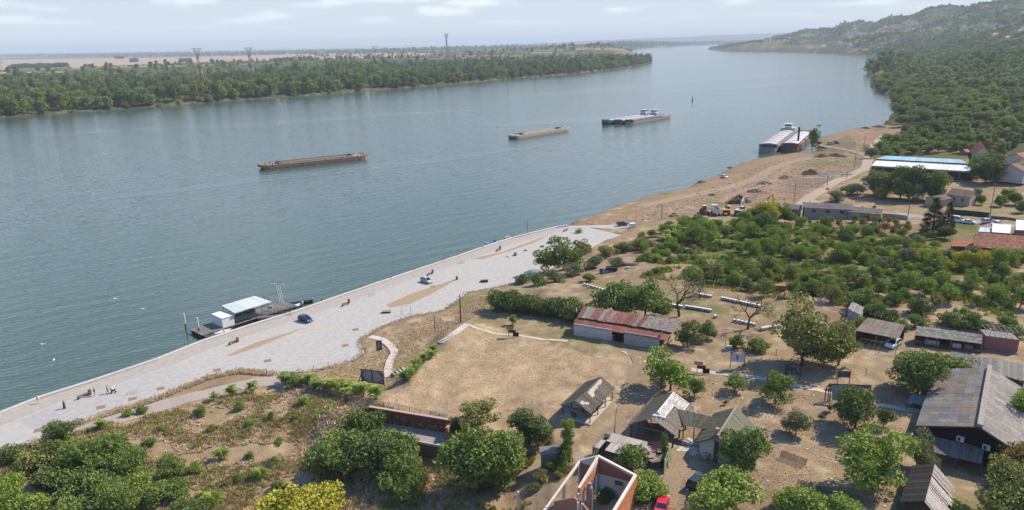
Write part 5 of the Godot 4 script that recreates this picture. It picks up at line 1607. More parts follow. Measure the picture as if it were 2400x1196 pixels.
func build_yard() -> void:
	# --- broken corrugated lean-to shed
	var q := [P(1413, 1010, 9.3), P(1519, 1037, 9.3), P(1492, 1077, 8.4), P(1381.7, 1045.4, 8.4)]
	var o := thing("corrugated_shed", "lean-to shed under broken grey corrugated sheets next to the ruin", "shed", down((q[0] + q[2]) * 0.5, 0.0))
	face(o, "roof_sheet", q[0], q[1], q[2], q[3], 9, 2, "matte", [c3(0.58, 0.53, 0.50), c3(0.50, 0.46, 0.43), c3(0.64, 0.59, 0.55)], 5, 0.08, 0.03, 0.08)
	for i in 4:
		var a: Vector3 = q[i] + (q[(i + 2) % 4] - q[i]) * 0.06
		var b: Vector3 = q[(i + 1) % 4] + (q[(i + 3) % 4] - q[(i + 1) % 4]) * 0.06
		if i != 2: wall(o, "block_wall", a, b, 6.0, minf(a.y, b.y) - 0.12, 0.18, "matte", c3(0.30, 0.26, 0.23))
	for k in 5:
		var m := MB.new()
		m.col = vary(c3(0.30, 0.23, 0.18), 0.3)
		var a: Vector3 = q[0].lerp(q[1], rng.randf_range(0.05, 0.4)).lerp(q[3], rng.randf_range(0.2, 0.6)) + Vector3(0, 0.2, 0)
		m.beam(a, a + Vector3(rng.randf_range(-1.2, 1.2), 0.15, rng.randf_range(-0.6, 0.6)), 0.16, 0.06)
		part(o, "loose_board", m, M.matte, true)
	# --- green sheet gate and collapsed pinkish roof
	var ga := G(1556, 1112)
	var gb := G(1571, 1078)
	o = thing("green_gate", "pale green sheet metal gate beside the ivy wrapped pole", "gate", ga)
	for k in 5:
		wall(o, "gate_panel", ga.lerp(gb, k / 5.0 + 0.01), ga.lerp(gb, (k + 1) / 5.0 - 0.01), 6.3, 8.7, 0.06, "matte", vary(c3(0.30, 0.40, 0.23), 0.06))
	beams(o, "gate_post", [[ga, ga + Vector3(0, 2.5, 0)], [gb, gb + Vector3(0, 2.5, 0)]], 0.12, "metal", c3(0.3, 0.3, 0.28))
	var c := G(1535, 1082)
	o = thing("collapsed_roof", "collapsed pinkish plaster roof with bare laths", "rubble", c)
	for k in 16:
		var m := MB.new()
		m.col = vary(c3(0.50, 0.37, 0.34), 0.2)
		m.box(c + Vector3(rng.randf_range(-1.5, 1.5), 1.0 + rng.randf_range(-0.2, 0.7), rng.randf_range(-1.6, 1.6)), Vector3(rng.randf_range(0.6, 1.3), 0.1, rng.randf_range(0.6, 1.2)), Basis(Vector3.UP, rng.randf()) * Basis(Vector3.RIGHT, rng.randf_range(-0.3, 0.5)))
		part(o, "plaster_slab", m, M.weathered, true)
	for k in 4: 
		var m := MB.new()
		m.col = vary(c3(0.15, 0.06, 0.05), 0.2)
		m.beam(c + Vector3(-0.8 + 0.25 * k, 1.75, -1.9 + 0.5 * k), c + Vector3(1.2 + 0.25 * k, 2.0, -2.0 + 0.5 * k), 0.16)
		part(o, "lath", m, M.matte, true)
	var hp := MB.new()
	hp.col = c3(0.2, 0.16, 0.13)
	hp.box(c + Vector3(0, 0.5, 0), Vector3(3.2, 1.4, 3.4))
	part(o, "heap", hp, M.weathered, true)

	# --- roofless brick ruin
	var yb := 6.3
	var A := P(1490, 1113, 10.5)         # rear right corner
	var pk := P(1402, 1068.5, 12.0)      # rear peak
	var B := P(1360, 1078, 10.5)         # rear left corner
	var ddir := (P(1440, 1196, 10.5) - A).normalized()
	ddir.y = 0
	ddir = ddir.normalized()
	var len := 13.0
	o = thing("brick_ruin", "roofless orange brick ruin with pale wall tops", "ruin", Vector3(pk.x, yb, pk.z) + ddir * 5.0)
	var org := c3(0.50, 0.215, 0.12)
	var pale := c3(0.56, 0.50, 0.45)
	# long right wall with its bricks
	var C := A + ddir * len
	wall(o, "long_wall", A, C, yb - 0.6, 10.4, 0.34, "matte", c3(0.42, 0.20, 0.125))
	wall(o, "wall_coping", A, C, 10.4, 10.55, 0.42, "concrete", pale)
	var outn := Vector3(-ddir.z, 0, ddir.x)
	if outn.x < 0: outn = -outn
	brick_face(o, A + outn * 0.17, A + outn * 0.17 + ddir * 9.0, 6.5, 10.4, outn, 0.7, 0.40, org)
	# rear gable: brick above, white plaster room below
	wall2(o, "rear_wall", A, Vector3(pk.x, 0, pk.z), yb, 10.3, 11.9, 0.34, "matte", c3(0.62, 0.605, 0.595))
	wall2(o, "rear_wall", Vector3(pk.x, 0, pk.z), B, yb, 11.9, 10.3, 0.34, "weathered", c3(0.40, 0.24, 0.18))
	var inn := ddir * 0.19
	wall2(o, "brick_band", A + inn - (A - pk).normalized() * 0.3, pk + inn + (A - pk).normalized() * 0.2, 9.35, 10.15, 11.7, 0.08, "matte", c3(0.33, 0.15, 0.10))
	wall2(o, "wall_coping", A, Vector3(pk.x, 0, pk.z), 10.2, 10.45, 12.05, 0.40, "concrete", pale)
	wall2(o, "wall_coping", Vector3(pk.x, 0, pk.z), B, 10.2, 12.05, 10.45, 0.40, "concrete", pale)
	var wn := A.lerp(pk, 0.42)
	wall(o, "window_opening", wn + inn * 1.1 + (A - pk).normalized() * 0.6, wn + inn * 1.1 - (A - pk).normalized() * 0.6, 8.35, 8.95, 0.1, "matte", c3(0.13, 0.14, 0.09))
	wall(o, "window_sill", wn + inn * 1.5 + (A - pk).normalized() * 0.75, wn + inn * 1.5 - (A - pk).normalized() * 0.75, 8.2, 8.32, 0.2, "matte", c3(0.6, 0.58, 0.55))
	# spine wall of hollow bricks that steps down
	var S0 := Vector3(pk.x, 0, pk.z)
	var S1 := S0 + ddir * 9.5
	wall2(o, "spine_wall", S0, S0 + ddir * 7.0, 9.6, 11.8, 11.0, 0.26, "matte", org)
	wall2(o, "wall_coping", S0, S0 + ddir * 7.0, 11.0, 12.0, 11.2, 0.34, "concrete", pale)
	for k in 6:
		var p := S0 + ddir * (0.4 + 1.7 * k)
		var m := MB.new()
		m.col = c3(0.52, 0.48, 0.44)
		m.box(Vector3(p.x, 8.3, p.z), Vector3(0.3, 4.4, 0.3), Basis(Vector3.UP, 0.5))
		if k != 2: part(o, "concrete_post", m, M.concrete, true)
	var lft := -outn
	brick_face(o, S0 + outn * 0.13 + ddir * 0.3, S0 + outn * 0.13 + ddir * 7.0, 9.7, 11.2, outn, 0.7, 0.30, org)
	# low left side: beam on posts
	var Bb := Vector3(B.x, 0, B.z)
	var Be := Bb + ddir * len
	wall2(o, "left_beam", Bb, Be, 10.1, 10.45, 10.0, 0.3, "concrete", pale)
	for k in 3:
		var p := Bb + ddir * (0.2 + 5.6 * k)
		var m := MB.new()
		m.col = c3(0.5, 0.47, 0.43)
		m.box(Vector3(p.x, 7.5, p.z), Vector3(0.32, 5.4, 0.32), Basis(Vector3.UP, 0.5))
		part(o, "concrete_post", m, M.concrete, true)
	# broken cross gable near the front, two ragged brick triangles
	var X0 := Bb + ddir * 9.3
	var X1 := A + ddir * 9.3
	for seg in [[0.02, 0.36, 9.7, 11.2], [0.36, 0.42, 11.2, 11.0], [0.5, 0.6, 10.7, 9.9], [0.6, 0.78, 9.9, 8.8]]:
		wall2(o, "cross_wall", Vector3(lerpf(X0.x, X1.x, seg[0]), 0, lerpf(X0.z, X1.z, seg[0])), Vector3(lerpf(X0.x, X1.x, seg[1]), 0, lerpf(X0.z, X1.z, seg[1])), 8.2 if seg[0] < 0.4 else 7.2, seg[2], seg[3], 0.28, "matte", c3(0.42, 0.22, 0.155))
	for t in [0.42, 0.5]:
		var p := Vector3(lerpf(X0.x, X1.x, t), 0, lerpf(X0.z, X1.z, t))
		var m := MB.new()
		m.col = c3(0.62, 0.56, 0.53)
		m.box(Vector3(p.x, 8.6, p.z), Vector3(0.25, 4.0, 0.25), Basis(Vector3.UP, 0.5))
		part(o, "concrete_post", m, M.concrete, true)
	var fl := MB.new()
	fl.col = c3(0.46, 0.44, 0.42)
	fl.hull8([Bb + ddir * 9.4 + Vector3(0, 7.4, 0), A * Vector3(1, 0, 1) + ddir * 9.4 + Vector3(0, 7.4, 0), A * Vector3(1, 0, 1) + ddir * len + Vector3(0, 7.4, 0), Be + Vector3(0, 7.4, 0), Bb + ddir * 9.4 + Vector3(0, 8.15, 0), Bb.lerp(A * Vector3(1, 0, 1), 0.8) + ddir * 9.4 + Vector3(0, 8.15, 0), Bb.lerp(A * Vector3(1, 0, 1), 0.8) + ddir * len + Vector3(0, 8.15, 0), Be + Vector3(0, 8.15, 0)])
	part(o, "upper_floor", fl, M.weathered, true)
	for k in 26:
		var m := MB.new()
		m.col = vary([c3(0.5, 0.47, 0.44), c3(0.42, 0.2, 0.14), c3(0.3, 0.09, 0.07)][k % 3], 0.2)
		var p := Bb.lerp(A * Vector3(1, 0, 1), rng.randf_range(0.1, 0.7)) + ddir * rng.randf_range(9.8, 12.8)
		m.box(Vector3(p.x, 8.22, p.z), Vector3(rng.randf_range(0.3, 0.9), 0.18, rng.randf_range(0.2, 0.6)), Basis(Vector3.UP, rng.randf() * 3.0))
		part(o, "rubble_piece", m, M.weathered, true)
	var ch := P(1382, 1134, 10.8)
	var m2 := MB.new()
	m2.col = c3(0.47, 0.37, 0.33)
	m2.tube(Vector3(ch.x, 6.2, ch.z), Vector3(ch.x, 10.2, ch.z), 0.42, 0.42, 8)
	m2.tube(Vector3(ch.x, 10.2, ch.z), Vector3(ch.x, 10.5, ch.z), 0.42, 0.24, 8)
	m2.tube(Vector3(ch.x, 10.5, ch.z), Vector3(ch.x, 10.9, ch.z), 0.24, 0.26, 8)
	part(o, "round_flue", m2, M.weathered, true)
	var pp := G(1215, 1215)
	o = thing("gate_post", "free standing pinkish concrete post in the weeds", "post", pp)
	m2 = MB.new()
	m2.col = c3(0.60, 0.46, 0.42)
	m2.box(Vector3(0, 2.0, 0), Vector3(0.34, 4.6, 0.34))
	m2.ball(Vector3(0, 4.3, 0), Vector3(0.17, 0.12, 0.17), 8, 4)
	part(o, "shaft", m2, M.concrete)
	o = thing("outhouse", "small red brick outhouse swallowed by trees", "outhouse", G(1290, 1085))
	var og := o.position
	wall(o, "wall", og + Vector3(0.6, 0, -0.4), og + Vector3(1.0, 0, 1.2), og.y - 0.5, og.y + 2.4, 0.3, "matte", c3(0.36, 0.11, 0.08))
	wall(o, "wall", og + Vector3(-1.5, 0, 1.2), og + Vector3(0.9, 0, 1.25), og.y - 0.5, og.y + 2.2, 0.2, "matte", c3(0.2, 0.2, 0.2))
	var orf := MB.new()
	orf.col = c3(0.3, 0.27, 0.25)
	orf.slab(og + Vector3(-1.7, 2.5, -0.6), og + Vector3(1.2, 2.7, -0.6), og + Vector3(1.3, 2.5, 1.4), og + Vector3(-1.6, 2.3, 1.4), 0.1)
	part(o, "roof", orf, M.weathered, true)

	# --- brick terraces below the mown field
	var wa := Vector3(wall_a.x, 0, wall_a.y)
	var u3 := Vector3(wall_u.x, 0, wall_u.y)
	var n3 := Vector3(wall_n.x, 0, wall_n.y)
	o = thing("brick_terrace", "two stepped red brick retaining walls below the mown field", "retaining wall", wa + u3 * wall_len * 0.5 + n3 * 3.0 + Vector3(0, 0.7, 0))
	var wb := wa + u3 * wall_len
	wall(o, "upper_wall", wa, wb, 0.4, 6.2, 0.45, "matte", c3(0.23, 0.085, 0.06))
	wall(o, "coping", wa, wb, 6.2, 6.34, 0.62, "matte", c3(0.50, 0.36, 0.29))
	brick_face(o, wa + n3 * 0.22 + u3 * 2.0, wb + n3 * 0.22, 4.0, 6.1, n3, 0.9, 0.42, c3(0.26, 0.095, 0.065))
	wall(o, "end_pier", wb, wb + n3 * 2.4, 0.4, 6.1, 0.5, "matte", c3(0.44, 0.235, 0.165))
	var tr := MB.new()
	tr.col = c3(0.42, 0.37, 0.33)
	var t0 := wa + n3 * 0.25
	var t1 := wb + n3 * 0.25
	tr.hull8([t0 + Vector3(0, 3.4, 0), t1 + Vector3(0, 3.4, 0), t1 + n3 * 3.9 + Vector3(0, 3.4, 0), t0 + n3 * 3.9 + Vector3(0, 3.4, 0), t0 + Vector3(0, 3.75, 0), t1 + Vector3(0, 3.75, 0), t1 + n3 * 3.9 + Vector3(0, 3.75, 0), t0 + n3 * 3.9 + Vector3(0, 3.75, 0)])
	part(o, "terrace_slab", tr, M.weathered, true)
	wall(o, "lower_wall", t0 + n3 * 3.7, t1 + n3 * 3.7, 0.3, 3.4, 0.3, "weathered", c3(0.26, 0.17, 0.13))
	wall(o, "slab_edge", t0 + n3 * 3.95, t1 + n3 * 3.95, 3.45, 3.85, 0.14, "concrete", c3(0.52, 0.48, 0.44))
	wall(o, "side_wall", t1 + n3 * 0.2, t1 + n3 * 3.6, 0.3, 3.4, 0.35, "matte", c3(0.42, 0.24, 0.17))

func build_halls() -> void:
	# --- the big hall at the right with panelled roof
	var R0 := P(2296.5, 1002, 12.5)
	var R1 := P(2320.4, 862, 12.5)
	var L0 := P(2149.8, 999, 9.5)
	var along := R1 - R0
	var L1 := L0 + along
	var E0 := R0 + (R0 - L0) * Vector3(1, 0, 1) * 0.95 + Vector3(0, -3.0, 0)
	var E1 := E0 + along
	var o := thing("big_hall", "big dark timber hall roofed with weathered grey panels", "hall", down((E0 + L1) * 0.5, 0.0))
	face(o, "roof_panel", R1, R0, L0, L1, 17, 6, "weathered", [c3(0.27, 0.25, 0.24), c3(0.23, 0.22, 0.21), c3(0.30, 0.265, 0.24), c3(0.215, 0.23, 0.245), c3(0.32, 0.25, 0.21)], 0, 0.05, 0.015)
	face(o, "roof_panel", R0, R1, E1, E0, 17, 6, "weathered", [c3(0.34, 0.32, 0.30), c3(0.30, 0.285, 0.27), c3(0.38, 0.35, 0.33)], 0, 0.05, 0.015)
	beams(o, "ridge_cap", [[R0 + Vector3(0, 0.15, 0), R1 + Vector3(0, 0.15, 0)]], 0.7, "weathered", c3(0.47, 0.43, 0.39))
	var ins := along.normalized() * 0.9
	var a := L0.lerp(E0, 0.06) + ins - Vector3(0, 0.05, 0)
	var b := E0.lerp(L0, 0.06) + ins - Vector3(0, 0.05, 0)
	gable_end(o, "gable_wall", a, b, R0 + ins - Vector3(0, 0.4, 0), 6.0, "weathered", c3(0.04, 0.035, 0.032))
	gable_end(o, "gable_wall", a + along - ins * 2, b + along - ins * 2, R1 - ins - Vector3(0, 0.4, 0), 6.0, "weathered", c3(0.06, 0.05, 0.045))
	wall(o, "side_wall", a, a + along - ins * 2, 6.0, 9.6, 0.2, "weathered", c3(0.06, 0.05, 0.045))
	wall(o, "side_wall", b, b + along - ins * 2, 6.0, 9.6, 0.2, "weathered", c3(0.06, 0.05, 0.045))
	beams(o, "barge_board", [[L0, R0], [E0, R0]], 0.2, "matte", c3(0.12, 0.1, 0.09))
	var back := -along.normalized()
	for q in [[2252, 1027], [2313, 1047]]:
		var pl := Plane((b - a).cross(Vector3.UP).normalized(), a)
		var hit = pl.intersects_ray(EYE, ray(q[0], q[1]))
		if hit == null: continue
		var u := MB.new()
		u.col = c3(0.62, 0.63, 0.64)
		var bs := Basis((b - a).normalized() * Vector3(1, 0, 1), Vector3.UP, back * Vector3(1, 0, 1)).orthonormalized()
		u.box(hit + back * 0.3, Vector3(1.0, 0.75, 0.4), bs)
		var un := part(o, "air_conditioner", u, M.paint, true)
		var fan := MB.new()
		fan.col = c3(0.06, 0.08, 0.11)
		fan.tube(hit + back * 0.48 - bs.x * 0.12, hit + back * 0.53 - bs.x * 0.12, 0.29, 0.29, 12)
		part(un, "fan_grille", fan, M.matte, true)
	# slatted canopy in front
	var q := [P(2189, 1024, 9.0), P(2308, 1049, 9.0), P(2302, 1088, 8.3), P(2187, 1060, 8.3)]
	o = thing("slatted_canopy", "canopy of grey slats along the big hall's front", "canopy", down((q[2] + q[3]) * 0.5, 0.0))
	face(o, "slat", q[0], q[1], q[2], q[3], 46, 1, "weathered", [c3(0.25, 0.22, 0.19), c3(0.21, 0.185, 0.16), c3(0.29, 0.26, 0.22)], 0, 0.06, 0.04)
	beams(o, "post", [[q[2] - Vector3(0, 0.1, 0), down(q[2])], [q[3] - Vector3(0, 0.1, 0), down(q[3])], [q[2].lerp(q[3], 0.5) - Vector3(0, 0.1, 0), down(q[2].lerp(q[3], 0.5))]], 0.16, "matte", WOOD)
	# broken plank shed at the lower edge
	R0 = P(2167.7, 1176, 10.5)
	R1 = P(2191, 1087.7, 10.5)
	L0 = P(2111, 1178, 8.6)
	along = R1 - R0
	L1 = L0 + along
	E0 = R0 + (R0 - L0) * Vector3(1, 0, 1) + Vector3(0, -1.9, 0)
	E1 = E0 + along
	o = thing("plank_shed", "broken plank shed with bleached splintered roof boards", "shed", down((E0 + L1) * 0.5, 0.0))
	face(o, "roof_board", R1, R0, L0, L1, 26, 1, "weathered", [c3(0.075, 0.07, 0.066), c3(0.055, 0.052, 0.05), c3(0.10, 0.094, 0.09)], 0, 0.05, 0.03)
	face(o, "bleached_board", R0, R1, E1, E0, 32, 1, "weathered", [c3(0.56, 0.50, 0.46), c3(0.48, 0.43, 0.40), c3(0.38, 0.34, 0.31), c3(0.62, 0.56, 0.52)], 0, 0.05, 0.14, 0.12)
	a = L0.lerp(E0, 0.1) + along * 0.05 - Vector3(0, 0.1, 0)
	b = E0.lerp(L0, 0.1) + along * 0.05 - Vector3(0, 0.1, 0)
	gable_end(o, "gable_wall", a, b, R0 + along * 0.05 - Vector3(0, 0.2, 0), 6.0, "weathered", c3(0.09, 0.075, 0.06))
	gable_end(o, "gable_wall", a + along * 0.9, b + along * 0.9, R1 - along * 0.05 - Vector3(0, 0.2, 0), 6.0, "weathered", c3(0.09, 0.075, 0.06))
	wall(o, "side_wall", a, a + along * 0.9, 6.0, 8.4, 0.12, "weathered", c3(0.09, 0.075, 0.06))
	beams(o, "rafter", [[R0.lerp(R1, 0.35) - Vector3(0, 0.12, 0), E0.lerp(E1, 0.35) - Vector3(0, 0.12, 0)], [R0.lerp(R1, 0.65) - Vector3(0, 0.12, 0), E0.lerp(E1, 0.65) - Vector3(0, 0.12, 0)], [R0.lerp(E0, 0.5) - Vector3(0, 0.12, 0), R1.lerp(E1, 0.5) - Vector3(0, 0.12, 0)]], 0.1, "matte", c3(0.4, 0.36, 0.33))
	# long grey slatted roof behind the hall
	q = [P(2229, 824, 10.8), P(2410, 855, 10.8), P(2410, 896, 9.6), P(2226, 848, 9.6)]
	o = thing("slatted_roof_shed", "low shed with long grey ribbed roof behind the big hall", "shed", down((q[2] + q[3]) * 0.5, 0.0))
	face(o, "roof_rib", q[0], q[1], q[2], q[3], 44, 1, "weathered", [c3(0.37, 0.35, 0.315), c3(0.31, 0.295, 0.265), c3(0.42, 0.395, 0.36)], 0, 0.07, 0.03)
	for k in 4: wall(o, "wall", q[k].lerp(q[(k + 2) % 4], 0.05), q[(k + 1) % 4].lerp(q[(k + 3) % 4], 0.05), 7.0, 9.5, 0.15, "matte", c3(0.14, 0.12, 0.10))
	# row of yard sheds
	q = [P(2034, 745, 10.9), P(2123, 762, 10.9), P(2107, 795, 9.9), P(2005, 775, 9.9)]
	o = thing("open_shed", "open shed under a tan corrugated roof sheltering a white car", "shed", down((q[2] + q[3]) * 0.5, 0.0))
	face(o, "roof_sheet", q[0], q[1], q[2], q[3], 8, 2, "weathered", [c3(0.33, 0.285, 0.24), c3(0.36, 0.315, 0.27)], 5, 0.08, 0.03)
	beams(o, "post", [[q[2] - Vector3(0, 0.1, 0), down(q[2])], [q[3] - Vector3(0, 0.1, 0), down(q[3])], [q[2].lerp(q[3], 0.5) - Vector3(0, 0.1, 0), down(q[2].lerp(q[3], 0.5))]], 0.15, "matte", c3(0.3, 0.26, 0.21))
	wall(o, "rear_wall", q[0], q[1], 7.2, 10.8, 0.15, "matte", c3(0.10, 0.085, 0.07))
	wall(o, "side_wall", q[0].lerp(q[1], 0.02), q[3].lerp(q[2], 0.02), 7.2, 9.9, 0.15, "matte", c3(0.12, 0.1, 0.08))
	q = [P(2149, 764, 10.8), P(2303, 785, 10.8), P(2302, 806, 9.9), P(2146, 786, 9.9)]
	o = thing("tiled_shed", "long low shed with old grey tiles and white tubs inside", "shed", down((q[2] + q[3]) * 0.5, 0.0))
	face(o, "roof_tile", q[0], q[1], q[2], q[3], 26, 6, "weathered", [c3(0.34, 0.32, 0.285), c3(0.28, 0.265, 0.24), c3(0.40, 0.375, 0.34)], 0, 0.06, 0.01)
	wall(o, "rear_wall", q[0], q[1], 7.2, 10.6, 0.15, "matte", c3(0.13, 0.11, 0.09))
	wall(o, "front_parapet", q[3].lerp(q[2], 0.01), q[2], 7.2, 8.3, 0.2, "matte", c3(0.17, 0.09, 0.065))
	for t in [0.0, 0.18, 0.34, 0.55, 0.8, 1.0]: beams(o, "post", [[q[3].lerp(q[2], t) - Vector3(0, 0.1, 0), down(q[3].lerp(q[2], t))]], 0.16, "matte", c3(0.22, 0.18, 0.14))
	for t in [[0.20, 0.3], [0.31, 0.42], [0.62, 0.75], [0.80, 0.92]]:
		wall(o, "white_tub", q[3].lerp(q[2], t[0]) + Vector3(0, 0, -0.9), q[3].lerp(q[2], t[1]) + Vector3(0, 0, -0.9), 8.1, 8.95, 0.6, "matte", c3(0.66, 0.65, 0.62) if t[0] < 0.7 else c3(0.3, 0.28, 0.25))
	var h := [P(2311, 787, 10.8), P(2389, 797, 10.8), P(2385, 828, 8.2), P(2309, 818, 8.2)]
	o = thing("pink_block_shed", "pinkish red rendered block shed with wire bird cage on top", "shed", down(h[3], 0.0))
	var dp := Vector3(0.9, 0, -3.2)
	wall(o, "front_wall", h[0], h[1], 8.2, 10.7, 0.2, "matte", c3(0.40, 0.17, 0.155))
	wall(o, "block_base", h[3], h[2], 6.9, 8.2, 0.5, "weathered", c3(0.30, 0.265, 0.235))
	wall(o, "side_wall", h[1], h[1] + dp, 6.9, 10.7, 0.2, "matte", c3(0.36, 0.16, 0.145))
	wall(o, "side_wall", h[0], h[0] + dp, 6.9, 10.7, 0.2, "matte", c3(0.36, 0.16, 0.145))
	wall(o, "rear_wall", h[0] + dp, h[1] + dp, 6.9, 10.7, 0.2, "matte", c3(0.36, 0.16, 0.145))
	var fr := MB.new()
	fr.col = c3(0.36, 0.34, 0.31)
	fr.slab(h[0] + dp + Vector3(0, 0, 0), h[1] + dp, h[1], h[0], 0.12)
	part(o, "flat_roof", fr, M.weathered, true)
	var cg := []
	for k in 7:
		var p: Vector3 = h[0].lerp(h[1], k / 6.0) + dp * 0.15
		cg.append([p, p + Vector3(0, 1.2, 0)])
		cg.append([p + dp * 0.75, p + dp * 0.75 + Vector3(0, 1.2, 0)])
		cg.append([p + Vector3(0, 1.2, 0), p + dp * 0.75 + Vector3(0, 1.2, 0)])
	cg.append([h[0] + dp * 0.15 + Vector3(0, 1.2, 0), h[1] + dp * 0.15 + Vector3(0, 1.2, 0)])
	cg.append([h[0] + dp * 0.9 + Vector3(0, 1.2, 0), h[1] + dp * 0.9 + Vector3(0, 1.2, 0)])
	var cm := MB.new()
	cm.col = c3(0.4, 0.4, 0.4)
	for s in cg: cm.beam(s[0], s[1], 0.05)
	part(o, "wire_cage", cm, M.metal, true)
	wall(o, "window", h[3].lerp(h[2], 0.26) + Vector3(0, 0, 0.28), h[3].lerp(h[2], 0.5) + Vector3(0, 0, 0.28), 7.4, 8.0, 0.05, "matte", c3(0.35, 0.33, 0.2))
	q = [P(1998, 706, 10.4), P(2026, 722, 10.4), P(2016, 738, 9.6), P(1988, 724, 9.6)]
	o = thing("white_hutch", "small whitewashed hutch behind the open corrugated shed", "hutch", down(q[3], 0.0))
	face(o, "roof_sheet", q[0], q[1], q[2], q[3], 4, 1, "weathered", [c3(0.5, 0.47, 0.44)], 4, 0.06, 0.03)
	for k in 4: wall(o, "wall", q[k].lerp(q[(k + 2) % 4], 0.05), q[(k + 1) % 4].lerp(q[(k + 3) % 4], 0.05), 7.3, 9.6, 0.12, "weathered", c3(0.55, 0.53, 0.51))
	# tarpaulin lean-to
	q = [P(1945, 899, 10.2), P(2042, 903, 10.0), P(2038, 912, 9.3), P(1937, 908, 9.4)]
	o = thing("tarpaulin_lean_to", "crooked lean-to hung with a grey tarpaulin", "lean-to", down(q[3], 0.0))
	face(o, "roof_board", q[0], q[1], q[2], q[3], 9, 1, "weathered", [c3(0.2, 0.175, 0.15), c3(0.26, 0.23, 0.2)], 0, 0.06, 0.06)
	beams(o, "post", [[q[3], down(q[3])], [q[3] + Vector3(0.7, 0, 0.3), down(q[3] + Vector3(0.7, 0, 0.3))], [q[2], down(q[2])], [q[0], down(q[0])], [q[1], down(q[1])]], 0.14, "matte", c3(0.18, 0.14, 0.11))
	var tp := MB.new()
	tp.col = c3(0.36, 0.34, 0.32)
	var ta: Vector3 = q[0].lerp(q[3], 0.5) + Vector3(0.5, 0.15, 0.2)
	var tb: Vector3 = q[0].lerp(q[1], 0.45) + Vector3(0, 0.15, 0.6)
	for k in 7:
		var a0 := ta.lerp(tb, k / 7.0)
		var a1 := ta.lerp(tb, (k + 1) / 7.0)
		var f0 := Vector3(0, -2.4, 0.8 + 0.18 * sin(k * 2.0))
		var f1 := Vector3(0, -2.4, 0.8 + 0.18 * sin((k + 1) * 2.0))
		tp.quad(a0, a1, a1 + f1, a0 + f0)
	part(o, "tarpaulin", tp, M.matte, true)
	# green tin porch by the hall
	q = [P(2137, 922, 8.6), P(2172, 927, 8.6), P(2168, 952, 8.0), P(2126, 944, 8.0)]
	o = thing("tin_porch", "small turquoise tin porch at the big hall's eave", "porch", down(q[3], 0.0))
	face(o, "roof_sheet", q[0], q[1], q[2], q[3], 4, 1, "rust", [c3(0.30, 0.40, 0.385), c3(0.36, 0.44, 0.42)], 4, 0.05, 0.02)
	beams(o, "post", [[q[2], down(q[2])], [q[3], down(q[3])], [q[0], down(q[0])]], 0.1, "matte", WOOD)
	# low plank screens lying on the lawn
	for s in [[[1828, 1071], [1890, 1092], 1.3, "short grey paling screen beside the dark leafy tree"], [[1868, 1135], [2060, 1188], 1.1, "long low grey fence at the lower end of the lawn"]]:
		var fa := G(s[0][0], s[0][1])
		var fb := G(s[1][0], s[1][1])
		o = thing("paling_fence", s[3], "fence", (fa + fb) * 0.5)
		var n := int(fa.distance_to(fb) / 0.16)
		for k in n:
			var p := fa.lerp(fb, k / float(n))
			p.y = hgt(p.x, p.z)
			var m := MB.new()
			m.col = vary(c3(0.27, 0.245, 0.215), 0.2)
			m.beam(p - Vector3(0, 0.2, 0), p + Vector3(0.05, s[2] * rng.randf_range(0.85, 1.1), 0.35), 0.11, 0.03)
			part(o, "pale", m, M.weathered, true)

func box_house(called: String, label: String, cat: String, ridge: Array, ew: float, ridge_y: float, eave_y: float, base_y: float, roofc: Array, wallc: Color, nu := 14, nv := 1, mats := "matte", over := 0.4, both := true) -> Node3D:
	# gable house from its two ridge ends in the photograph; ew: horizontal run of each slope
	var R0 := P(ridge[0][0], ridge[0][1], ridge_y)
	var R1 := P(ridge[1][0], ridge[1][1], ridge_y)
	var along := (R1 - R0).normalized()
	var s := Vector3(-along.z, 0, along.x) * ew
	if s.z < 0: s = -s
	var dy := Vector3(0, eave_y - ridge_y, 0)
	var o := thing(called, label, cat, Vector3((R0.x + R1.x) * 0.5, base_y, (R0.z + R1.z) * 0.5))
	face(o, "roof_panel", R0, R1, R1 + s + dy, R0 + s + dy, nu, nv, mats, roofc, 0, 0.08, 0.01)
	if both: face(o, "roof_panel", R0, R1, R1 - s + dy, R0 - s + dy, nu, nv, mats, roofc, 0, 0.08, 0.01)
	var i := along * over
	var k := 1.0 - over / ew
	var t := Vector3(0, -0.12, 0)
	var c := [R0 + s * k + dy * k + i + t, R1 + s * k + dy * k - i + t, R1 - s * k + dy * k - i + t, R0 - s * k + dy * k + i + t]
	wall(o, "front_wall", c[0], c[1], base_y - 0.6, c[0].y, 0.2, "matte", wallc)
	wall(o, "rear_wall", c[2], c[3], base_y - 0.6, c[2].y, 0.2, "matte", wallc)
	gable_end(o, "gable_wall", c[0], c[3], R0 + i + t * 2.0, base_y - 0.6, "matte", wallc)
	gable_end(o, "gable_wall", c[1], c[2], R1 - i + t * 2.0, base_y - 0.6, "matte", wallc)
	o.set_meta("_c", c)
	return o

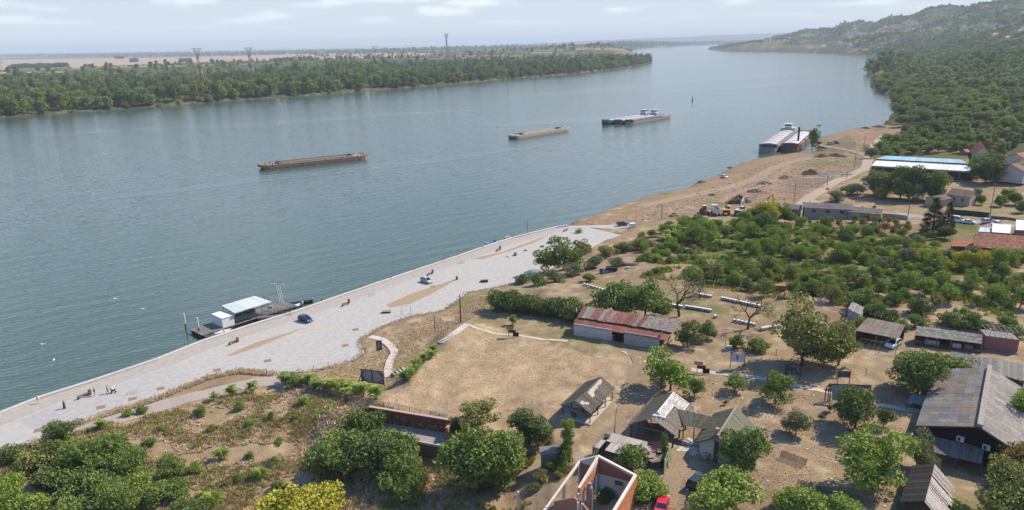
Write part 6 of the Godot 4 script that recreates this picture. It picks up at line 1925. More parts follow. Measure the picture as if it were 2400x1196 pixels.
func house_windows(o: Node3D, n: int, y0: float, y1: float, side := 0, w := 1.1, col := Color(0.03, 0.035, 0.04)) -> void:
	var c: Array = o.get_meta("_c")
	var a: Vector3 = c[0] if side == 0 else c[3]
	var b: Vector3 = c[1] if side == 0 else c[0]
	var d := (b - a).normalized()
	d.y = 0
	d = d.normalized()
	var out := Vector3(-d.z, 0, d.x)
	if out.z < 0: out = -out
	if side == 1: out = (a - c[2]) * Vector3(1, 0, 1); out = (c[0] - c[1]).normalized() * Vector3(1, 0, 1)
	for k in n:
		var p := a.lerp(b, (k + 0.7) / (n + 0.4))
		var m := MB.new()
		m.col = c3(0.5, 0.48, 0.45)
		m.box(Vector3(p.x, (y0 + y1) * 0.5, p.z) + out * 0.12, Vector3(w + 0.2, y1 - y0 + 0.2, 0.08), Basis(d, Vector3.UP, d.cross(Vector3.UP)))
		var f := part(o, "window", m, M.matte, true)
		m = MB.new()
		m.col = col
		m.box(Vector3(p.x, (y0 + y1) * 0.5, p.z) + out * 0.15, Vector3(w, y1 - y0, 0.06), Basis(d, Vector3.UP, d.cross(Vector3.UP)))
		part(f, "pane", m, M.darkglass, true)

func build_village() -> void:
	# --- blue and white roofed hall
	var b := roofq([[2075, 365], [2252, 374], [2268, 383.5], [2054, 372.5]], 12.2, 11.2)
	var w := roofq([[2054, 376.5], [2288.6, 389.5], [2283, 402], [2042.6, 388]], 10.9, 9.9)
	var o := thing("blue_roofed_hall", "open sided hall with a blue roof strip above a white one", "hall", down((w[2] + w[3]) * 0.5, 0.0))
	face(o, "blue_roof_panel", b[0], b[1], b[2], b[3], 16, 1, "paint", [c3(0.30, 0.50, 0.63), c3(0.32, 0.52, 0.65)], 0, 0.08, 0.0)
	face(o, "white_roof_panel", w[0], w[1], w[2], w[3], 16, 1, "paint", [c3(0.74, 0.73, 0.71), c3(0.70, 0.69, 0.68)], 0, 0.08, 0.0)
	wall(o, "clerestory", b[3] + Vector3(0, 0, -0.3), b[2] + Vector3(0, 0, -0.3), 10.6, 11.15, 0.15, "matte", c3(0.10, 0.055, 0.05))
	wall(o, "fascia", w[3], w[2], 9.2, 9.88, 0.12, "weathered", c3(0.42, 0.43, 0.46))
	var dpt := Vector3(6.5, 0, -11.5)
	for k in 9:
		var q: Vector3 = w[3].lerp(w[2], k / 8.0)
		beams(o, "column", [[Vector3(q.x, 9.3, q.z), down(q)]], 0.35, "matte", c3(0.28, 0.22, 0.18))
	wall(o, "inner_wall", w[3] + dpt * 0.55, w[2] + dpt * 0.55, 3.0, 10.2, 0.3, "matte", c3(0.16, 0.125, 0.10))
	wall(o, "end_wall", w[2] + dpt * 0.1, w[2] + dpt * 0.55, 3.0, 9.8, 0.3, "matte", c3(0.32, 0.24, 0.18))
	# --- cream house with brown roof
	o = box_house("cream_house", "cream house with brown metal roof behind a green fence", "house", [[2232, 441], [2288, 448]], 4.6, 10.4, 8.6, 5.0, [c3(0.15, 0.115, 0.10), c3(0.17, 0.13, 0.115)], c3(0.52, 0.44, 0.32), 8, 1, "matte")
	house_windows(o, 2, 6.6, 7.7)
	o = box_house("cream_annex", "lower annex of the cream house under brown roofing", "house", [[2186, 460], [2232, 453]], 3.2, 8.6, 7.6, 4.8, [c3(0.14, 0.11, 0.10)], c3(0.50, 0.43, 0.32), 6, 1)
	# --- long grey house
	o = box_house("long_grey_house", "long unpainted grey house with grey tiled roof by the machines", "house", [[1883, 474], [1999, 479]], 3.4, 9.3, 8.0, 4.2, [c3(0.27, 0.245, 0.235), c3(0.24, 0.22, 0.21)], c3(0.36, 0.35, 0.345), 20, 3, "weathered")
	house_windows(o, 3, 6.3, 7.4, 0, 1.5)
	o = box_house("long_grey_annex", "stepped lower end of the long grey house", "house", [[1990, 483.5], [2070, 490]], 3.4, 8.7, 7.4, 4.2, [c3(0.27, 0.245, 0.235), c3(0.25, 0.23, 0.22)], c3(0.36, 0.35, 0.345), 14, 3, "weathered")
	house_windows(o, 1, 6.0, 6.6, 0, 0.8)
	o = box_house("grey_outbuilding", "grey outbuilding half hidden behind the yellow crowned tree", "house", [[1838, 478], [1880, 480]], 3.0, 8.2, 7.0, 4.0, [c3(0.24, 0.22, 0.21)], c3(0.30, 0.26, 0.24), 8, 2, "weathered")
	# --- tiled house, wing and bright sheet roofs
	var t := roofq([[2287, 544], [2420, 555], [2420, 594], [2282, 577]], 12.2, 9.7)
	o = thing("tiled_house", "farmhouse under a broad red clay tile roof", "house", down((t[2] + t[3]) * 0.5, 0.0))
	face(o, "roof_tile_strip", t[0], t[1], t[2], t[3], 26, 9, "matte", [c3(0.32, 0.135, 0.08), c3(0.26, 0.11, 0.07), c3(0.36, 0.165, 0.10), c3(0.21, 0.10, 0.07)], 0, 0.09, 0.0)
	face(o, "rear_roof", t[0], t[1], t[1] + Vector3(2.2, -2.4, -3.4), t[0] + Vector3(2.2, -2.4, -3.4), 6, 1, "matte", [c3(0.32, 0.14, 0.10)], 0, 0.09, 0.0)
	wall(o, "front_wall", t[3] + (t[0] - t[3]) * Vector3(0.1, 0, 0.1), t[2] + (t[1] - t[2]) * Vector3(0.1, 0, 0.1), 4.6, 9.65, 0.3, "weathered", c3(0.34, 0.17, 0.12))
	gable_end(o, "gable_wall", t[3] + (t[0] - t[3]) * 0.1 + Vector3(0.2, -0.1, 0), t[0] + Vector3(2.3, -2.4, -3.2), t[0] - Vector3(-0.2, 0.3, 0), 5.0, "matte", c3(0.42, 0.40, 0.37))
	t = roofq([[2236, 564], [2285, 566], [2282, 578.5], [2231, 577]], 8.3, 7.4)
	o = thing("tiled_wing", "small wing with orange tiles against the farmhouse", "house", down((t[2] + t[3]) * 0.5, 0.0))
	face(o, "roof_tile_strip", t[0], t[1], t[2], t[3], 10, 4, "matte", [c3(0.44, 0.17, 0.10), c3(0.38, 0.15, 0.10)], 0, 0.09, 0.0)
	wall(o, "front_wall", t[3], t[2], 5.0, 7.4, 0.3, "weathered", c3(0.28, 0.15, 0.11))
	wall(o, "rear_wall", t[0], t[1], 5.0, 8.2, 0.3, "weathered", c3(0.28, 0.15, 0.11))
	wall(o, "side_wall", t[0], t[3], 5.0, 7.4, 0.3, "weathered", c3(0.28, 0.15, 0.11))
	for s in [[[[2327, 525.5], [2371, 527], [2369, 547], [2326, 544]], 9.4, 8.9, "white sheet roof beside the farmhouse's tiles"], [[[2382, 515], [2420, 517], [2420, 541], [2381, 538.5]], 10.2, 9.6, "higher white sheet roof at the farmhouse's far end"], [[[2298, 533], [2326, 534], [2326, 545], [2294, 543]], 8.3, 8.1, "pale blue sheet roof next to the parked cars"]]:
		var q := roofq(s[0], s[1], s[2])
		o = thing("sheet_roof_shed", s[3], "shed", down((q[2] + q[3]) * 0.5, 0.0))
		face(o, "roof_sheet", q[0], q[1], q[2], q[3], 7, 1, "paint", [c3(0.74, 0.75, 0.77), c3(0.70, 0.72, 0.75)] if s[1] > 9.0 else [c3(0.46, 0.54, 0.62)], 0, 0.05, 0.0)
		for k in 4: wall(o, "wall", q[k].lerp(q[(k + 2) % 4], 0.04), q[(k + 1) % 4].lerp(q[(k + 3) % 4], 0.04), 5.0, minf(q[k].y, q[(k + 1) % 4].y) - 0.1, 0.15, "matte", c3(0.30, 0.2, 0.16))
	# --- houses among the trees at the right edge
	o = box_house("red_gable_house", "steep red roofed house rising from the scrub", "house", [[2297, 329], [2306, 343]], 3.6, 13.5, 8.8, 5.5, [c3(0.36, 0.10, 0.075), c3(0.33, 0.09, 0.07)], c3(0.6, 0.58, 0.55), 6, 1)
	o = box_house("orange_roof_hut", "tiny hut with an orange roof below the red gable", "hut", [[2258, 350], [2268, 349]], 2.2, 9.4, 8.0, 6.0, [c3(0.46, 0.18, 0.10)], c3(0.3, 0.25, 0.2), 4, 1)
	o = box_house("brown_roof_house", "white house with large brown tiled roof at the wood's edge", "house", [[2370, 385], [2420, 372]], 5.5, 14.2, 11.6, 7.0, [c3(0.21, 0.13, 0.105), c3(0.24, 0.145, 0.115)], c3(0.62, 0.6, 0.57), 10, 4)
	house_windows(o, 2, 9.0, 10.4)
	o = box_house("upper_tile_house", "house with rusty tile roof higher up in the trees", "house", [[2382, 360], [2425, 351]], 4.5, 15.0, 12.8, 8.0, [c3(0.33, 0.15, 0.10)], c3(0.6, 0.58, 0.55), 8, 3)
	# --- houses scattered over the far hill
	var far := [[1786, 97], [1795, 99], [1805, 96], [1825, 98], [1838, 97], [1850, 91], [1900, 84], [1935, 85], [1930, 100], [1960, 68], [1990, 80], [2000, 82], [2005, 79], [2012, 84], [2020, 86], [2030, 83], [2045, 80], [2055, 77], [2062, 72], [2066, 80], [2072, 78], [2075, 68], [2080, 79], [2090, 66], [2094, 68], [2120, 58], [2130, 60], [2142, 61], [2150, 58], [2138, 73], [2136, 75], [2160, 68], [2200, 70], [2260, 66], [2280, 65], [2330, 88], [2335, 86], [2350, 68], [2395, 76], [2398, 72], [2390, 79], [2310, 64], [2220, 72], [1990, 108], [1970, 104], [1890, 102], [2270, 95], [2360, 95]]
	for i in far.size():
		var q := hill_hit(far[i][0], far[i][1])
		homes.append(xz(q))
		var s := rng.randf_range(0.85, 1.35)
		o = thing("hill_house", "white house with orange roof among the trees of the far hill", "house", q, rng.randf() * PI, "houses on the far hill")
		var m := MB.new()
		m.col = vary(c3(0.66, 0.62, 0.56), 0.12)
		m.box(Vector3(0, 2.2, 0), Vector3(11 * s, 9, 8 * s))
		part(o, "wall", m, M.plain)
		m = MB.new()
		m.col = vary([c3(0.46, 0.19, 0.11), c3(0.40, 0.16, 0.10), c3(0.5, 0.25, 0.16)][i % 3], 0.12)
		var a := Vector3(6 * s, 6.7, 4.8 * s)
		m.hull8([Vector3(-a.x, a.y, -a.z), Vector3(a.x, a.y, -a.z), Vector3(a.x, a.y, a.z), Vector3(-a.x, a.y, a.z), Vector3(-a.x * 0.8, 10, -0.2), Vector3(a.x * 0.8, 10, -0.2), Vector3(a.x * 0.8, 10, 0.2), Vector3(-a.x * 0.8, 10, 0.2)])
		part(o, "roof", m, M.plain)

func hill_hit(px: float, py: float) -> Vector3:
	var d := ray(px, py)
	var t := 900.0
	while t < 9000.0:
		var q := EYE + d * t
		var h := hgt(q.x, q.z)
		if q.y < h:
			return Vector3(q.x, h + 1.0, q.z)
		t += 15.0
	var q := EYE + d * 4000.0
	return Vector3(q.x, hgt(q.x, q.z), q.z)

# ---------------------------------------------------------------- vehicles
func prism(m: MB, prof: Array, wlo: float, whi: float, ylo: float, yhi: float) -> void:
	# side outline (x, y) pushed out to both sides; half width goes from wlo at ylo to whi at yhi
	var l := []
	var r := []
	for p in prof:
		var w := lerpf(wlo, whi, clampf((p[1] - ylo) / (yhi - ylo), 0.0, 1.0))
		l.append(Vector3(p[0], p[1], w))
		r.append(Vector3(p[0], p[1], -w))
	m.loft([l, r])

func wheel_on(o: Node, at: Vector3, r: float, w: float) -> void:
	var m := MB.new()
	m.col = c3(0.022, 0.022, 0.024)
	m.tube(at - Vector3(0, 0, w * 0.5), at + Vector3(0, 0, w * 0.5), r, r, 14)
	var t := part(o, "wheel", m, M.matte)
	m = MB.new()
	m.col = c3(0.42, 0.42, 0.44)
	var s := signf(at.z)
	m.tube(at + Vector3(0, 0, s * w * 0.5), at + Vector3(0, 0, s * (w * 0.5 + 0.02)), r * 0.6, r * 0.55, 12)
	part(t, "rim", m, M.metal)

func car(label: String, at: Vector3, turn: float, col: Color, style := "hatch", group := "") -> Node3D:
	# nose along +x
	var o := thing("parked_car" if style != "van" else "van", label, "car" if style != "van" else "van", at + Vector3(0, 0.01, 0), turn, group)
	var m := MB.new()
	m.col = col
	var lo := [[-2.02, 0.32], [-2.06, 0.62], [-1.98, 0.92], [-1.2, 0.96], [0.85, 0.94], [1.62, 0.82], [2.0, 0.62], [2.06, 0.38], [1.98, 0.26], [-1.9, 0.24]]
	var cab := [[-1.93, 0.93], [-1.55, 1.46], [-0.2, 1.52], [0.28, 1.44], [1.12, 0.92]]
	var roof := [[-1.50, 1.47], [-0.9, 1.53], [-0.2, 1.54], [0.26, 1.47], [0.2, 1.42], [-1.45, 1.41]]
	if style == "sedan":
		cab = [[-1.45, 0.95], [-0.85, 1.36], [-0.1, 1.42], [0.35, 1.36], [1.15, 0.92]]
		roof = [[-0.82, 1.37], [-0.1, 1.44], [0.33, 1.38], [0.3, 1.32], [-0.8, 1.31]]
	elif style == "suv":
		lo = [[-2.1, 0.38], [-2.15, 0.8], [-2.08, 1.08], [0.95, 1.08], [1.75, 0.98], [2.08, 0.8], [2.14, 0.42], [-2.0, 0.34]]
		cab = [[-2.06, 1.06], [-1.85, 1.66], [-0.1, 1.72], [0.35, 1.64], [1.1, 1.05]]
		roof = [[-1.83, 1.68], [-0.1, 1.745], [0.33, 1.67], [0.3, 1.6], [-1.8, 1.61]]
	elif style == "van":
		lo = [[-2.6, 0.4], [-2.65, 1.3], [1.35, 1.3], [2.3, 1.12], [2.62, 0.8], [2.64, 0.4]]
		cab = [[-2.62, 1.28], [-2.55, 2.1], [0.7, 2.15], [1.75, 1.26]]
		roof = [[-2.58, 1.3], [-2.56, 2.16], [0.3, 2.24], [0.72, 2.17], [-0.4, 2.1], [-0.45, 1.3]]
	prism(m, lo, 0.80, 0.87, 0.3, 0.75)
	part(o, "body", m, M.carpaint)
	m = MB.new()
	m.col = c3(0.018, 0.022, 0.028)
	var hy: float = cab[1][1]
	prism(m, cab, 0.81, 0.60, cab[0][1], hy)
	var g := part(o, "windows", m, M.darkglass)
	m = MB.new()
	m.col = col
	prism(m, roof, 0.645, 0.615, hy - 0.1, hy + 0.08)
	part(o, "roof", m, M.carpaint)
	m = MB.new()
	m.col = col
	for s in [-1.0, 1.0]:
		for k in [0, cab.size() - 1]:
			var t: Array = cab[1] if k == 0 else cab[cab.size() - 2]
			m.beam(Vector3(cab[k][0], cab[k][1], 0.80 * s), Vector3(t[0], t[1], 0.62 * s), 0.1)
		m.beam(Vector3(-0.35, cab[0][1], 0.81 * s), Vector3(-0.4, hy, 0.625 * s), 0.09)
	part(g, "pillars", m, M.carpaint)
	var wx := 1.3 if style != "van" else 1.75
	for x in [-wx, wx]:
		for z in [-0.76, 0.76]: wheel_on(o, Vector3(x, 0.31, z), 0.31, 0.2)
	var nx: float = 2.62 if style == "van" else 1.98
	for z in [-0.6, 0.6]:
		m = MB.new()
		m.col = c3(0.7, 0.72, 0.74)
		m.box(Vector3(nx - 0.03, 0.68, z), Vector3(0.14, 0.14, 0.34))
		part(o, "headlight", m, M.paint)
		m = MB.new()
		m.col = c3(0.35, 0.02, 0.02)
		m.box(Vector3(-nx - 0.04, 0.78, z * 1.1), Vector3(0.1, 0.26, 0.18))
		part(o, "tail_light", m, M.paint)
	m = MB.new()
	m.col = c3(0.72, 0.72, 0.70)
	m.box(Vector3(nx + 0.06, 0.45, 0), Vector3(0.04, 0.12, 0.5))
	part(o, "number_plate", m, M.paint)
	return o

func heading(ax: float, ay: float, bx: float, by: float, e: float) -> float:
	var a := P(ax, ay, e)
	var b := P(bx, by, e)
	return atan2(-(b.z - a.z), b.x - a.x)

func make_vehicles() -> void:
	car("dark blue hatchback parked on the promenade by the gangway", P(716, 753, PY + 0.02), heading(700, 746, 733, 757, PY), c3(0.016, 0.022, 0.075), "hatch")
	car("silver compact car parked by a bench on the promenade", P(1000, 662, PY + 0.02), heading(988, 655, 1013, 664, PY), c3(0.36, 0.36, 0.36), "hatch")
	car("dark grey estate car at the promenade's upper end", P(1459, 529, PY + 0.02), heading(1445, 530, 1473, 527, PY), c3(0.03, 0.04, 0.05), "suv")
	car("white compact van at the beach's water edge", G(1698, 417), heading(1688, 414, 1708, 419, 2), c3(0.62, 0.63, 0.64), "hatch")
	car("dark car behind the poplar on the beach", G(1920, 337), heading(1910, 337, 1932, 336, 2), c3(0.03, 0.035, 0.04), "sedan")
	car("pale silver estate car on the beach track", G(1947, 338), heading(1935, 337, 1960, 338, 2), c3(0.50, 0.51, 0.52), "suv")
	car("black car parked beside the pale estate on the beach", G(1960, 336), heading(1950, 336, 1975, 337, 2), c3(0.02, 0.02, 0.025), "hatch")
	car("white delivery van next to the tall spruce", G(2243, 521), heading(2225, 518, 2260, 524, 5), c3(0.66, 0.67, 0.68), "van")
	car("white saloon parked between van and silver car", G(2270, 524), heading(2255, 523, 2285, 526, 5), c3(0.62, 0.63, 0.65), "sedan")
	car("silver estate with open tailgate on the village street", G(2315, 523), heading(2300, 524, 2335, 521, 5), c3(0.42, 0.44, 0.46), "suv")
	car("small white car beside the pale blue sheet roof", G(2335, 528), heading(2350, 523, 2325, 530, 5), c3(0.64, 0.66, 0.68), "hatch")
	car("white car half under the open corrugated shed", G(2094, 812), heading(2112, 800, 2080, 818, 7.6), c3(0.60, 0.62, 0.66), "hatch")
	car("red car parked by the vine mound", G(1552, 1192), heading(1550, 1200, 1556, 1170, 6.5), c3(0.50, 0.015, 0.03), "sedan")
	car("dark green off-road car under the bushy tree", G(1637, 1138), heading(1625, 1146, 1652, 1122, 6.5), c3(0.018, 0.024, 0.03), "suv")
	# rusty tractor
	var o := thing("tractor", "rusty red tractor abandoned in the dry grass", "tractor", G(1613, 600), 0.5)
	var m := MB.new()
	m.col = c3(0.20, 0.05, 0.035)
	m.hull8([Vector3(0.0, 0.6, -0.32), Vector3(1.7, 0.65, -0.26), Vector3(1.7, 0.65, 0.26), Vector3(0.0, 0.6, 0.32), Vector3(0.0, 1.35, -0.3), Vector3(1.65, 1.25, -0.24), Vector3(1.65, 1.25, 0.24), Vector3(0.0, 1.35, 0.3)])
	part(o, "bonnet", m, M.rust)
	m = MB.new()
	m.col = c3(0.12, 0.07, 0.06)
	for s in [[-1.1, -0.55], [-1.1, 0.55], [0.05, -0.55], [0.05, 0.55]]: m.beam(Vector3(s[0], 0.9, s[1]), Vector3(s[0] * 0.9, 2.3, s[1] * 0.9), 0.09)
	part(o, "cab_frame", m, M.rust)
	m = MB.new()
	m.col = c3(0.33, 0.16, 0.13)
	m.box(Vector3(-0.5, 2.35, 0), Vector3(1.5, 0.12, 1.3))
	part(o, "cab_roof", m, M.rust)
	m = MB.new()
	m.col = c3(0.05, 0.04, 0.04)
	m.box(Vector3(-0.5, 1.0, 0), Vector3(1.1, 0.5, 0.8))
	part(o, "seat", m, M.matte)
	for z in [-0.75, 0.75]: wheel_on(o, Vector3(-0.7, 0.75, z), 0.75, 0.38)
	for z in [-0.6, 0.6]: wheel_on(o, Vector3(1.35, 0.42, z), 0.42, 0.24)
	# earth movers
	excavator(G(1703, 503), 1.25, c3(0.72, 0.33, 0.03), "orange crawler excavator between the tipper and the white excavator")
	excavator(G(1733, 504), 0.95, c3(0.55, 0.55, 0.54), "white crawler excavator with folded grey arm")
	excavator(G(1790, 492), 0.5, c3(0.55, 0.33, 0.05), "excavator arm showing above the yellow crowned tree")
	o = thing("tipper_truck", "white tipper truck with empty tray", "truck", G(1677, 502), 1.45)
	m = MB.new()
	m.col = c3(0.58, 0.57, 0.55)
	for w in [[Vector3(-1.0, 2.0, -1.25), Vector3(5.4, 1.4, 0.12)], [Vector3(-1.0, 2.0, 1.25), Vector3(5.4, 1.4, 0.12)], [Vector3(-3.7, 1.9, 0), Vector3(0.14, 1.6, 2.5)], [Vector3(1.7, 2.2, 0), Vector3(0.14, 1.9, 2.5)]]: m.box(w[0], w[1])
	part(o, "tray_sides", m, M.paint)
	m = MB.new()
	m.col = c3(0.12, 0.10, 0.09)
	m.box(Vector3(-1.0, 1.3, 0), Vector3(5.3, 0.14, 2.4))
	part(o, "tray_floor", m, M.matte)
	m = MB.new()
	m.col = c3(0.62, 0.62, 0.62)
	m.box(Vector3(2.9, 1.9, 0), Vector3(1.9, 2.3, 2.4))
	part(o, "cab", m, M.paint)
	m = MB.new()
	m.col = c3(0.02, 0.025, 0.03)
	m.box(Vector3(3.87, 2.4, 0), Vector3(0.06, 0.8, 2.1))
	part(o, "windscreen", m, M.darkglass)
	for x in [-2.6, -1.4, 2.7]:
		for z in [-1.05, 1.05]: wheel_on(o, Vector3(x, 0.52, z), 0.52, 0.35)
	o = thing("wheel_loader", "yellow brown wheel loader beside the tipper truck", "loader", G(1650, 501), -1.6)
	m = MB.new()
	m.col = c3(0.26, 0.17, 0.03)
	m.box(Vector3(-1.1, 1.5, 0), Vector3(2.6, 1.1, 1.7))
	m.box(Vector3(1.2, 1.2, 0), Vector3(2.2, 0.7, 1.3))
	part(o, "body", m, M.rust)
	m = MB.new()
	m.col = c3(0.02, 0.025, 0.03)
	m.box(Vector3(0.1, 2.6, 0), Vector3(1.3, 1.2, 1.35))
	part(o, "cab", m, M.darkglass)
	m = MB.new()
	m.col = c3(0.62, 0.6, 0.56)
	m.box(Vector3(0.1, 3.28, 0), Vector3(1.5, 0.14, 1.5))
	part(o, "cab_roof", m, M.paint)
	m = MB.new()
	m.col = c3(0.05, 0.045, 0.04)
	m.hull8([Vector3(2.9, 0.15, -1.3), Vector3(3.9, 0.1, -1.3), Vector3(3.9, 0.1, 1.3), Vector3(2.9, 0.15, 1.3), Vector3(2.8, 1.1, -1.3), Vector3(3.2, 1.1, -1.3), Vector3(3.2, 1.1, 1.3), Vector3(2.8, 1.1, 1.3)])
	part(o, "bucket", m, M.rust)
	m = MB.new()
	m.col = c3(0.24, 0.16, 0.03)
	for z in [-0.6, 0.6]: m.beam(Vector3(0.9, 1.6, z), Vector3(3.0, 0.7, z), 0.22)
	part(o, "lift_arms", m, M.rust)
	for x in [-1.5, 1.5]:
		for z in [-1.1, 1.1]: wheel_on(o, Vector3(x, 0.7, z), 0.7, 0.5)
	# box trailer by the promenade
	o = thing("box_trailer", "white box trailer standing at the promenade's end", "trailer", P(1482, 537, PY), 0.3)
	m = MB.new()
	m.col = c3(0.72, 0.72, 0.73)
	m.box(Vector3(0, 1.35, 0), Vector3(2.0, 1.7, 1.6))
	part(o, "box", m, M.paint)
	m = MB.new()
	m.col = c3(0.1, 0.1, 0.1)
	m.beam(Vector3(1.0, 0.45, 0), Vector3(2.2, 0.45, 0), 0.1)
	m.box(Vector3(0, 0.45, 0), Vector3(2.0, 0.12, 1.3))
	part(o, "chassis", m, M.metal)
	for z in [-0.85, 0.85]: wheel_on(o, Vector3(-0.1, 0.32, z), 0.32, 0.2)

func excavator(at: Vector3, turn: float, col: Color, label: String) -> void:
	var o := thing("excavator", label, "excavator", at, turn)
	for z in [-1.15, 1.15]:
		var m := MB.new()
		m.col = c3(0.035, 0.032, 0.03)
		prism(m, [[-1.8, 0.15], [-2.0, 0.5], [-1.8, 0.9], [1.8, 0.9], [2.0, 0.5], [1.8, 0.15]], 0.28, 0.28, 0.0, 1.0)
		for i in m.v.size(): m.v[i] += Vector3(0, 0, z)
		part(o, "track", m, M.rust)
	var b := MB.new()
	b.col = col
	b.box(Vector3(-0.5, 1.7, 0), Vector3(3.4, 1.2, 2.5))
	part(o, "upper_body", b, M.paint)
	b = MB.new()
	b.col = c3(0.07, 0.06, 0.06)
	b.box(Vector3(-2.1, 1.6, 0), Vector3(0.6, 1.1, 2.55))
	part(o, "counterweight", b, M.paint)
	b = MB.new()
	b.col = c3(0.025, 0.03, 0.035)
	b.box(Vector3(0.6, 2.7, 0.75), Vector3(1.4, 1.1, 0.95))
	part(o, "cab_windows", b, M.darkglass)
	b = MB.new()
	b.col = c3(0.6, 0.58, 0.54)
	b.box(Vector3(0.6, 3.3, 0.75), Vector3(1.5, 0.12, 1.05))
	part(o, "cab_roof", b, M.paint)
	b = MB.new()
	b.col = col
	b.beam(Vector3(1.0, 1.8, -0.3), Vector3(2.8, 4.6, -0.3), 0.45, 0.6)
	b.beam(Vector3(2.8, 4.6, -0.3), Vector3(4.6, 5.6, -0.3), 0.42, 0.55)
	part(o, "boom", b, M.paint)
	b = MB.new()
	b.col = col
	b.beam(Vector3(4.7, 5.9, -0.3), Vector3(5.4, 2.4, -0.3), 0.36, 0.45)
	part(o, "dipper_arm", b, M.paint)
	b = MB.new()
	b.col = c3(0.12, 0.10, 0.09)
	b.hull8([Vector3(4.6, 1.0, -0.9), Vector3(5.6, 1.2, -0.9), Vector3(5.6, 1.2, 0.3), Vector3(4.6, 1.0, 0.3), Vector3(4.9, 2.1, -0.9), Vector3(5.7, 2.3, -0.9), Vector3(5.7, 2.3, 0.3), Vector3(4.9, 2.1, 0.3)])
	part(o, "bucket", b, M.rust)

# ---------------------------------------------------------------- boats
# hull of a barge, length along +x (bow at +x), from the waterline below to the deck
func hull(m: MB, L: float, B: float, top: float, rake: float, sheer := 0.5) -> void:
	var rings := []
	for s in [[-0.5, 0.7, rake * 0.95], [-0.47, 0.95, rake * 0.5], [-0.43, 1.0, 0.0], [-0.2, 1.0, 0.0], [0.2, 1.0, 0.0], [0.42, 1.0, 0.0], [0.465, 0.86, rake * 0.5], [0.5, 0.5, rake]]:
		var x: float = s[0] * L
		var w: float = B * 0.5 * s[1]
		var lift: float = s[2]
		var t: float = top + sheer * pow(absf(s[0]) * 2.0, 6.0)
		rings.append([Vector3(x, -1.2 + lift * 1.2, -w * 0.95), Vector3(x, -1.2 + lift * 1.2, w * 0.95), Vector3(x, minf(0.5 + lift, t - 0.3), w), Vector3(x, t, w), Vector3(x, t, -w), Vector3(x, minf(0.5 + lift, t - 0.3), -w)])
	m.loft(rings)

func bollards(o: Node3D, list: Array) -> void:
	for q in list:
		var m := MB.new()
		m.col = c3(0.03, 0.03, 0.035)
		m.tube(q, q + Vector3(0, 0.9, 0), 0.32, 0.26, 8)
		m.tube(q + Vector3(0, 0.9, 0), q + Vector3(0, 1.0, 0), 0.4, 0.4, 8)
		part(o, "bollard", m, M.metal)

func dumb_barge(label: String, at: Vector3, turn: float, side: Color, deck: Color, hold: Color, top: float) -> void:
	var o := thing("cargo_barge", label, "barge", Vector3(at.x, 0, at.z), turn)
	var L := 66.0
	var B := 9.5
	var m := MB.new()
	m.col = side
	hull(m, L, B, top, 2.3, 0.6)
	part(o, "hull", m, M.rust)
	for e in [-1.0, 1.0]:
		m = MB.new()
		m.col = deck
		m.hull8([Vector3(e * 22.6, top, -4.5), Vector3(e * 29.0, top, -4.4), Vector3(e * 29.0, top, 4.4), Vector3(e * 22.6, top, 4.5), Vector3(e * 22.6, top + 0.12, -4.5), Vector3(e * 29.0, top + 0.25, -4.3), Vector3(e * 29.0, top + 0.25, 4.3), Vector3(e * 22.6, top + 0.12, 4.5)])
		part(o, "deck", m, M.rust)
	for z in [-4.35, 4.35]:
		m = MB.new()
		m.col = deck
		m.box(Vector3(0, top + 0.06, z), Vector3(45, 0.14, 0.75))
		part(o, "side_deck", m, M.rust)
	for z in [-3.7, 3.7]:
		m = MB.new()
		m.col = hold
		m.box(Vector3(0, top + 0.5, z), Vector3(45, 1.0, 0.2))
		part(o, "coaming", m, M.rust)
	for x in [-22.5, 22.5]:
		m = MB.new()
		m.col = hold
		m.box(Vector3(x, top + 0.5, 0), Vector3(0.2, 1.0, 7.4))
		part(o, "coaming", m, M.rust)
	m = MB.new()
	m.col = hold
	m.box(Vector3(0, top + 0.04, 0), Vector3(44.5, 0.1, 7.2))
	part(o, "hold_floor", m, M.rust)
	for k in 4:
		m = MB.new()
		m.col = deck
		m.hull8([Vector3(-16.5 + 11 * k, top + 0.1, 3.8), Vector3(-15.3 + 11 * k, top + 0.1, 3.8), Vector3(-15.5 + 11 * k, top + 0.1, 4.6), Vector3(-16.3 + 11 * k, top + 0.1, 4.6), Vector3(-16.2 + 11 * k, top + 1.0, 3.8), Vector3(-15.6 + 11 * k, top + 1.0, 3.8), Vector3(-15.6 + 11 * k, top + 0.9, 4.3), Vector3(-16.2 + 11 * k, top + 0.9, 4.3)])
		part(o, "bracket", m, M.rust)
	for k in 7:
		m = MB.new()
		m.col = deck
		m.box(Vector3(-24 + 8 * k, top * 0.5, 4.78), Vector3(0.35, top, 0.1))
		part(o, "rubbing_strake", m, M.rust)
	bollards(o, [Vector3(26, top + 0.2, -3), Vector3(26, top + 0.2, 3), Vector3(30, top + 0.4, -2.2), Vector3(30, top + 0.4, 2.2), Vector3(-26, top + 0.2, 3), Vector3(-26, top + 0.2, -3), Vector3(-30, top + 0.3, 2)])
	for s in [-1.0, 1.0]:
		m = MB.new()
		m.col = c3(0.04, 0.035, 0.035)
		m.box(Vector3(22.0 * s, top + 1.2, 0), Vector3(1.2, 0.5, 3.2))
		part(o, "winch", m, M.metal)

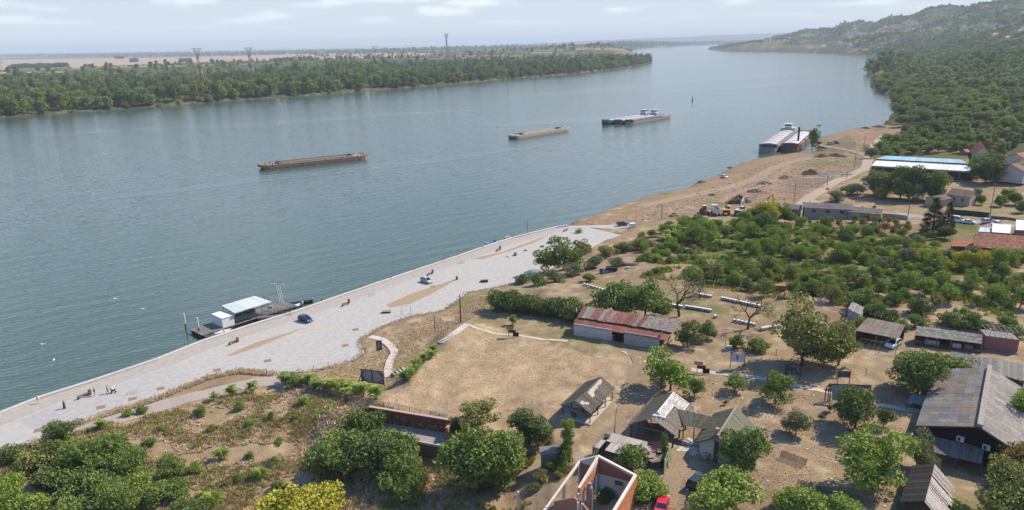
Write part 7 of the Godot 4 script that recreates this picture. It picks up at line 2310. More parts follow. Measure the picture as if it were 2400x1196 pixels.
func motor_barge(label: String, at: Vector3, turn: float, L: float, side: Color, deck: Color, covers: Color, house: bool, top: float, ncov := 12, bow := Color(0.03, 0.04, 0.07), B := 9.6) -> void:
	var o := thing("motor_barge", label, "barge", Vector3(at.x, 0, at.z), turn)
	var m := MB.new()
	m.col = side
	hull(m, L, B, top, 0.6, 1.1)
	part(o, "hull", m, M.rust)
	m = MB.new()
	m.col = bow
	m.loft([[Vector3(L * 0.425, top - 0.6, -B * 0.505), Vector3(L * 0.468, top - 0.3, -B * 0.44), Vector3(L * 0.503, top + 0.2, -B * 0.26), Vector3(L * 0.503, top + 0.2, B * 0.26), Vector3(L * 0.468, top - 0.3, B * 0.44), Vector3(L * 0.425, top - 0.6, B * 0.505)], [Vector3(L * 0.425, top + 0.9, -B * 0.505), Vector3(L * 0.468, top + 1.5, -B * 0.44), Vector3(L * 0.503, top + 2.0, -B * 0.26), Vector3(L * 0.503, top + 2.0, B * 0.26), Vector3(L * 0.468, top + 1.5, B * 0.44), Vector3(L * 0.425, top + 0.9, B * 0.505)]], false, false)
	part(o, "bow_bulwark", m, M.paint)
	var x0 := -L * 0.34
	var x1 := L * 0.40
	m = MB.new()
	m.col = deck
	for z in [-B * 0.385, B * 0.385]: m.box(Vector3((x0 + x1) * 0.5, top + 0.35, z), Vector3(x1 - x0, 0.75, 0.25))
	m.box(Vector3(x1, top + 0.35, 0), Vector3(0.25, 0.75, B * 0.76))
	part(o, "coaming", m, M.paint)
	m = MB.new()
	m.col = c3(0.40, 0.37, 0.36)
	m.box(Vector3(0, top + 0.05, 0), Vector3(L * 0.88, 0.1, B * 0.98))
	part(o, "deck", m, M.rust)
	for k in ncov:
		m = MB.new()
		m.col = vary(covers, 0.05)
		var a := lerpf(x0, x1, k / float(ncov)) + 0.12
		var b := lerpf(x0, x1, (k + 1) / float(ncov)) - 0.12
		var up := 0.12 * (k % 2)
		var ra := []
		var rb := []
		for i in 7:
			var t := -1.0 + i / 3.0
			var y := top + 0.75 + up + 0.6 * (1.0 - t * t)
			ra.append(Vector3(a, y, t * B * 0.37))
			rb.append(Vector3(b, y, t * B * 0.37))
		m.loft([ra, rb], false, false)
		for i in 6:
			m.quad(ra[i], ra[i + 1], Vector3(a, top + 0.6, ra[i + 1].z), Vector3(a, top + 0.6, ra[i].z))
			m.quad(rb[i], rb[i + 1], Vector3(b, top + 0.6, rb[i + 1].z), Vector3(b, top + 0.6, rb[i].z))
		part(o, "hatch_cover", m, M.paint)
	if house:
		m = MB.new()
		m.col = c3(0.42, 0.44, 0.52)
		m.box(Vector3(-L * 0.41, top + 1.3, 0), Vector3(L * 0.1, 2.4, B * 0.85))
		part(o, "deckhouse", m, M.paint)
		m = MB.new()
		m.col = c3(0.70, 0.71, 0.72)
		m.box(Vector3(-L * 0.385, top + 3.4, 0), Vector3(4.2, 1.2, 4.6))
		m.box(Vector3(-L * 0.385, top + 5.3, 0), Vector3(4.8, 0.2, 5.4))
		var wh := part(o, "wheelhouse", m, M.paint)
		m = MB.new()
		m.col = c3(0.03, 0.05, 0.06)
		m.box(Vector3(-L * 0.385, top + 4.6, 0), Vector3(4.0, 1.2, 4.4))
		part(wh, "windows", m, M.darkglass)
		m = MB.new()
		m.col = c3(0.7, 0.7, 0.7)
		m.tube(Vector3(-L * 0.43, top + 3.0, 1.5), Vector3(-L * 0.43, top + 8.5, 1.5), 0.08, 0.06)
		m.beam(Vector3(-L * 0.43, top + 8.2, -0.6), Vector3(-L * 0.43, top + 8.2, 3.4), 0.12)
		part(o, "mast", m, M.metal)
	m = MB.new()
	m.col = c3(0.05, 0.06, 0.09)
	for k in 4: m.box(Vector3(L * 0.43 + 0.9 * k, top + 0.6, -2.5 + 1.6 * k), Vector3(1.0, 1.0, 1.0), Basis(Vector3.UP, k * 0.7))
	part(o, "anchor_gear", m, M.metal).set_meta("kind", "stuff")
	bollards(o, [Vector3(L * 0.455, top + 0.2, 2.6), Vector3(L * 0.455, top + 0.2, -2.6), Vector3(-L * 0.46, top + 0.2, 3.0), Vector3(-L * 0.46, top + 0.2, -3.0)])

func small_boat(called: String, label: String, at: Vector3, turn: float, L: float, B: float, outside: Color, inside_c: Color, motor: bool) -> Node3D:
	var o := thing(called, label, "boat", at, turn)
	var m := MB.new()
	m.col = outside
	var rings := []
	var inner := []
	for s in [[-0.5, 0.85, 0.0], [-0.2, 1.0, 0.0], [0.15, 0.92, 0.02], [0.38, 0.55, 0.12], [0.5, 0.06, 0.28]]:
		var x: float = s[0] * L
		var w: float = s[1] * B * 0.5
		rings.append([Vector3(x, -0.25 + s[2], w * 0.6), Vector3(x, -0.25 + s[2], -w * 0.6), Vector3(x, 0.45 + s[2], -w), Vector3(x, 0.45 + s[2], w)])
		inner.append([Vector3(x, 0.47 + s[2], -w), Vector3(x * 0.96, 0.1 + s[2], -w * 0.75), Vector3(x * 0.96, 0.1 + s[2], w * 0.75), Vector3(x, 0.47 + s[2], w)])
	for k in 4:
		for e in [[0, 1], [1, 2], [3, 0]]: m.quad(rings[k][e[0]], rings[k][e[1]], rings[k + 1][e[1]], rings[k + 1][e[0]])
	m.quad(rings[0][0], rings[0][1], rings[0][2], rings[0][3])
	part(o, "hull", m, M.paint)
	m = MB.new()
	m.col = inside_c
	for k in 4:
		for e in [[0, 1], [1, 2], [2, 3]]: m.quad(inner[k][e[0]], inner[k][e[1]], inner[k + 1][e[1]], inner[k + 1][e[0]])
	part(o, "inside", m, M.paint)
	for x in [-0.25, 0.1]:
		m = MB.new()
		m.col = inside_c
		m.box(Vector3(x * L, 0.35, 0), Vector3(0.35, 0.06, B * 0.9))
		part(o, "thwart", m, M.paint)
	if motor:
		m = MB.new()
		m.col = c3(0.55, 0.55, 0.56) if outside.b > outside.r else c3(0.05, 0.05, 0.08)
		m.box(Vector3(-0.54 * L, 0.75, 0), Vector3(0.4, 0.55, 0.35))
		m.box(Vector3(-0.54 * L, 0.2, 0), Vector3(0.14, 0.9, 0.14))
		part(o, "outboard_motor", m, M.paint)
	return o

func make_boats() -> void:
	dumb_barge("rusty empty cargo barge anchored alone in mid river", (P(612, 397) + P(855, 371)) * 0.5, heading(612, 397, 855, 371, 0), c3(0.42, 0.265, 0.20), c3(0.62, 0.53, 0.48), c3(0.56, 0.45, 0.37), 2.3)
	dumb_barge("pale grey empty cargo barge between the rusty barge and the lashed group", (P(1197, 326) + P(1330, 305)) * 0.5, heading(1197, 326, 1330, 305, 0), c3(0.60, 0.55, 0.50), c3(0.72, 0.65, 0.60), c3(0.68, 0.58, 0.49), 2.0)
	var h := heading(1470, 292, 1556, 278, 0)
	var c := (P(1480, 290.5) + P(1556, 277.5)) * 0.5
	var side := Vector3(-sin(h), 0, -cos(h)) * 7.6
	motor_barge("pale hulled barge on the near side of the lashed river group", c, h + PI, 66.0, c3(0.52, 0.48, 0.43), c3(0.10, 0.09, 0.10), c3(0.20, 0.19, 0.20), false, 2.2, 12, c3(0.06, 0.05, 0.06), 7.2)
	motor_barge("rust streaked barge in the middle of the lashed river group", c + side + Vector3(cos(h), 0, -sin(h)) * -4.0, h + PI, 68.0, c3(0.16, 0.10, 0.09), c3(0.30, 0.27, 0.28), c3(0.50, 0.49, 0.50), true, 2.2, 12, c3(0.10, 0.06, 0.06), 7.2)
	motor_barge("dark blue bowed motor vessel on the outside of the lashed group", c + side * 2.0 + Vector3(cos(h), 0, -sin(h)) * -10.0, h + PI, 70.0, c3(0.05, 0.06, 0.09), c3(0.3, 0.34, 0.38), c3(0.44, 0.45, 0.47), true, 2.4, 12, c3(0.10, 0.22, 0.30), 7.2)
	h = heading(1796, 358, 1848, 318, 0)
	motor_barge("white and blue motor vessel moored outermost at the beach", (P(1797, 357) + P(1851, 316)) * 0.5, h + PI, 100.0, c3(0.42, 0.42, 0.42), c3(0.12, 0.16, 0.32), c3(0.50, 0.465, 0.42), true, 3.4, 14, c3(0.025, 0.03, 0.06), 11.0)
	motor_barge("dark red barge with white arched hatches moored at the bank", (P(1846, 353) + P(1892, 322)) * 0.5, h + PI, 84.0, c3(0.30, 0.19, 0.145), c3(0.12, 0.035, 0.045), c3(0.58, 0.57, 0.57), false, 3.4, 10, c3(0.10, 0.04, 0.045), 11.0)
	for q in [[1869, 352, 306, "tall dark red mooring pile beside the moored barges"], [1886, 343, 329, "short rusty mooring pile on the bank by the barges"]]:
		var b := G(q[0], q[1])
		var o := thing("mooring_pile", q[3], "pile", Vector3(b.x, 0, b.z))
		var m := MB.new()
		m.col = c3(0.085, 0.03, 0.035)
		m.tube(Vector3(0, -3, 0), Vector3(0, (q[1] - q[2]) / 3.8 / 0.93, 0), 0.6, 0.6, 10)
		part(o, "shaft", m, M.rust)
	var p := P(1866, 365)
	var o := thing("pontoon", "small rusty landing pontoon at the beach", "pontoon", Vector3(p.x, 0, p.z), heading(1848, 366, 1895, 359, 0))
	var m := MB.new()
	m.col = c3(0.05, 0.045, 0.045)
	m.box(Vector3(-2, 0.3, 0), Vector3(10, 1.5, 4.0))
	part(o, "float", m, M.rust)
	m = MB.new()
	m.col = c3(0.40, 0.36, 0.34)
	m.box(Vector3(-2, 1.12, 0), Vector3(10.2, 0.14, 4.2))
	part(o, "deck", m, M.rust)
	m = MB.new()
	m.col = c3(0.33, 0.29, 0.27)
	m.beam(Vector3(3, 1.2, 0), Vector3(11, 2.0, -0.5), 1.6, 0.15)
	part(o, "gangplank", m, M.rust)
	# buoy
	p = P(1623, 236)
	o = thing("buoy", "lone dark channel buoy in the river", "buoy", Vector3(p.x, 0, p.z))
	m = MB.new()
	m.col = c3(0.03, 0.05, 0.04)
	m.tube(Vector3(0, -0.5, 0), Vector3(0, 0.7, 0), 1.1, 1.0, 10)
	m.tube(Vector3(0, 0.7, 0), Vector3(0, 4.4, 0), 0.7, 0.15, 8)
	part(o, "body", m, M.paint)
	m = MB.new()
	m.col = c3(0.03, 0.05, 0.04)
	m.ball(Vector3(0, 4.8, 0), Vector3(0.4, 0.5, 0.4))
	part(o, "topmark", m, M.paint)

func make_dock() -> void:
	# landing stage: everything on the float turns with it
	var a := P(444, 772, 1.0)
	var b := P(664, 704.5, 1.0)
	var h := atan2(-(b.z - a.z), b.x - a.x)
	var u := (b - a).normalized()
	var n := Vector3(-u.z, 0, u.x)
	if n.z < 0: n = -n
	var L := a.distance_to(b)
	var wid := absf((P(475, 786, 1.0) - a).dot(n))
	var o := thing("landing_stage", "grey decked landing stage floating beside the promenade", "landing stage", Vector3(a.x, 0, a.z) + u * L * 0.5 + n * wid * 0.5)
	var q := func(s: float, t: float, y: float) -> Vector3: return Vector3(a.x, y, a.z) + u * s * L + n * t * wid
	var m := MB.new()
	m.col = c3(0.05, 0.055, 0.06)
	m.hull8([q.call(0.01, 0.03, -0.4), q.call(0.99, 0.03, -0.4), q.call(0.99, 0.97, -0.4), q.call(0.01, 0.97, -0.4), q.call(0.01, 0.03, 0.85), q.call(0.99, 0.03, 0.85), q.call(0.99, 0.97, 0.85), q.call(0.01, 0.97, 0.85)])
	part(o, "float", m, M.rust, true)
	for k in 40:
		m = MB.new()
		m.col = vary(c3(0.27, 0.255, 0.25), 0.12)
		var s0 := k / 40.0 + 0.0008
		var s1 := (k + 1) / 40.0 - 0.0008
		m.hull8([q.call(s0, 0, 0.86), q.call(s1, 0, 0.86), q.call(s1, 1, 0.86), q.call(s0, 1, 0.86), q.call(s0, 0, 1.0), q.call(s1, 0, 1.0), q.call(s1, 1, 1.0), q.call(s0, 1, 1.0)])
		part(o, "deck_board", m, M.weathered, true)
	var rl := []
	for k in 9: rl.append([q.call(0.72 + 0.033 * k, 0.98, 1.0), q.call(0.72 + 0.033 * k, 0.98, 2.0)])
	rl.append([q.call(0.72, 0.98, 2.0), q.call(0.99, 0.98, 2.0)])
	for k in 5: rl.append([q.call(0.99, 0.2 * k + 0.05, 1.0), q.call(0.99, 0.2 * k + 0.05, 2.0)])
	beams(o, "railing_bar", rl, 0.06, "metal", c3(0.22, 0.23, 0.24))
	# cabin
	o = thing("white_cabin", "plain white box cabin on the landing stage", "cabin", q.call(0.27, 0.5, 1.0))
	m = MB.new()
	m.col = c3(0.74, 0.75, 0.77)
	m.hull8([q.call(0.215, 0.14, 1.0), q.call(0.335, 0.14, 1.0), q.call(0.335, 0.93, 1.0), q.call(0.215, 0.93, 1.0), q.call(0.215, 0.14, 3.45), q.call(0.335, 0.14, 3.45), q.call(0.335, 0.93, 3.45), q.call(0.215, 0.93, 3.45)])
	part(o, "walls", m, M.paint, true)
	m = MB.new()
	m.col = c3(0.78, 0.78, 0.79)
	m.hull8([q.call(0.212, 0.12, 3.45), q.call(0.338, 0.12, 3.45), q.call(0.338, 0.95, 3.45), q.call(0.212, 0.95, 3.45), q.call(0.212, 0.12, 3.55), q.call(0.338, 0.12, 3.55), q.call(0.338, 0.95, 3.55), q.call(0.212, 0.95, 3.55)])
	part(o, "roof", m, M.paint, true)
	# canopy with glazed side
	o = thing("canopy_shelter", "shelter with pale blue rust edged roof on the landing stage", "shelter", q.call(0.5, 0.5, 1.0))
	var r := [q.call(0.335, -0.05, 4.55), q.call(0.70, -0.05, 4.55), q.call(0.74, 1.0, 4.0), q.call(0.335, 1.0, 4.0)]
	face(o, "roof_sheet", r[0], r[1], r[2], r[3], 9, 1, "matte", [c3(0.56, 0.66, 0.71), c3(0.60, 0.68, 0.72)], 0, 0.06, 0.01)
	beams(o, "rusty_edge", [[r[0], r[1]], [r[1], r[2]], [r[2], r[3]], [r[3], r[0]]], 0.16, "rust", c3(0.33, 0.23, 0.17))
	var ps := []
	for k in 6:
		ps.append([q.call(0.345 + 0.07 * k, 0.94, 1.0), q.call(0.345 + 0.07 * k, 0.94, 4.0)])
		ps.append([q.call(0.345 + 0.07 * k, 0.04, 1.0), q.call(0.345 + 0.07 * k, 0.04, 4.5)])
	ps.append([q.call(0.345, 0.94, 1.7), q.call(0.56, 0.94, 1.7)])
	ps.append([q.call(0.62, 0.94, 2.0), q.call(0.69, 0.94, 2.0)])
	beams(o, "post", ps, 0.1, "metal", c3(0.10, 0.10, 0.11))
	for k in 3:
		m = MB.new()
		m.col = c3(0.05, 0.06, 0.065)
		m.hull8([q.call(0.347 + 0.07 * k, 0.93, 1.8), q.call(0.411 + 0.07 * k, 0.93, 1.8), q.call(0.411 + 0.07 * k, 0.94, 1.8), q.call(0.347 + 0.07 * k, 0.94, 1.8), q.call(0.347 + 0.07 * k, 0.93, 3.9), q.call(0.411 + 0.07 * k, 0.93, 3.9), q.call(0.411 + 0.07 * k, 0.94, 3.9), q.call(0.347 + 0.07 * k, 0.94, 3.9)])
		part(o, "window_pane", m, M.darkglass, true)
	# gangway to the quay
	var g0: Vector3 = q.call(0.56, 1.0, 1.1)
	var g1 := P(683, 736, PY + 0.1)
	o = thing("gangway", "steel truss gangway from the landing stage to the kerb gap", "gangway", g0)
	var gd := (g1 - g0).normalized()
	var gs := Vector3(-gd.z, 0, gd.x).normalized() * 0.7
	m = MB.new()
	m.col = c3(0.24, 0.23, 0.23)
	m.slab(g0 - gs, g1 - gs, g1 + gs, g0 + gs, 0.12)
	part(o, "walkway", m, M.metal, true)
	var tr := []
	for s in [-1.0, 1.0]:
		tr.append([g0 + gs * s + Vector3(0, 1.1, 0), g1 + gs * s + Vector3(0, 1.1, 0)])
		for k in 9:
			var t := k / 8.0
			var w: Vector3 = g0.lerp(g1, t) + gs * s
			tr.append([w, w + Vector3(0, 1.1, 0)])
			if k < 8: tr.append([w, g0.lerp(g1, (k + 1) / 8.0) + gs * s + Vector3(0, 1.1, 0)])
	beams(o, "truss_bar", tr, 0.07, "metal", c3(0.16, 0.16, 0.17))
	# piles and lamp standards
	for s in [[436, 774, 735, "outer white topped steel mooring pole of the landing stage"], [467, 783, 744, "inner white topped steel mooring pole of the landing stage"]]:
		var p := P(s[0], s[1], 0.3)
		o = thing("mooring_pole", s[3], "pole", Vector3(p.x, 0, p.z))
		m = MB.new()
		m.col = c3(0.27, 0.17, 0.11)
		m.tube(Vector3(0, -2, 0), Vector3(0, 2.0, 0), 0.2, 0.2, 10)
		part(o, "rusty_foot", m, M.rust)
		m = MB.new()
		m.col = c3(0.62, 0.64, 0.66)
		m.tube(Vector3(0, 2.0, 0), Vector3(0, 4.6, 0), 0.2, 0.2, 10)
		part(o, "shaft", m, M.paint)
	for s in [[655, 709, -1.0, "white lamp standard with long arm on the landing stage"], [664, 712, 1.0, "white lamp standard with short arm on the landing stage"], [659, 707, 0.0, "thin white pole between the two lamp standards"]]:
		var p := P(s[0], s[1], 1.0)
		o = thing("lamp_standard", s[3], "lamp post", p)
		m = MB.new()
		m.col = c3(0.72, 0.72, 0.73)
		m.tube(Vector3(0, 0, 0), Vector3(-0.4, 5.4 if s[2] != 0.0 else 4.4, 0), 0.09, 0.07, 8)
		part(o, "pole", m, M.paint)
		if s[2] != 0.0:
			m = MB.new()
			m.col = c3(0.74, 0.74, 0.75)
			m.beam(Vector3(-0.4, 5.35, 0), Vector3(-0.4 + 0.9 * s[2], 5.45, 0), 0.08)
			part(o, "arm", m, M.paint)
			m = MB.new()
			m.col = c3(0.75, 0.75, 0.75)
			m.box(Vector3(-0.4 + 1.0 * s[2], 5.42, 0), Vector3(0.5, 0.1, 0.2))
			part(o, "lamp_head", m, M.paint)
	# things lying on the deck
	var p: Vector3 = q.call(0.80, 0.4, 1.0)
	o = thing("crate", "pale pink crate on the landing stage deck", "crate", p)
	m = MB.new()
	m.col = c3(0.55, 0.42, 0.37)
	m.box(Vector3(0, 0.25, 0), Vector3(0.8, 0.5, 0.6))
	m.box(Vector3(0, 0.52, 0), Vector3(0.86, 0.05, 0.66))
	part(o, "box", m, M.matte)
	# boats round the stage
	small_boat("motor_boat", "slender white motor boat alongside the landing stage", P(512, 783, 0.3), heading(545, 772, 470, 790, 0), 6.6, 1.7, c3(0.70, 0.70, 0.70), c3(0.62, 0.62, 0.63), true)
	small_boat("motor_boat", "blue and white motor boat at the landing stage's end", P(686, 722, 0.3), heading(706, 715, 660, 729, 0), 5.6, 1.8, c3(0.09, 0.33, 0.55), c3(0.62, 0.63, 0.65), true)
	small_boat("rowing_boat", "dark green narrow rowing boat tied at the stage's end", P(706, 711, 0.3), heading(728, 707, 684, 713, 0), 6.0, 1.2, c3(0.03, 0.055, 0.045), c3(0.03, 0.055, 0.045), true)
	small_boat("motor_boat", "blue covered boat tied below the quay bend", P(1151, 571, 0.3), heading(1140, 575, 1165, 566, 0), 5.2, 1.9, c3(0.03, 0.07, 0.25), c3(0.06, 0.13, 0.40), true)
	small_boat("motor_boat", "small white boat tied below the upper quay", P(1192, 557, 0.3), heading(1186, 560, 1200, 555, 0), 3.8, 1.5, c3(0.55, 0.55, 0.56), c3(0.4, 0.4, 0.42), false)

# ---------------------------------------------------------------- people: one continuous skin meshed from joined capsules
func person(label: String, at: Vector3, turn: float, pose: Dictionary, shirt: Color, legs: Color, hair: Color, skin := Color(0.42, 0.25, 0.17), dress := false, shoes := Color(0.6, 0.6, 0.6)) -> Node3D:
	var o := thing("person", label, "person", at, turn)
	var st: float = pose.get("stride", 0.1)
	var hip := Vector3(0, 0.92, 0)
	var neck := Vector3(pose.get("lean", 0.03), 1.46, 0)
	var bones := []      # a, b, ra, rb, colour
	var lf := Vector3(st, 0.06, 0.1)
	var rf := Vector3(-st, 0.06, -0.1)
	var lk := Vector3(st * 0.6 + 0.04, 0.49, 0.1)
	var rk := Vector3(-st * 0.35 + 0.04, 0.49, -0.1)
	bones.append([hip, hip + Vector3(0.0, 0.25, 0), 0.155, 0.14, shirt])
	bones.append([hip + Vector3(0, 0.25, 0), neck - Vector3(0, 0.12, 0), 0.14, 0.155, shirt])
	bones.append([neck - Vector3(0.0, 0.10, 0.14), neck - Vector3(0.0, 0.10, -0.14), 0.085, 0.085, shirt])
	bones.append([neck - Vector3(0, 0.05, 0), neck + Vector3(0.01, 0.09, 0), 0.055, 0.055, skin])
	bones.append([neck + Vector3(0.02, 0.15, 0), neck + Vector3(0.01, 0.22, 0), 0.085, 0.095, skin])
	bones.append([neck + Vector3(-0.02, 0.21, 0), neck + Vector3(-0.03, 0.26, 0), 0.09, 0.085, hair])
	bones.append([neck + Vector3(0.10, 0.155, 0), neck + Vector3(0.115, 0.15, 0), 0.018, 0.016, skin])
	for s in [[lf, lk, 0.09], [rf, rk, -0.09]]:
		bones.append([hip + Vector3(0, -0.02, s[2]), s[1], 0.095, 0.06, legs])
		bones.append([s[1], s[0] + Vector3(0, 0.04, 0), 0.06, 0.042, legs if not pose.get("shorts", false) else skin])
		bones.append([s[0] + Vector3(-0.03, -0.01, 0), s[0] + Vector3(0.15, -0.02, 0), 0.045, 0.04, shoes])
	if dress: bones.append([hip + Vector3(0, 0.1, 0), Vector3(0, 0.12, 0), 0.17, 0.26, legs])
	var hands := []
	for s in [1.0, -1.0]:
		var sh := neck + Vector3(0, -0.11, 0.19 * s)
		var el: Vector3 = sh + pose.get("elbow", Vector3(-0.03, -0.30, 0.04)) * Vector3(1, 1, s)
		var hd: Vector3 = el + pose.get("hand", Vector3(0.06, -0.25, 0.0)) * Vector3(1, 1, s)
		bones.append([sh, el, 0.055, 0.042, shirt])
		bones.append([el, hd, 0.042, 0.03, skin])
		bones.append([hd, hd + (hd - el).normalized() * 0.07, 0.034, 0.03, skin])
		hands.append([hd + (hd - el).normalized() * 0.08, (hd - el).normalized()])
	var mb := MB.new()
	var cell := 0.042
	var lo := Vector3(-0.62, -0.02, -0.45)
	var nx := 30
	var ny := 43
	var nz := 22
	var f := PackedFloat32Array()
	var tag := PackedInt32Array()
	f.resize(nx * ny * nz)
	tag.resize(nx * ny * nz)
	for iy in ny:
		for ix in nx:
			for iz in nz:
				var p := lo + Vector3(ix, iy, iz) * cell
				var acc := 0.0
				var best := 9.0
				var bt := 0
				for k in bones.size():
					var b: Array = bones[k]
					var ba: Vector3 = b[1] - b[0]
					var t: float = clampf((p - b[0]).dot(ba) / maxf(ba.length_squared(), 1e-6), 0.0, 1.0)
					var d: float = (p - b[0] - ba * t).length() - lerpf(b[2], b[3], t)
					acc += exp(-d * 60.0)
					if d < best:
						best = d
						bt = k
				f[(iy * nx + ix) * nz + iz] = -log(maxf(acc, 1e-20)) / 60.0
				tag[(iy * nx + ix) * nz + iz] = bt
	var vid := {}
	for iy in ny - 1:
		for ix in nx - 1:
			for iz in nz - 1:
				var s := Vector3.ZERO
				var n := 0
				var base := (iy * nx + ix) * nz + iz
				var offs := [0, nz, nx * nz, 1]
				for e in [[0, 0, 0, 1, 0, 0], [0, 0, 0, 0, 1, 0], [0, 0, 0, 0, 0, 1], [1, 0, 0, 0, 1, 0], [1, 0, 0, 0, 0, 1], [0, 1, 0, 1, 0, 0], [0, 1, 0, 0, 0, 1], [0, 0, 1, 1, 0, 0], [0, 0, 1, 0, 1, 0], [1, 1, 0, 0, 0, 1], [1, 0, 1, 0, 1, 0], [0, 1, 1, 1, 0, 0]]:
					var i0: int = base + e[0] * nz + e[1] * nx * nz + e[2]
					var i1: int = i0 + e[3] * nz + e[4] * nx * nz + e[5]
					if (f[i0] < 0.0) != (f[i1] < 0.0):
						var t := f[i0] / (f[i0] - f[i1])
						s += Vector3(e[0] + e[3] * t, e[1] + e[4] * t, e[2] + e[5] * t)
						n += 1
				if n: vid[base] = lo + (Vector3(ix, iy, iz) + s / n) * cell
	for key in vid:
		var iz: int = key % nz
		var ix: int = (key / nz) % nx
		var iy: int = key / (nz * nx)
		if ix < 1 or iy < 1 or iz < 1: continue
		for e in [[nz, nx * nz, 1], [nx * nz, 1, nz], [1, nz, nx * nz]]:
			if (f[key] < 0.0) != (f[key + e[0]] < 0.0):
				var q := [key, key - e[1], key - e[1] - e[2], key - e[2]]
				if vid.has(q[1]) and vid.has(q[2]) and vid.has(q[3]):
					mb.col = bones[tag[key if f[key] < 0.0 else key + e[0]]][4]
					mb.quad(vid[q[0]], vid[q[1]], vid[q[2]], vid[q[3]])
	for h in hands:
		mb.col = skin
		var side: Vector3 = h[1].cross(Vector3(0.3, 0.1, 1)).normalized()
		for k in 5:
			var off := side * (k - 2) * 0.016
			var tip: Vector3 = h[0] + off * (1.2 if k else 2.2) + h[1] * (0.07 - 0.008 * absf(k - 2)) + Vector3(0.02, -0.01, 0)
			mb.tube(h[0] + off - h[1] * 0.02, h[0].lerp(tip, 0.6) + off * 0.4, 0.009, 0.008, 5)
			mb.tube(h[0].lerp(tip, 0.6) + off * 0.4, tip, 0.008, 0.006, 5)
	part(o, "body", mb, M.plain)
	return o

func make_people() -> void:
	person("person in pale pink clothes standing at the kerb wall", P(91, 945.5, PY), 2.4, {"stride": 0.06}, c3(0.60, 0.42, 0.38), c3(0.58, 0.46, 0.36), c3(0.5, 0.42, 0.36), c3(0.5, 0.33, 0.25))
	person("person in a long dark purple dress on the paving", P(151, 958, PY), 0.4, {"stride": 0.05, "elbow": Vector3(0.1, -0.25, 0.05), "hand": Vector3(0.18, 0.05, -0.1)}, c3(0.05, 0.035, 0.06), c3(0.06, 0.04, 0.065), c3(0.16, 0.09, 0.05), c3(0.45, 0.28, 0.2), true)
	person("person in grey shirt and shorts beside the litter bin", P(222, 928, PY), 0.2, {"stride": 0.12, "shorts": true}, c3(0.05, 0.06, 0.065), c3(0.07, 0.06, 0.06), c3(0.06, 0.04, 0.03), c3(0.45, 0.28, 0.2), false, c3(0.75, 0.75, 0.75))
	person("person in rose top pushing the white hooded pram", P(252, 923, PY), 0.25, {"stride": 0.26, "lean": 0.08, "elbow": Vector3(0.14, -0.25, 0.02), "hand": Vector3(0.25, 0.02, -0.04)}, c3(0.30, 0.20, 0.18), c3(0.025, 0.025, 0.03), c3(0.10, 0.06, 0.04), c3(0.45, 0.28, 0.2), false, c3(0.75, 0.75, 0.75))
	person("person in black standing on the landing stage", P(620, 710, 1.0), 1.2, {"stride": 0.08}, c3(0.02, 0.02, 0.022), c3(0.02, 0.02, 0.025), c3(0.02, 0.02, 0.02))
	person("person in light blue leaning at the stage's edge", P(630.5, 708, 1.0), 0.3, {"stride": 0.12, "lean": 0.25}, c3(0.28, 0.46, 0.58), c3(0.06, 0.07, 0.09), c3(0.05, 0.04, 0.03))
	# pram
	var o := thing("pram", "dark pram with a white hood on the promenade", "pram", P(265, 921.5, PY), 0.25)
	var m := MB.new()
	m.col = c3(0.025, 0.025, 0.03)
	m.hull8([Vector3(-0.25, 0.45, -0.2), Vector3(0.4, 0.5, -0.2), Vector3(0.4, 0.5, 0.2), Vector3(-0.25, 0.45, 0.2), Vector3(-0.35, 0.75, -0.25), Vector3(0.5, 0.75, -0.25), Vector3(0.5, 0.75, 0.25), Vector3(-0.35, 0.75, 0.25)])
	part(o, "basket", m, M.matte)
	m = MB.new()
	m.col = c3(0.70, 0.67, 0.60)
	m.ball(Vector3(-0.1, 0.85, 0), Vector3(0.36, 0.34, 0.28), 10, 6)
	part(o, "hood", m, M.matte)
	m = MB.new()
	m.col = c3(0.05, 0.05, 0.05)
	for z in [-0.22, 0.22]:
		m.beam(Vector3(-0.65, 1.05, z), Vector3(0.4, 0.2, z), 0.03)
		m.beam(Vector3(0.4, 0.7, z), Vector3(-0.3, 0.2, z), 0.03)
	m.beam(Vector3(-0.65, 1.05, -0.22), Vector3(-0.65, 1.05, 0.22), 0.03)
	part(o, "frame", m, M.metal)
	for x in [-0.32, 0.42]:
		for z in [-0.25, 0.25]: wheel_on(o, Vector3(x, 0.15, z), 0.15, 0.05)
	# gulls over and on the water
	for g in [[100, 807, 3.0], [126, 844, 3.0], [270, 700, 3.0], [335, 724, 3.0], [1745, 286, 2.0]]:
		o = thing("gull", "white gull flying low over the river", "gull", P(g[0], g[1], g[2]), rng.randf() * TAU, "gulls over the river")
		m = MB.new()
		m.col = c3(0.75, 0.75, 0.75)
		var rings := []
		for s in [[-0.28, 0.01, 0.02], [-0.12, 0.06, 0.0], [0.05, 0.075, 0.0], [0.16, 0.05, 0.03], [0.22, 0.05, 0.05], [0.28, 0.02, 0.04]]:
			var ring := []
			for i in 6: ring.append(Vector3(s[0], s[2] + sin(TAU * i / 6) * s[1], cos(TAU * i / 6) * s[1]))
			rings.append(ring)
		m.loft(rings)
		for e in [-1.0, 1.0]:
			m.quad(Vector3(0.1, 0.03, 0.04 * e), Vector3(-0.08, 0.03, 0.04 * e), Vector3(-0.04, 0.16, 0.36 * e), Vector3(0.12, 0.17, 0.34 * e))
			m.quad(Vector3(0.12, 0.17, 0.34 * e), Vector3(-0.04, 0.16, 0.36 * e), Vector3(-0.12, 0.09, 0.68 * e), Vector3(-0.05, 0.10, 0.66 * e))
		part(o, "body", m, M.plain)

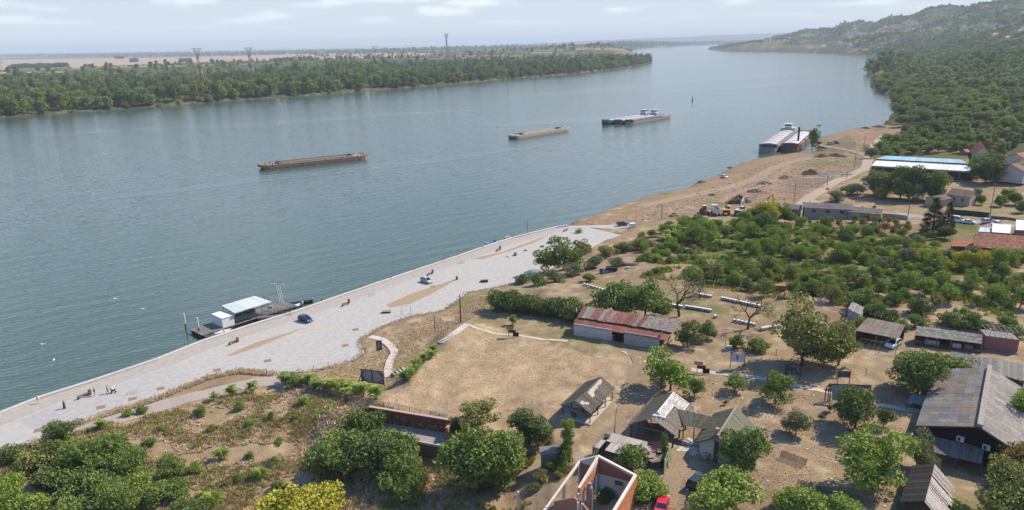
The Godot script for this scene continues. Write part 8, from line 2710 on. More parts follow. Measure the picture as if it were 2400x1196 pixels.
# ---------------------------------------------------------------- furniture, signs, poles, hives, pylons
func bench(label: String, px: float, py: float) -> void:
	var c := P(px, py, PY)
	var o := thing("bench", label, "bench", c, heading(px - 12, py + 4.6, px + 12, py - 4.6, PY))
	for z in [-0.16, 0.0, 0.16]:
		var m := MB.new()
		m.col = vary(c3(0.30, 0.20, 0.13), 0.1)
		m.box(Vector3(0, 0.46, z), Vector3(2.4, 0.05, 0.13))
		part(o, "seat_slat", m, M.matte)
	for y in [0.66, 0.82]:
		var m := MB.new()
		m.col = vary(c3(0.30, 0.20, 0.13), 0.1)
		m.box(Vector3(0, y, 0.27), Vector3(2.4, 0.12, 0.04))
		part(o, "backrest_slat", m, M.matte)
	for x in [-0.95, 0.95]:
		var m := MB.new()
		m.col = c3(0.06, 0.05, 0.055)
		m.box(Vector3(x, 0.21, 0), Vector3(0.14, 0.44, 0.5))
		m.beam(Vector3(x, 0.4, 0.25), Vector3(x, 0.9, 0.30), 0.06)
		part(o, "leg", m, M.metal)

func bin(label: String, px: float, py: float) -> void:
	var o := thing("litter_bin", label, "bin", P(px, py, PY))
	var m := MB.new()
	m.col = c3(0.20, 0.13, 0.10)
	m.tube(Vector3(0, 0, 0), Vector3(0, 0.85, 0), 0.3, 0.32, 10)
	part(o, "barrel", m, M.matte)
	m = MB.new()
	m.col = c3(0.05, 0.05, 0.05)
	m.tube(Vector3(0, 0.95, 0), Vector3(0, 1.02, 0), 0.36, 0.3, 10)
	m.tube(Vector3(0, 0.8, 0), Vector3(0, 0.96, 0), 0.04, 0.04, 6)
	part(o, "lid", m, M.metal)

func pole(called: String, label: String, px: float, py: float, top: float, r: float, col: Color, cross := 0) -> Node3D:
	var b := G(px, py)
	var d := ray(px, top)
	var t := (Vector2(b.x, b.z).length()) / Vector2(d.x, d.z).length()
	var h := EYE.y + d.y * t - b.y
	var o := thing(called, label, "pole", b)
	var m := MB.new()
	m.col = col
	m.tube(Vector3(0, -0.4, 0), Vector3(0, h, 0), r, r * 0.75, 8)
	part(o, "shaft", m, M.bark)
	if cross:
		m = MB.new()
		m.col = col
		m.beam(Vector3(-0.6, h - 0.3, 0.2), Vector3(0.6, h - 0.3, -0.2), 0.1)
		part(o, "cross_arm", m, M.bark)
		for s in [-0.5, 0.0, 0.5]:
			m = MB.new()
			m.col = c3(0.4, 0.42, 0.42)
			m.tube(Vector3(s, h - 0.25, -0.33 * s), Vector3(s, h + 0.05, -0.33 * s), 0.06, 0.05, 6)
			part(o, "insulator", m, M.paint)
	return o

func board(called: String, label: String, cat: String, px: float, py: float, w: float, h: float, lift: float, turn: float, face_c: Color, frame_c: Color, roofed: bool) -> Node3D:
	var o := thing(called, label, cat, G(px, py), turn)
	for x in [-w * 0.5, w * 0.5]:
		var m := MB.new()
		m.col = frame_c
		m.box(Vector3(x, (lift + h) * 0.5 - 0.1, 0), Vector3(0.1, lift + h + 0.2, 0.1))
		part(o, "post", m, M.matte)
	var m2 := MB.new()
	m2.col = face_c
	m2.box(Vector3(0, lift + h * 0.5, 0.02), Vector3(w - 0.12, h, 0.05))
	part(o, "panel", m2, M.paint)
	if roofed:
		for s in [-1.0, 1.0]:
			var r := MB.new()
			r.col = c3(0.10, 0.055, 0.045)
			r.slab(Vector3(0, lift + h + 0.75, -0.4), Vector3(0, lift + h + 0.75, 0.4), Vector3(s * (w * 0.5 + 0.2), lift + h + 0.05, 0.4), Vector3(s * (w * 0.5 + 0.2), lift + h + 0.05, -0.4), 0.05)
			part(o, "roof_board", r, M.matte)
	return o

func make_street() -> void:
	var i := 0
	for b in [[195, 932, "bench beside the walkers on the promenade"], [546, 806, "bench by the sandy bed below the landing stage"], [809, 716, "bench just past the dark blue hatchback"], [1007, 645, "bench behind the silver compact car"], [1168, 588, "bench at the upper sandy bed"], [1325, 542, "bench near the tall grass clump"]]:
		bench(b[2], b[0], b[1])
	for b in [[211, 925, "brown litter bin beside the person in grey"], [557, 801, "litter bin at the bench below the landing stage"], [818, 710, "litter bin at the bench past the blue car"], [1014, 640, "litter bin behind the silver car's bench"], [1071, 656, "dark litter bin at the long sandy bed's tip"], [1172, 583, "litter bin at the upper sandy bed's bench"]]:
		bin(b[2], b[0], b[1])
	# bicycle racks of four hoops
	for r in [[310, 924, "bicycle rack of thin hoops near the pram"], [871, 694, "bicycle rack of thin hoops past the second bench"], [1082, 618, "bicycle rack of thin hoops by the upper bed"]]:
		var o := thing("bicycle_rack", r[2], "bicycle rack", P(r[0], r[1], PY), 0.4)
		for k in 5:
			var m := MB.new()
			m.col = c3(0.42, 0.42, 0.44)
			m.tube(Vector3(0.45 * k - 0.9, 0, -0.3), Vector3(0.45 * k - 0.95, 0.85, -0.25), 0.025, 0.025, 6)
			m.tube(Vector3(0.45 * k - 0.9, 0, 0.3), Vector3(0.45 * k - 0.95, 0.85, 0.25), 0.025, 0.025, 6)
			m.tube(Vector3(0.45 * k - 0.95, 0.85, -0.25), Vector3(0.45 * k - 0.95, 0.85, 0.25), 0.025, 0.025, 6)
			part(o, "hoop", m, M.metal)
	# low platforms and play frame
	for s in [[906, 733, "low dark timber platform on the paving"], [1135, 661, "dark flat bench block alone on the wide paving"], [1290, 570, "dark low platform near the planted shrubs"]]:
		var o := thing("platform", s[2], "platform", P(s[0], s[1], PY), 0.1)
		var m := MB.new()
		m.col = c3(0.30, 0.26, 0.23) if s[0] < 1000 else c3(0.04, 0.035, 0.035)
		m.box(Vector3(0, 0.42, 0), Vector3(2.2, 0.1, 1.3))
		part(o, "top", m, M.matte)
		m = MB.new()
		m.col = c3(0.03, 0.03, 0.03)
		m.box(Vector3(0, 0.19, 0), Vector3(2.0, 0.38, 1.1))
		part(o, "base", m, M.matte)
	var sw := thing("swing_frame", "bare metal swing frame at the paving's inner edge", "swing", P(952, 738, PY), 0.3)
	var swl := []
	for x in [-1.2, 1.2]:
		swl.append([Vector3(x, 0, -0.8), Vector3(x, 2.2, 0)])
		swl.append([Vector3(x, 0, 0.8), Vector3(x, 2.2, 0)])
	swl.append([Vector3(-1.2, 2.2, 0), Vector3(1.2, 2.2, 0)])
	for q in swl:
		var m := MB.new()
		m.col = c3(0.30, 0.30, 0.32)
		m.tube(q[0], q[1], 0.035, 0.035, 6)
		part(sw, "tube", m, M.metal)
	# short dark posts on the kerb wall
	for q in [[754, 707], [847, 676], [917, 655], [972, 636], [1039, 612], [1071, 602], [1131, 582], [1202, 559], [706, 722]]:
		var o := thing("kerb_bollard", "short dark post beside the quay's kerb wall", "bollard", P(q[0], q[1], PY), 0, "dark posts along the kerb wall")
		var m := MB.new()
		m.col = c3(0.05, 0.045, 0.045)
		m.tube(Vector3(0, 0, 0), Vector3(0, 1.0, 0), 0.12, 0.1, 8)
		part(o, "shaft", m, M.metal)
		m = MB.new()
		m.col = c3(0.4, 0.4, 0.4)
		m.tube(Vector3(0, 1.0, 0), Vector3(0, 1.06, 0), 0.13, 0.13, 8)
		part(o, "cap", m, M.metal)
	var wp := thing("marker_post", "slim white marker post in the dry verge", "post", P(366, 932, PY))
	var wm := MB.new()
	wm.col = c3(0.72, 0.7, 0.68)
	wm.box(Vector3(0, 0.55, 0), Vector3(0.14, 1.1, 0.14))
	wm.box(Vector3(0, 1.13, 0), Vector3(0.18, 0.06, 0.18))
	part(wp, "shaft", wm, M.paint)
	# poles
	pole("wooden_pole", "dark wooden pole on the dry bank by the hedge", 1080, 757, 691, 0.16, c3(0.10, 0.06, 0.05))
	var lp := pole("lamp_post", "slim dark lamp post on the dry bank", 1019, 777, 736, 0.08, c3(0.07, 0.05, 0.05))
	var lm := MB.new()
	lm.col = c3(0.55, 0.52, 0.5)
	lm.beam(Vector3(-0.6, 4.05, 0), Vector3(0.6, 4.05, 0), 0.14)
	part(lp, "lamp_bar", lm, M.paint)
	pole("lamp_post", "dark lamp post at the quay's water edge", 1236, 545, 516, 0.09, c3(0.07, 0.06, 0.06))
	pole("power_pole", "grey wooden power pole between the pavilions and the bright tree", 1549, 912, 835, 0.16, c3(0.14, 0.12, 0.105), 1)
	for q in [[1551, 513, 481, "power pole at the beach's inland edge"], [1861, 476, 432, "power pole in front of the long grey house"], [1939, 435, 411, "power pole at the dirt road's bend"], [2003, 392, 358, "power pole by the puddles"], [2025, 345, 320, "power pole on the beach road's far stretch"], [1922, 328, 306, "leaning pole behind the poplar"], [2129, 505, 465, "power pole in front of the dry meadow"], [1948, 475, 447, "power pole beside the willow bush"], [1985, 419, 402, "power pole near the blue hall's corner"], [2320, 510, 430, "tall concrete pole at the village street corner"], [1100, 500, 500, ""]]:
		if q[3]: pole("power_pole", q[3], q[0], q[1], q[2], 0.14, c3(0.20, 0.18, 0.16), 1)
	# signs
	var o := board("info_stele", "black upright information stele on the path's bend", "sign", 889, 822, 1.15, 2.3, 0.1, 0.35, c3(0.035, 0.035, 0.04), c3(0.05, 0.04, 0.04), false)
	var m := MB.new()
	m.col = c3(0.55, 0.55, 0.53)
	for k in 5: m.box(Vector3(rng.randf_range(-0.1, 0.1), 0.7 + 0.3 * k, 0.055), Vector3(rng.randf_range(0.45, 0.75), 0.09, 0.01))
	part(o, "white_lettering", m, M.plain).set_meta("kind", "stuff")
	o = board("grape_sign", "white roofed board showing a red grape cluster", "sign", 1728, 862, 2.6, 1.7, 1.2, -0.15, c3(0.58, 0.62, 0.70), c3(0.06, 0.07, 0.13), true)
	m = MB.new()
	for k in 26:
		m.col = vary(c3(0.42, 0.06, 0.09), 0.2)
		var t := rng.randf()
		m.ball(Vector3((1.0 - t) * rng.randf_range(-0.38, 0.38) - 0.15, 2.7 - t * 1.15, 0.06), Vector3(0.10, 0.10, 0.02), 6, 3)
	part(o, "grape_picture", m, M.plain).set_meta("kind", "stuff")
	o = board("blue_sign", "dark blue roofed board with white line drawings", "sign", 1857, 892, 2.6, 1.5, 1.2, -0.15, c3(0.03, 0.045, 0.085), c3(0.04, 0.04, 0.06), true)
	m = MB.new()
	m.col = c3(0.6, 0.62, 0.65)
	for k in 9:
		var x := -0.95 + 0.05 * k
		m.beam(Vector3(x, 1.7 + 0.1 * sin(k * 0.8), 0.055), Vector3(x + 0.06, 1.7 + 0.1 * sin((k + 1) * 0.8), 0.055), 0.04)
	for k in 8: m.beam(Vector3(0.85 + 0.1 * cos(k * 0.4), 1.75 + 0.1 * k, 0.055), Vector3(0.85 + 0.1 * cos((k + 1) * 0.4), 1.85 + 0.1 * k, 0.055), 0.05)
	m.beam(Vector3(0.1, 1.6, 0.055), Vector3(0.3, 1.8, 0.055), 0.05)
	part(o, "white_drawing", m, M.plain).set_meta("kind", "stuff")
	o = board("hanging_sign", "small dark blue board above the tarpaulin lean-to", "sign", 1976, 905, 2.0, 1.2, 1.7, -0.15, c3(0.035, 0.055, 0.11), c3(0.07, 0.055, 0.05), true)
	for s in [[1643, 876, "brown notice board and lectern by the lawn path"], [1200, 790, "dark brown information stand at the field's upper path"]]:
		o = board("information_stand", s[2], "sign", s[0], s[1], 1.5, 0.7, 1.0, -0.2, c3(0.035, 0.03, 0.03), c3(0.09, 0.055, 0.045), false)
		m = MB.new()
		m.col = c3(0.08, 0.05, 0.045)
		m.box(Vector3(-0.5, 1.9, -0.5), Vector3(1.6, 0.1, 0.9), Basis(Vector3.RIGHT, 0.2))
		part(o, "cover_board", m, M.matte)
		m = MB.new()
		m.col = c3(0.03, 0.028, 0.028)
		m.box(Vector3(0.9, 0.75, 0.3), Vector3(1.3, 0.9, 0.12), Basis(Vector3.RIGHT, -0.4))
		part(o, "lectern", m, M.matte)
	# the big framed board seen from behind
	var c := G(874, 903)
	var tr := heading(845, 903, 902, 911, 4.0)
	o = thing("framed_board", "large grey board in a dark red steel frame with raking legs", "board", c, tr)
	m = MB.new()
	m.col = c3(0.40, 0.41, 0.45)
	m.box(Vector3(0, 1.9, 0), Vector3(4.6, 2.6, 0.06))
	part(o, "panel", m, M.matte)
	var fr := [[Vector3(-2.35, -0.3, 0.08), Vector3(-2.35, 3.3, 0.08)], [Vector3(2.35, -0.3, 0.08), Vector3(2.35, 3.3, 0.08)], [Vector3(0, 0.6, 0.08), Vector3(0, 3.2, 0.08)], [Vector3(-2.35, 3.2, 0.08), Vector3(2.35, 3.2, 0.08)], [Vector3(-2.35, 0.6, 0.08), Vector3(2.35, 0.6, 0.08)], [Vector3(-2.3, 2.2, 0.08), Vector3(-1.2, 3.2, 0.08)], [Vector3(2.3, 2.2, 0.08), Vector3(1.2, 3.2, 0.08)], [Vector3(-2.3, 1.6, 0.08), Vector3(-1.2, 0.6, 0.08)], [Vector3(2.3, 1.6, 0.08), Vector3(1.2, 0.6, 0.08)], [Vector3(-2.35, 2.2, 0.1), Vector3(-2.9, -0.4, 1.4)], [Vector3(2.35, 2.2, 0.1), Vector3(3.1, -0.4, 0.6)]]
	for q in fr:
		m = MB.new()
		m.col = c3(0.075, 0.025, 0.025)
		m.beam(q[0], q[1], 0.15)
		part(o, "frame_bar", m, M.metal)
	# steps
	var stp := thing("striped_steps", "short flight of black and white stone steps up the bluff", "steps", G(932, 878))
	for k in 8:
		m = MB.new()
		m.col = c3(0.5, 0.47, 0.44) if k % 2 else c3(0.06, 0.055, 0.05)
		var q := G(921 + 3.6 * k, 881 - 1.9 * k)
		m.box(q + Vector3(0, 0.1, 0), Vector3(0.5, 0.5, 1.3), Basis(Vector3.UP, 0.5))
		part(stp, "step", m, M.matte, true)
	stp = thing("concrete_steps", "concrete stairway with landings climbing the dry bank", "steps", G(1050, 790))
	for k in 18:
		m = MB.new()
		m.col = vary(c3(0.46, 0.42, 0.38), 0.08)
		var t := k / 17.0
		var q := G(lerpf(1036, 1094, t), lerpf(803, 762, t))
		m.box(q + Vector3(0, -0.1, 0), Vector3(0.75, 0.5, 1.6), Basis(Vector3.UP, 0.95))
		part(stp, "step", m, M.concrete, true)
	stp = thing("earth_steps", "narrow dark steps cut into the slope by the brick wall", "steps", G(748, 955))
	for k in 8:
		m = MB.new()
		m.col = c3(0.06, 0.055, 0.05) if k % 2 else c3(0.36, 0.3, 0.23)
		var q := G(744 + 2.0 * k, 966 - 2.8 * k)
		m.box(q + Vector3(0, 0.05, 0), Vector3(0.9, 0.25, 0.35), Basis(Vector3.UP, 0.3))
		part(stp, "step", m, M.matte, true)
	# fences
	fence_run("barrier_fence", "line of grey crowd barriers along the bluff and brick wall", [[660, 888], [686, 905], [720, 917], [760, 925], [795, 938], [830, 948], [870, 952], [910, 957], [960, 967], [1010, 977], [1050, 986]], 1.1, 2.2, 6)
	fence_run("bank_railing", "sagging wire railing beside the concrete stairway", [[1000, 820], [1020, 800], [1050, 772], [1075, 758], [1110, 745], [1150, 735]], 1.2, 2.5, 0)
	fence_run("promenade_fence", "thin wire fence along the paving's lower edge", [[625, 880], [650, 884], [700, 878], [770, 866], [830, 850], [855, 832]], 1.6, 4.0, 0)
	fence_run("yard_fence", "wire fence on wooden posts behind the lawn", [[1620, 800], [1700, 812], [1780, 825], [1860, 842], [1950, 862], [2030, 880], [2080, 888]], 1.4, 4.2, 0)
	fence_run("pen_fence", "wire pen fence in front of the open corrugated shed", [[2010, 822], [2060, 829], [2098, 833], [2130, 840]], 1.4, 2.6, 0)
	fence_run("street_fence", "low wall and green fence panels in front of the cream house", [[2228, 503], [2282, 507], [2318, 511]], 2.0, 3.0, 9, c3(0.04, 0.085, 0.045))
	fence_run("garden_wall", "low brown brick garden wall along the village street", [[2322, 512], [2400, 521]], 1.0, 4.0, 9, c3(0.25, 0.13, 0.10))
	fence_run("meadow_wall", "low block wall by the dry meadow", [[2068, 510], [2100, 512], [2128, 516]], 1.6, 4.0, 9, c3(0.42, 0.40, 0.38))
	# beehives
	make_hives()
	# odds and ends of the orchard yard
	o = thing("plywood_box", "brown plywood box lying in the dry orchard", "box", G(1828, 682), -0.2)
	m = MB.new()
	m.col = c3(0.30, 0.17, 0.085)
	m.box(Vector3(0, 0.75, 0), Vector3(2.5, 1.5, 1.4))
	part(o, "body", m, M.matte)
	m = MB.new()
	m.col = c3(0.36, 0.21, 0.11)
	m.box(Vector3(0, 1.54, 0), Vector3(2.6, 0.08, 1.5))
	part(o, "lid", m, M.matte)
	o = thing("blue_barrel", "bright blue plastic barrel by the scrub", "barrel", G(1409, 640))
	m = MB.new()
	m.col = c3(0.025, 0.07, 0.34)
	m.tube(Vector3(0, 0, 0), Vector3(0, 1.3, 0), 0.45, 0.45, 12)
	part(o, "drum", m, M.paint)
	m = MB.new()
	m.col = c3(0.03, 0.08, 0.36)
	m.tube(Vector3(0, 1.3, 0), Vector3(0, 1.36, 0), 0.48, 0.3, 12)
	part(o, "rim", m, M.paint)
	o = thing("green_trailer", "dark green farm trailer at the scrub's edge", "trailer", G(1434, 636), -0.15)
	m = MB.new()
	m.col = c3(0.035, 0.05, 0.035)
	for w in [[Vector3(0, 0.9, -0.8), Vector3(3.2, 0.7, 0.06)], [Vector3(0, 0.9, 0.8), Vector3(3.2, 0.7, 0.06)], [Vector3(-1.6, 0.9, 0), Vector3(0.06, 0.7, 1.6)], [Vector3(1.6, 0.9, 0), Vector3(0.06, 0.7, 1.6)], [Vector3(0, 0.55, 0), Vector3(3.2, 0.06, 1.6)]]: m.box(w[0], w[1])
	part(o, "tray", m, M.matte)
	m = MB.new()
	m.col = c3(0.34, 0.36, 0.32)
	m.box(Vector3(0, 1.28, 0.8), Vector3(3.3, 0.08, 0.1))
	part(o, "rail", m, M.metal)
	for z in [-0.9, 0.9]: wheel_on(o, Vector3(0, 0.35, z), 0.35, 0.2)
	o = thing("plank_pile", "pile of dark weathered planks at the thicket", "planks", G(1470, 622), -0.2)
	for k in 9:
		m = MB.new()
		m.col = vary(c3(0.11, 0.10, 0.10), 0.25)
		m.box(Vector3(rng.randf_range(-0.4, 0.4), 0.15 + 0.14 * (k / 3), -0.5 + 0.5 * (k % 3)), Vector3(5.0, 0.12, 0.4), Basis(Vector3.UP, rng.randf_range(-0.06, 0.06)))
		part(o, "plank", m, M.weathered)
	o = thing("white_sack", "white sack lying on the dry orchard ground", "sack", G(1471, 630))
	m = MB.new()
	m.col = c3(0.7, 0.69, 0.67)
	m.ball(Vector3(0, 0.3, 0), Vector3(0.6, 0.38, 0.45), 9, 6)
	m.ball(Vector3(0.35, 0.5, 0.1), Vector3(0.25, 0.3, 0.2), 7, 5)
	part(o, "bag", m, M.matte)
	o = thing("water_tap", "white water tap stand on a slab near the round bush", "water tap", G(1709, 822))
	m = MB.new()
	m.col = c3(0.6, 0.6, 0.6)
	m.box(Vector3(0, 0.85, 0), Vector3(1.0, 0.45, 0.45))
	part(o, "basin", m, M.matte)
	m = MB.new()
	m.col = c3(0.4, 0.4, 0.4)
	m.box(Vector3(0, 0.35, 0), Vector3(0.3, 0.7, 0.3))
	m.box(Vector3(0, 0.02, 0), Vector3(1.7, 0.1, 1.2))
	part(o, "stand", m, M.matte)
	# spoil and rubble heaps on the beach
	for q in [[1790, 432, 6.0, 1.4, 0], [1770, 450, 5.0, 1.5, 0], [1840, 418, 7.0, 1.6, 1], [1925, 367, 7.0, 1.6, 2], [1960, 366, 8.0, 1.5, 2], [1900, 408, 6.0, 2.4, 3], [1733, 475, 7.0, 3.0, 3], [1645, 428, 4.0, 1.0, 0], [1930, 352, 6.0, 1.5, 1], [1712, 395, 4.5, 1.0, 2], [2062, 298, 9.0, 1.4, 2], [2030, 300, 6.0, 1.0, 2], [1580, 507, 3.5, 1.5, 1], [1668, 458, 3.0, 0.8, 2]]:
		var n: String = ["rubble_heap", "spoil_heap", "dark_soil_heap", "brushwood_heap"][q[4]]
		var lb: String = ["heap of grey rubble and roots on the beach", "heap of brown spoil on the bare beach", "low heap of dark wet soil near the water", "tangled brown heap of uprooted brushwood"][q[4]]
		heap(n, lb, G(q[0], q[1]), q[2], q[3], [c3(0.26, 0.21, 0.17), c3(0.25, 0.19, 0.135), c3(0.12, 0.09, 0.065), c3(0.17, 0.115, 0.075)][q[4]], q[4])
	for q in [[1940, 413, 5.0], [1985, 409, 3.5], [1971, 413, 2.0]]:
		var pd := MB.new()
		var b := G(q[0], q[1])
		pd.col = c3(1, 1, 1)
		var ring := []
		for k in 14:
			var a := TAU * k / 14
			var s: float = q[2] * (0.7 + 0.4 * n1.get_noise_2d(k * 30.0, q[0]))
			ring.append(Vector2(b.x + cos(a) * s, b.z + sin(a) * s * 0.8))
		sheet(PackedVector2Array(ring), b.y + 0.22, pd)
		setting("puddle", pd, M.water)
	make_pylons()

func heap(called: String, label: String, at: Vector3, r: float, h: float, col: Color, kind: int) -> void:
	var o := thing(called, label, "heap", at, rng.randf() * TAU, label.replace("heap of", "heaps of"))
	var m := MB.new()
	var n := 16
	var sd := rng.randf() * 500.0
	var prev := []
	for k in 6:
		var t := k / 5.0
		var ring := []
		for i in n:
			var a := TAU * i / n
			var s := r * 0.5 * (1.0 - t) * (1.0 + 0.5 * n1.get_noise_2d(cos(a) * 40 + sd, sin(a) * 40 + k * 9.0))
			ring.append(Vector3(cos(a) * s * 1.5, h * sin(t * 1.5) * (1.0 + 0.5 * n1.get_noise_2d(i * 25.0 + sd, k * 31.0)) - 0.3, sin(a) * s))
		if prev:
			for i in n:
				m.col = vary(col, 0.15)
				m.quad(prev[i], prev[(i + 1) % n], ring[(i + 1) % n], ring[i])
		prev = ring
	part(o, "mound", m, M.ground)
	if kind == 0 or kind == 3:
		m = MB.new()
		for k in (70 if kind == 3 else 46):
			var a := rng.randf() * TAU
			var s := r * 0.5 * sqrt(rng.randf())
			var p := Vector3(cos(a) * s * 1.4, h * (1.0 - s / r * 1.6), sin(a) * s)
			m.col = vary(c3(0.32, 0.24, 0.17) if rng.randf() < 0.6 else c3(0.4, 0.37, 0.34), 0.35)
			if kind == 3: m.beam(p, p + rv(rng) * rng.randf_range(0.8, 1.8), 0.09)
			else: m.box(p, Vector3(rng.randf_range(0.2, 0.9), rng.randf_range(0.15, 0.4), rng.randf_range(0.2, 0.6)), Basis(Vector3.UP, a))
		part(o, "loose_bits", m, M.matte).set_meta("kind", "stuff")

func fence_run(called: String, label: String, px: Array, h: float, gap: float, rungs: int, col := Color(0.24, 0.24, 0.25)) -> void:
	var pts := []
	for q in px: pts.append(G(q[0], q[1]))
	var o := thing(called, label, "fence", pts[pts.size() / 2])
	for i in pts.size() - 1:
		var n := maxi(1, roundi(pts[i].distance_to(pts[i + 1]) / gap))
		for k in n:
			var a: Vector3 = pts[i].lerp(pts[i + 1], k / float(n))
			var b: Vector3 = pts[i].lerp(pts[i + 1], (k + 1) / float(n))
			a.y = hgt(a.x, a.z)
			b.y = hgt(b.x, b.z)
			var m := MB.new()
			m.col = vary(col, 0.1)
			m.beam(a - Vector3(0, 0.3, 0), a + Vector3(0, h, 0), 0.08)
			part(o, "post", m, M.matte, true)
			m = MB.new()
			m.col = vary(col, 0.1)
			if rungs == 9:
				m.beam(a.lerp(b, 0.02) + Vector3(0, h * 0.5 - 0.1, 0), a.lerp(b, 0.98) + Vector3(0, h * 0.5 - 0.1, 0), 0.1, h)
				part(o, "panel", m, M.matte, true)
			elif rungs > 0:
				var c := a.lerp(b, 0.04)
				var d := a.lerp(b, 0.96)
				m.beam(c + Vector3(0, h, 0), d + Vector3(0, h, 0), 0.05)
				m.beam(c + Vector3(0, 0.2, 0), d + Vector3(0, 0.2, 0), 0.05)
				for j in rungs * 2 + 1:
					var e := c.lerp(d, j / float(rungs * 2))
					m.beam(e + Vector3(0, 0.2, 0), e + Vector3(0, h, 0), 0.03)
				part(o, "barrier", m, M.metal, true)
			else:
				for y in [0.4, 0.75, 1.0]: m.beam(a + Vector3(0, h * y, 0), b + Vector3(0, h * y - 0.03, 0), 0.018)
				part(o, "wires", m, M.metal, true)

func make_hives() -> void:
	var rows := [[[1366, 669], [1424, 686], 8, "by the scrub at the row's shady end"], [[1556, 716], [1600, 723], 8, "in the near row behind the red shed"], [[1606, 722], [1668, 732], 11, "in the near row's second half"], [[1634, 693], [1668, 699], 6, "at the far row's left end"], [[1690, 702], [1782, 722], 15, "in the far row beside the dead tree"], [[1717, 754], [1772, 766], 6, "in the short row below the dead tree"], [[1676, 745], [1677, 746], 1, "standing alone between the rows"]]
	var proto: Array = []
	for r in rows:
		for k in r[2]:
			var t: float = (k + 0.5) / float(r[2])
			var q := G(lerpf(r[0][0], r[1][0], t), lerpf(r[0][1], r[1][1], t))
			var hc := rng.randi() % 5
			var o := thing("beehive", ["white", "blue", "off-white", "pale blue", "cream"][hc] + " painted beehive " + r[3], "beehive", q, 0.42 + rng.randf_range(-0.06, 0.06), "beehives " + r[3])
			var m := MB.new()
			m.col = [c3(0.62, 0.62, 0.60), c3(0.30, 0.44, 0.58), c3(0.60, 0.60, 0.58), c3(0.42, 0.52, 0.60), c3(0.55, 0.52, 0.42)][hc]
			m.box(Vector3(0, 0.36, 0), Vector3(0.56, 0.5, 0.56))
			part(o, "box", m, M.matte)
			m = MB.new()
			m.col = vary(c3(0.70, 0.71, 0.72), 0.05)
			m.box(Vector3(0, 0.65, 0), Vector3(0.62, 0.08, 0.62))
			part(o, "lid", m, M.paint)
			m = MB.new()
			m.col = c3(0.15, 0.12, 0.1)
			m.box(Vector3(0, 0.02, 0), Vector3(0.46, 0.2, 0.46))
			part(o, "stand", m, M.matte)
	var o := thing("pallet_stack", "pale concrete slab stack at the hives' end", "slabs", G(1806, 770), 0.3)
	for k in 5:
		var m := MB.new()
		m.col = vary(c3(0.5, 0.47, 0.45), 0.08)
		m.box(Vector3(-2.0 + k * 1.0, 0.3, 0), Vector3(0.95, 0.5, 0.9))
		part(o, "slab", m, M.concrete)

func pylon(label: String, px: float, top: float, base: float, e: float, bands: bool, wide: float) -> void:
	var b := P(px, base, e)
	var d := ray(px, top)
	var t := Vector2(b.x, b.z).length() / Vector2(d.x, d.z).length()
	var h := EYE.y + d.y * t - b.y
	var o := thing("pylon", label, "pylon", b, 0.5)
	var n := 7
	for k in n:
		var m := MB.new()
		m.col = (c3(0.52, 0.16, 0.12) if k % 2 else c3(0.66, 0.66, 0.67)) if bands else c3(0.36, 0.37, 0.39)
		var y0 := h * k / n
		var y1 := h * (k + 1) / n
		var w0 := wide * (1.0 - 0.82 * minf(1.0, k / 5.0))
		var w1 := wide * (1.0 - 0.82 * minf(1.0, (k + 1) / 5.0))
		if k >= 5:
			w0 = wide * (0.18 + 0.2 * (k - 5))
			w1 = wide * (0.18 + 0.2 * (k - 4))
		for c in [[-1, -1], [1, -1], [1, 1], [-1, 1]]:
			m.beam(Vector3(c[0] * w0, y0, c[1] * w0), Vector3(c[0] * w1, y1, c[1] * w1), 0.55)
		for c in [[-1, -1, 1, -1], [1, -1, 1, 1], [1, 1, -1, 1], [-1, 1, -1, -1]]:
			m.beam(Vector3(c[0] * w0, y0, c[1] * w0), Vector3(c[2] * w1, y1, c[3] * w1), 0.36)
			m.beam(Vector3(c[2] * w0, y0, c[3] * w0), Vector3(c[0] * w1, y1, c[1] * w1), 0.36)
			m.beam(Vector3(c[0] * w1, y1, c[1] * w1), Vector3(c[2] * w1, y1, c[3] * w1), 0.36)
		part(o, "lattice_section", m, M.metal)
	var m := MB.new()
	m.col = c3(0.52, 0.18, 0.14) if bands else c3(0.36, 0.37, 0.39)
	m.beam(Vector3(-wide * 1.1, h, 0), Vector3(wide * 1.1, h, 0), 0.8)
	for s in [-1.0, 1.0]: m.beam(Vector3(s * wide * 1.1, h, 0), Vector3(s * wide * 0.5, h * 0.9, 0), 0.4)
	part(o, "cross_arm", m, M.metal)

func make_pylons() -> void:
	pylon("red and white lattice pylon over the far bank's forest", 472, 113, 202, 3.0, true, 7.5)
	pylon("second red and white lattice pylon farther along the far bank", 591, 112, 192, 3.0, true, 7.5)
	pylon("distant red topped pylon in front of the stubble fields", 881, 109, 158, 3.0, true, 8.5)
	pylon("tall grey lattice pylon standing above the bank forest", 1049, 79, 158, 3.0, false, 6.0)

func build_things() -> void:
	build_site()
	build_yard()
	build_halls()
	build_village()
	make_boats()
	make_dock()
	make_vehicles()
	make_street()
	make_people()
	make_near_green()
	make_mid_green()
	make_far_green()
	make_grass()

func _ready() -> void:
	rng.seed = 11
	n1.seed = 3
	n1.noise_type = FastNoiseLite.TYPE_SIMPLEX_SMOOTH
	n1.frequency = 0.03
	n1.fractal_octaves = 4
	n2.seed = 8
	n2.noise_type = FastNoiseLite.TYPE_SIMPLEX_SMOOTH
	n2.frequency = 0.012
	n2.fractal_octaves = 3
	var cam := Camera3D.new()
	cam.name = "camera"
	cam.position = EYE
	cam.rotation_degrees = Vector3(-16.4, 0, -1.12)
	cam.fov = rad_to_deg(2.0 * atan(598.0 / F))
	cam.near = 0.5
	cam.far = 60000.0
	add_child(cam)
	eye_basis = cam.transform.basis
	make_light()
	make_materials()
	make_shores()
	make_coarse()
	make_zones()
	make_ground()
	make_water()
	make_promenade()
	make_plants()
	build_things()
	print("objects: ", get_child_count())

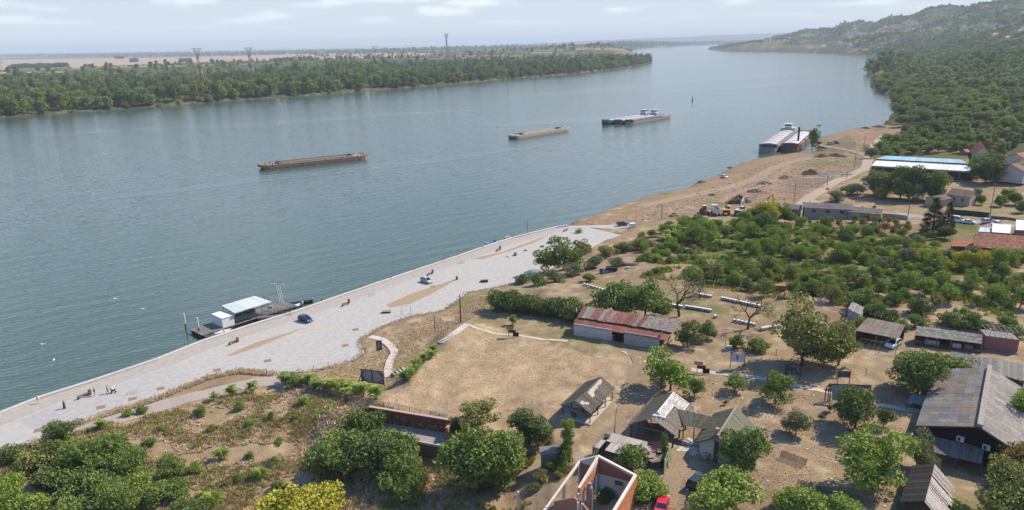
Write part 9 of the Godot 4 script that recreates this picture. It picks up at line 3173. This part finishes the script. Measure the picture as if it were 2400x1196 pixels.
func make_light() -> void:
	var sun := DirectionalLight3D.new()
	sun.name = "sun"
	sun.light_energy = 1.6
	sun.light_color = Color(1.0, 0.94, 0.85)
	sun.light_angular_distance = 0.6
	sun.shadow_enabled = true
	sun.directional_shadow_max_distance = 900.0
	add_child(sun)
	sun.look_at_from_position(Vector3(0.64, 0.70, -0.30) * 100.0, Vector3.ZERO)
	var env := Environment.new()
	env.background_mode = Environment.BG_SKY
	env.tonemap_mode = Environment.TONE_MAPPER_LINEAR
	env.tonemap_exposure = 1.62
	env.sdfgi_enabled = true
	env.ssao_enabled = true
	env.ssil_enabled = true
	var sky := Sky.new()
	var sm := ProceduralSkyMaterial.new()
	sm.sky_top_color = Color(0.35, 0.51, 0.735)
	sm.sky_horizon_color = Color(0.74, 0.768, 0.772)
	sm.sky_curve = 0.17
	sm.ground_bottom_color = Color(0.25, 0.28, 0.25)
	sm.ground_horizon_color = Color(0.70, 0.77, 0.83)
	sm.sun_angle_max = 20.0
	sm.sky_cover = cloud_cover()
	sm.sky_cover_modulate = Color(1, 1, 1, 1)
	sky.sky_material = sm
	env.sky = sky
	env.fog_enabled = true
	env.fog_density = 0.000085
	env.fog_light_color = Color(0.81, 0.87, 0.935)
	var we := WorldEnvironment.new()
	we.name = "sky"
	we.environment = env
	add_child(we)

func cloud_cover() -> ImageTexture:      # thin veils and small heaps of cloud, the same all round
	var w := 2048
	var h := 1024
	var im := Image.create(w, h, false, Image.FORMAT_RGBA8)
	var cn := FastNoiseLite.new()
	cn.seed = 21
	cn.noise_type = FastNoiseLite.TYPE_SIMPLEX_SMOOTH
	cn.frequency = 1.0
	cn.fractal_octaves = 5
	for y in h / 2:
		var el := (0.5 - (y + 0.5) / h) * PI
		var low := el < 0.35
		for x in w:
			if not low and (x & 1 or y & 1):
				im.set_pixel(x, y, im.get_pixel(x & ~1, y & ~1))
				continue
			var az := TAU * x / w
			var d := Vector3(cos(az) * cos(el), sin(el), sin(az) * cos(el))
			var k := 1.0 / (d.y + 0.055)
			var s := cn.get_noise_2d(d.x * k * 0.55, d.z * k * 0.55)
			var a := smoothstep(0.08, 0.42, s) * smoothstep(0.015, 0.05, d.y)
			im.set_pixel(x, y, Color(1.0, 0.985, 0.975, a * 0.2))
	return ImageTexture.create_from_image(im)
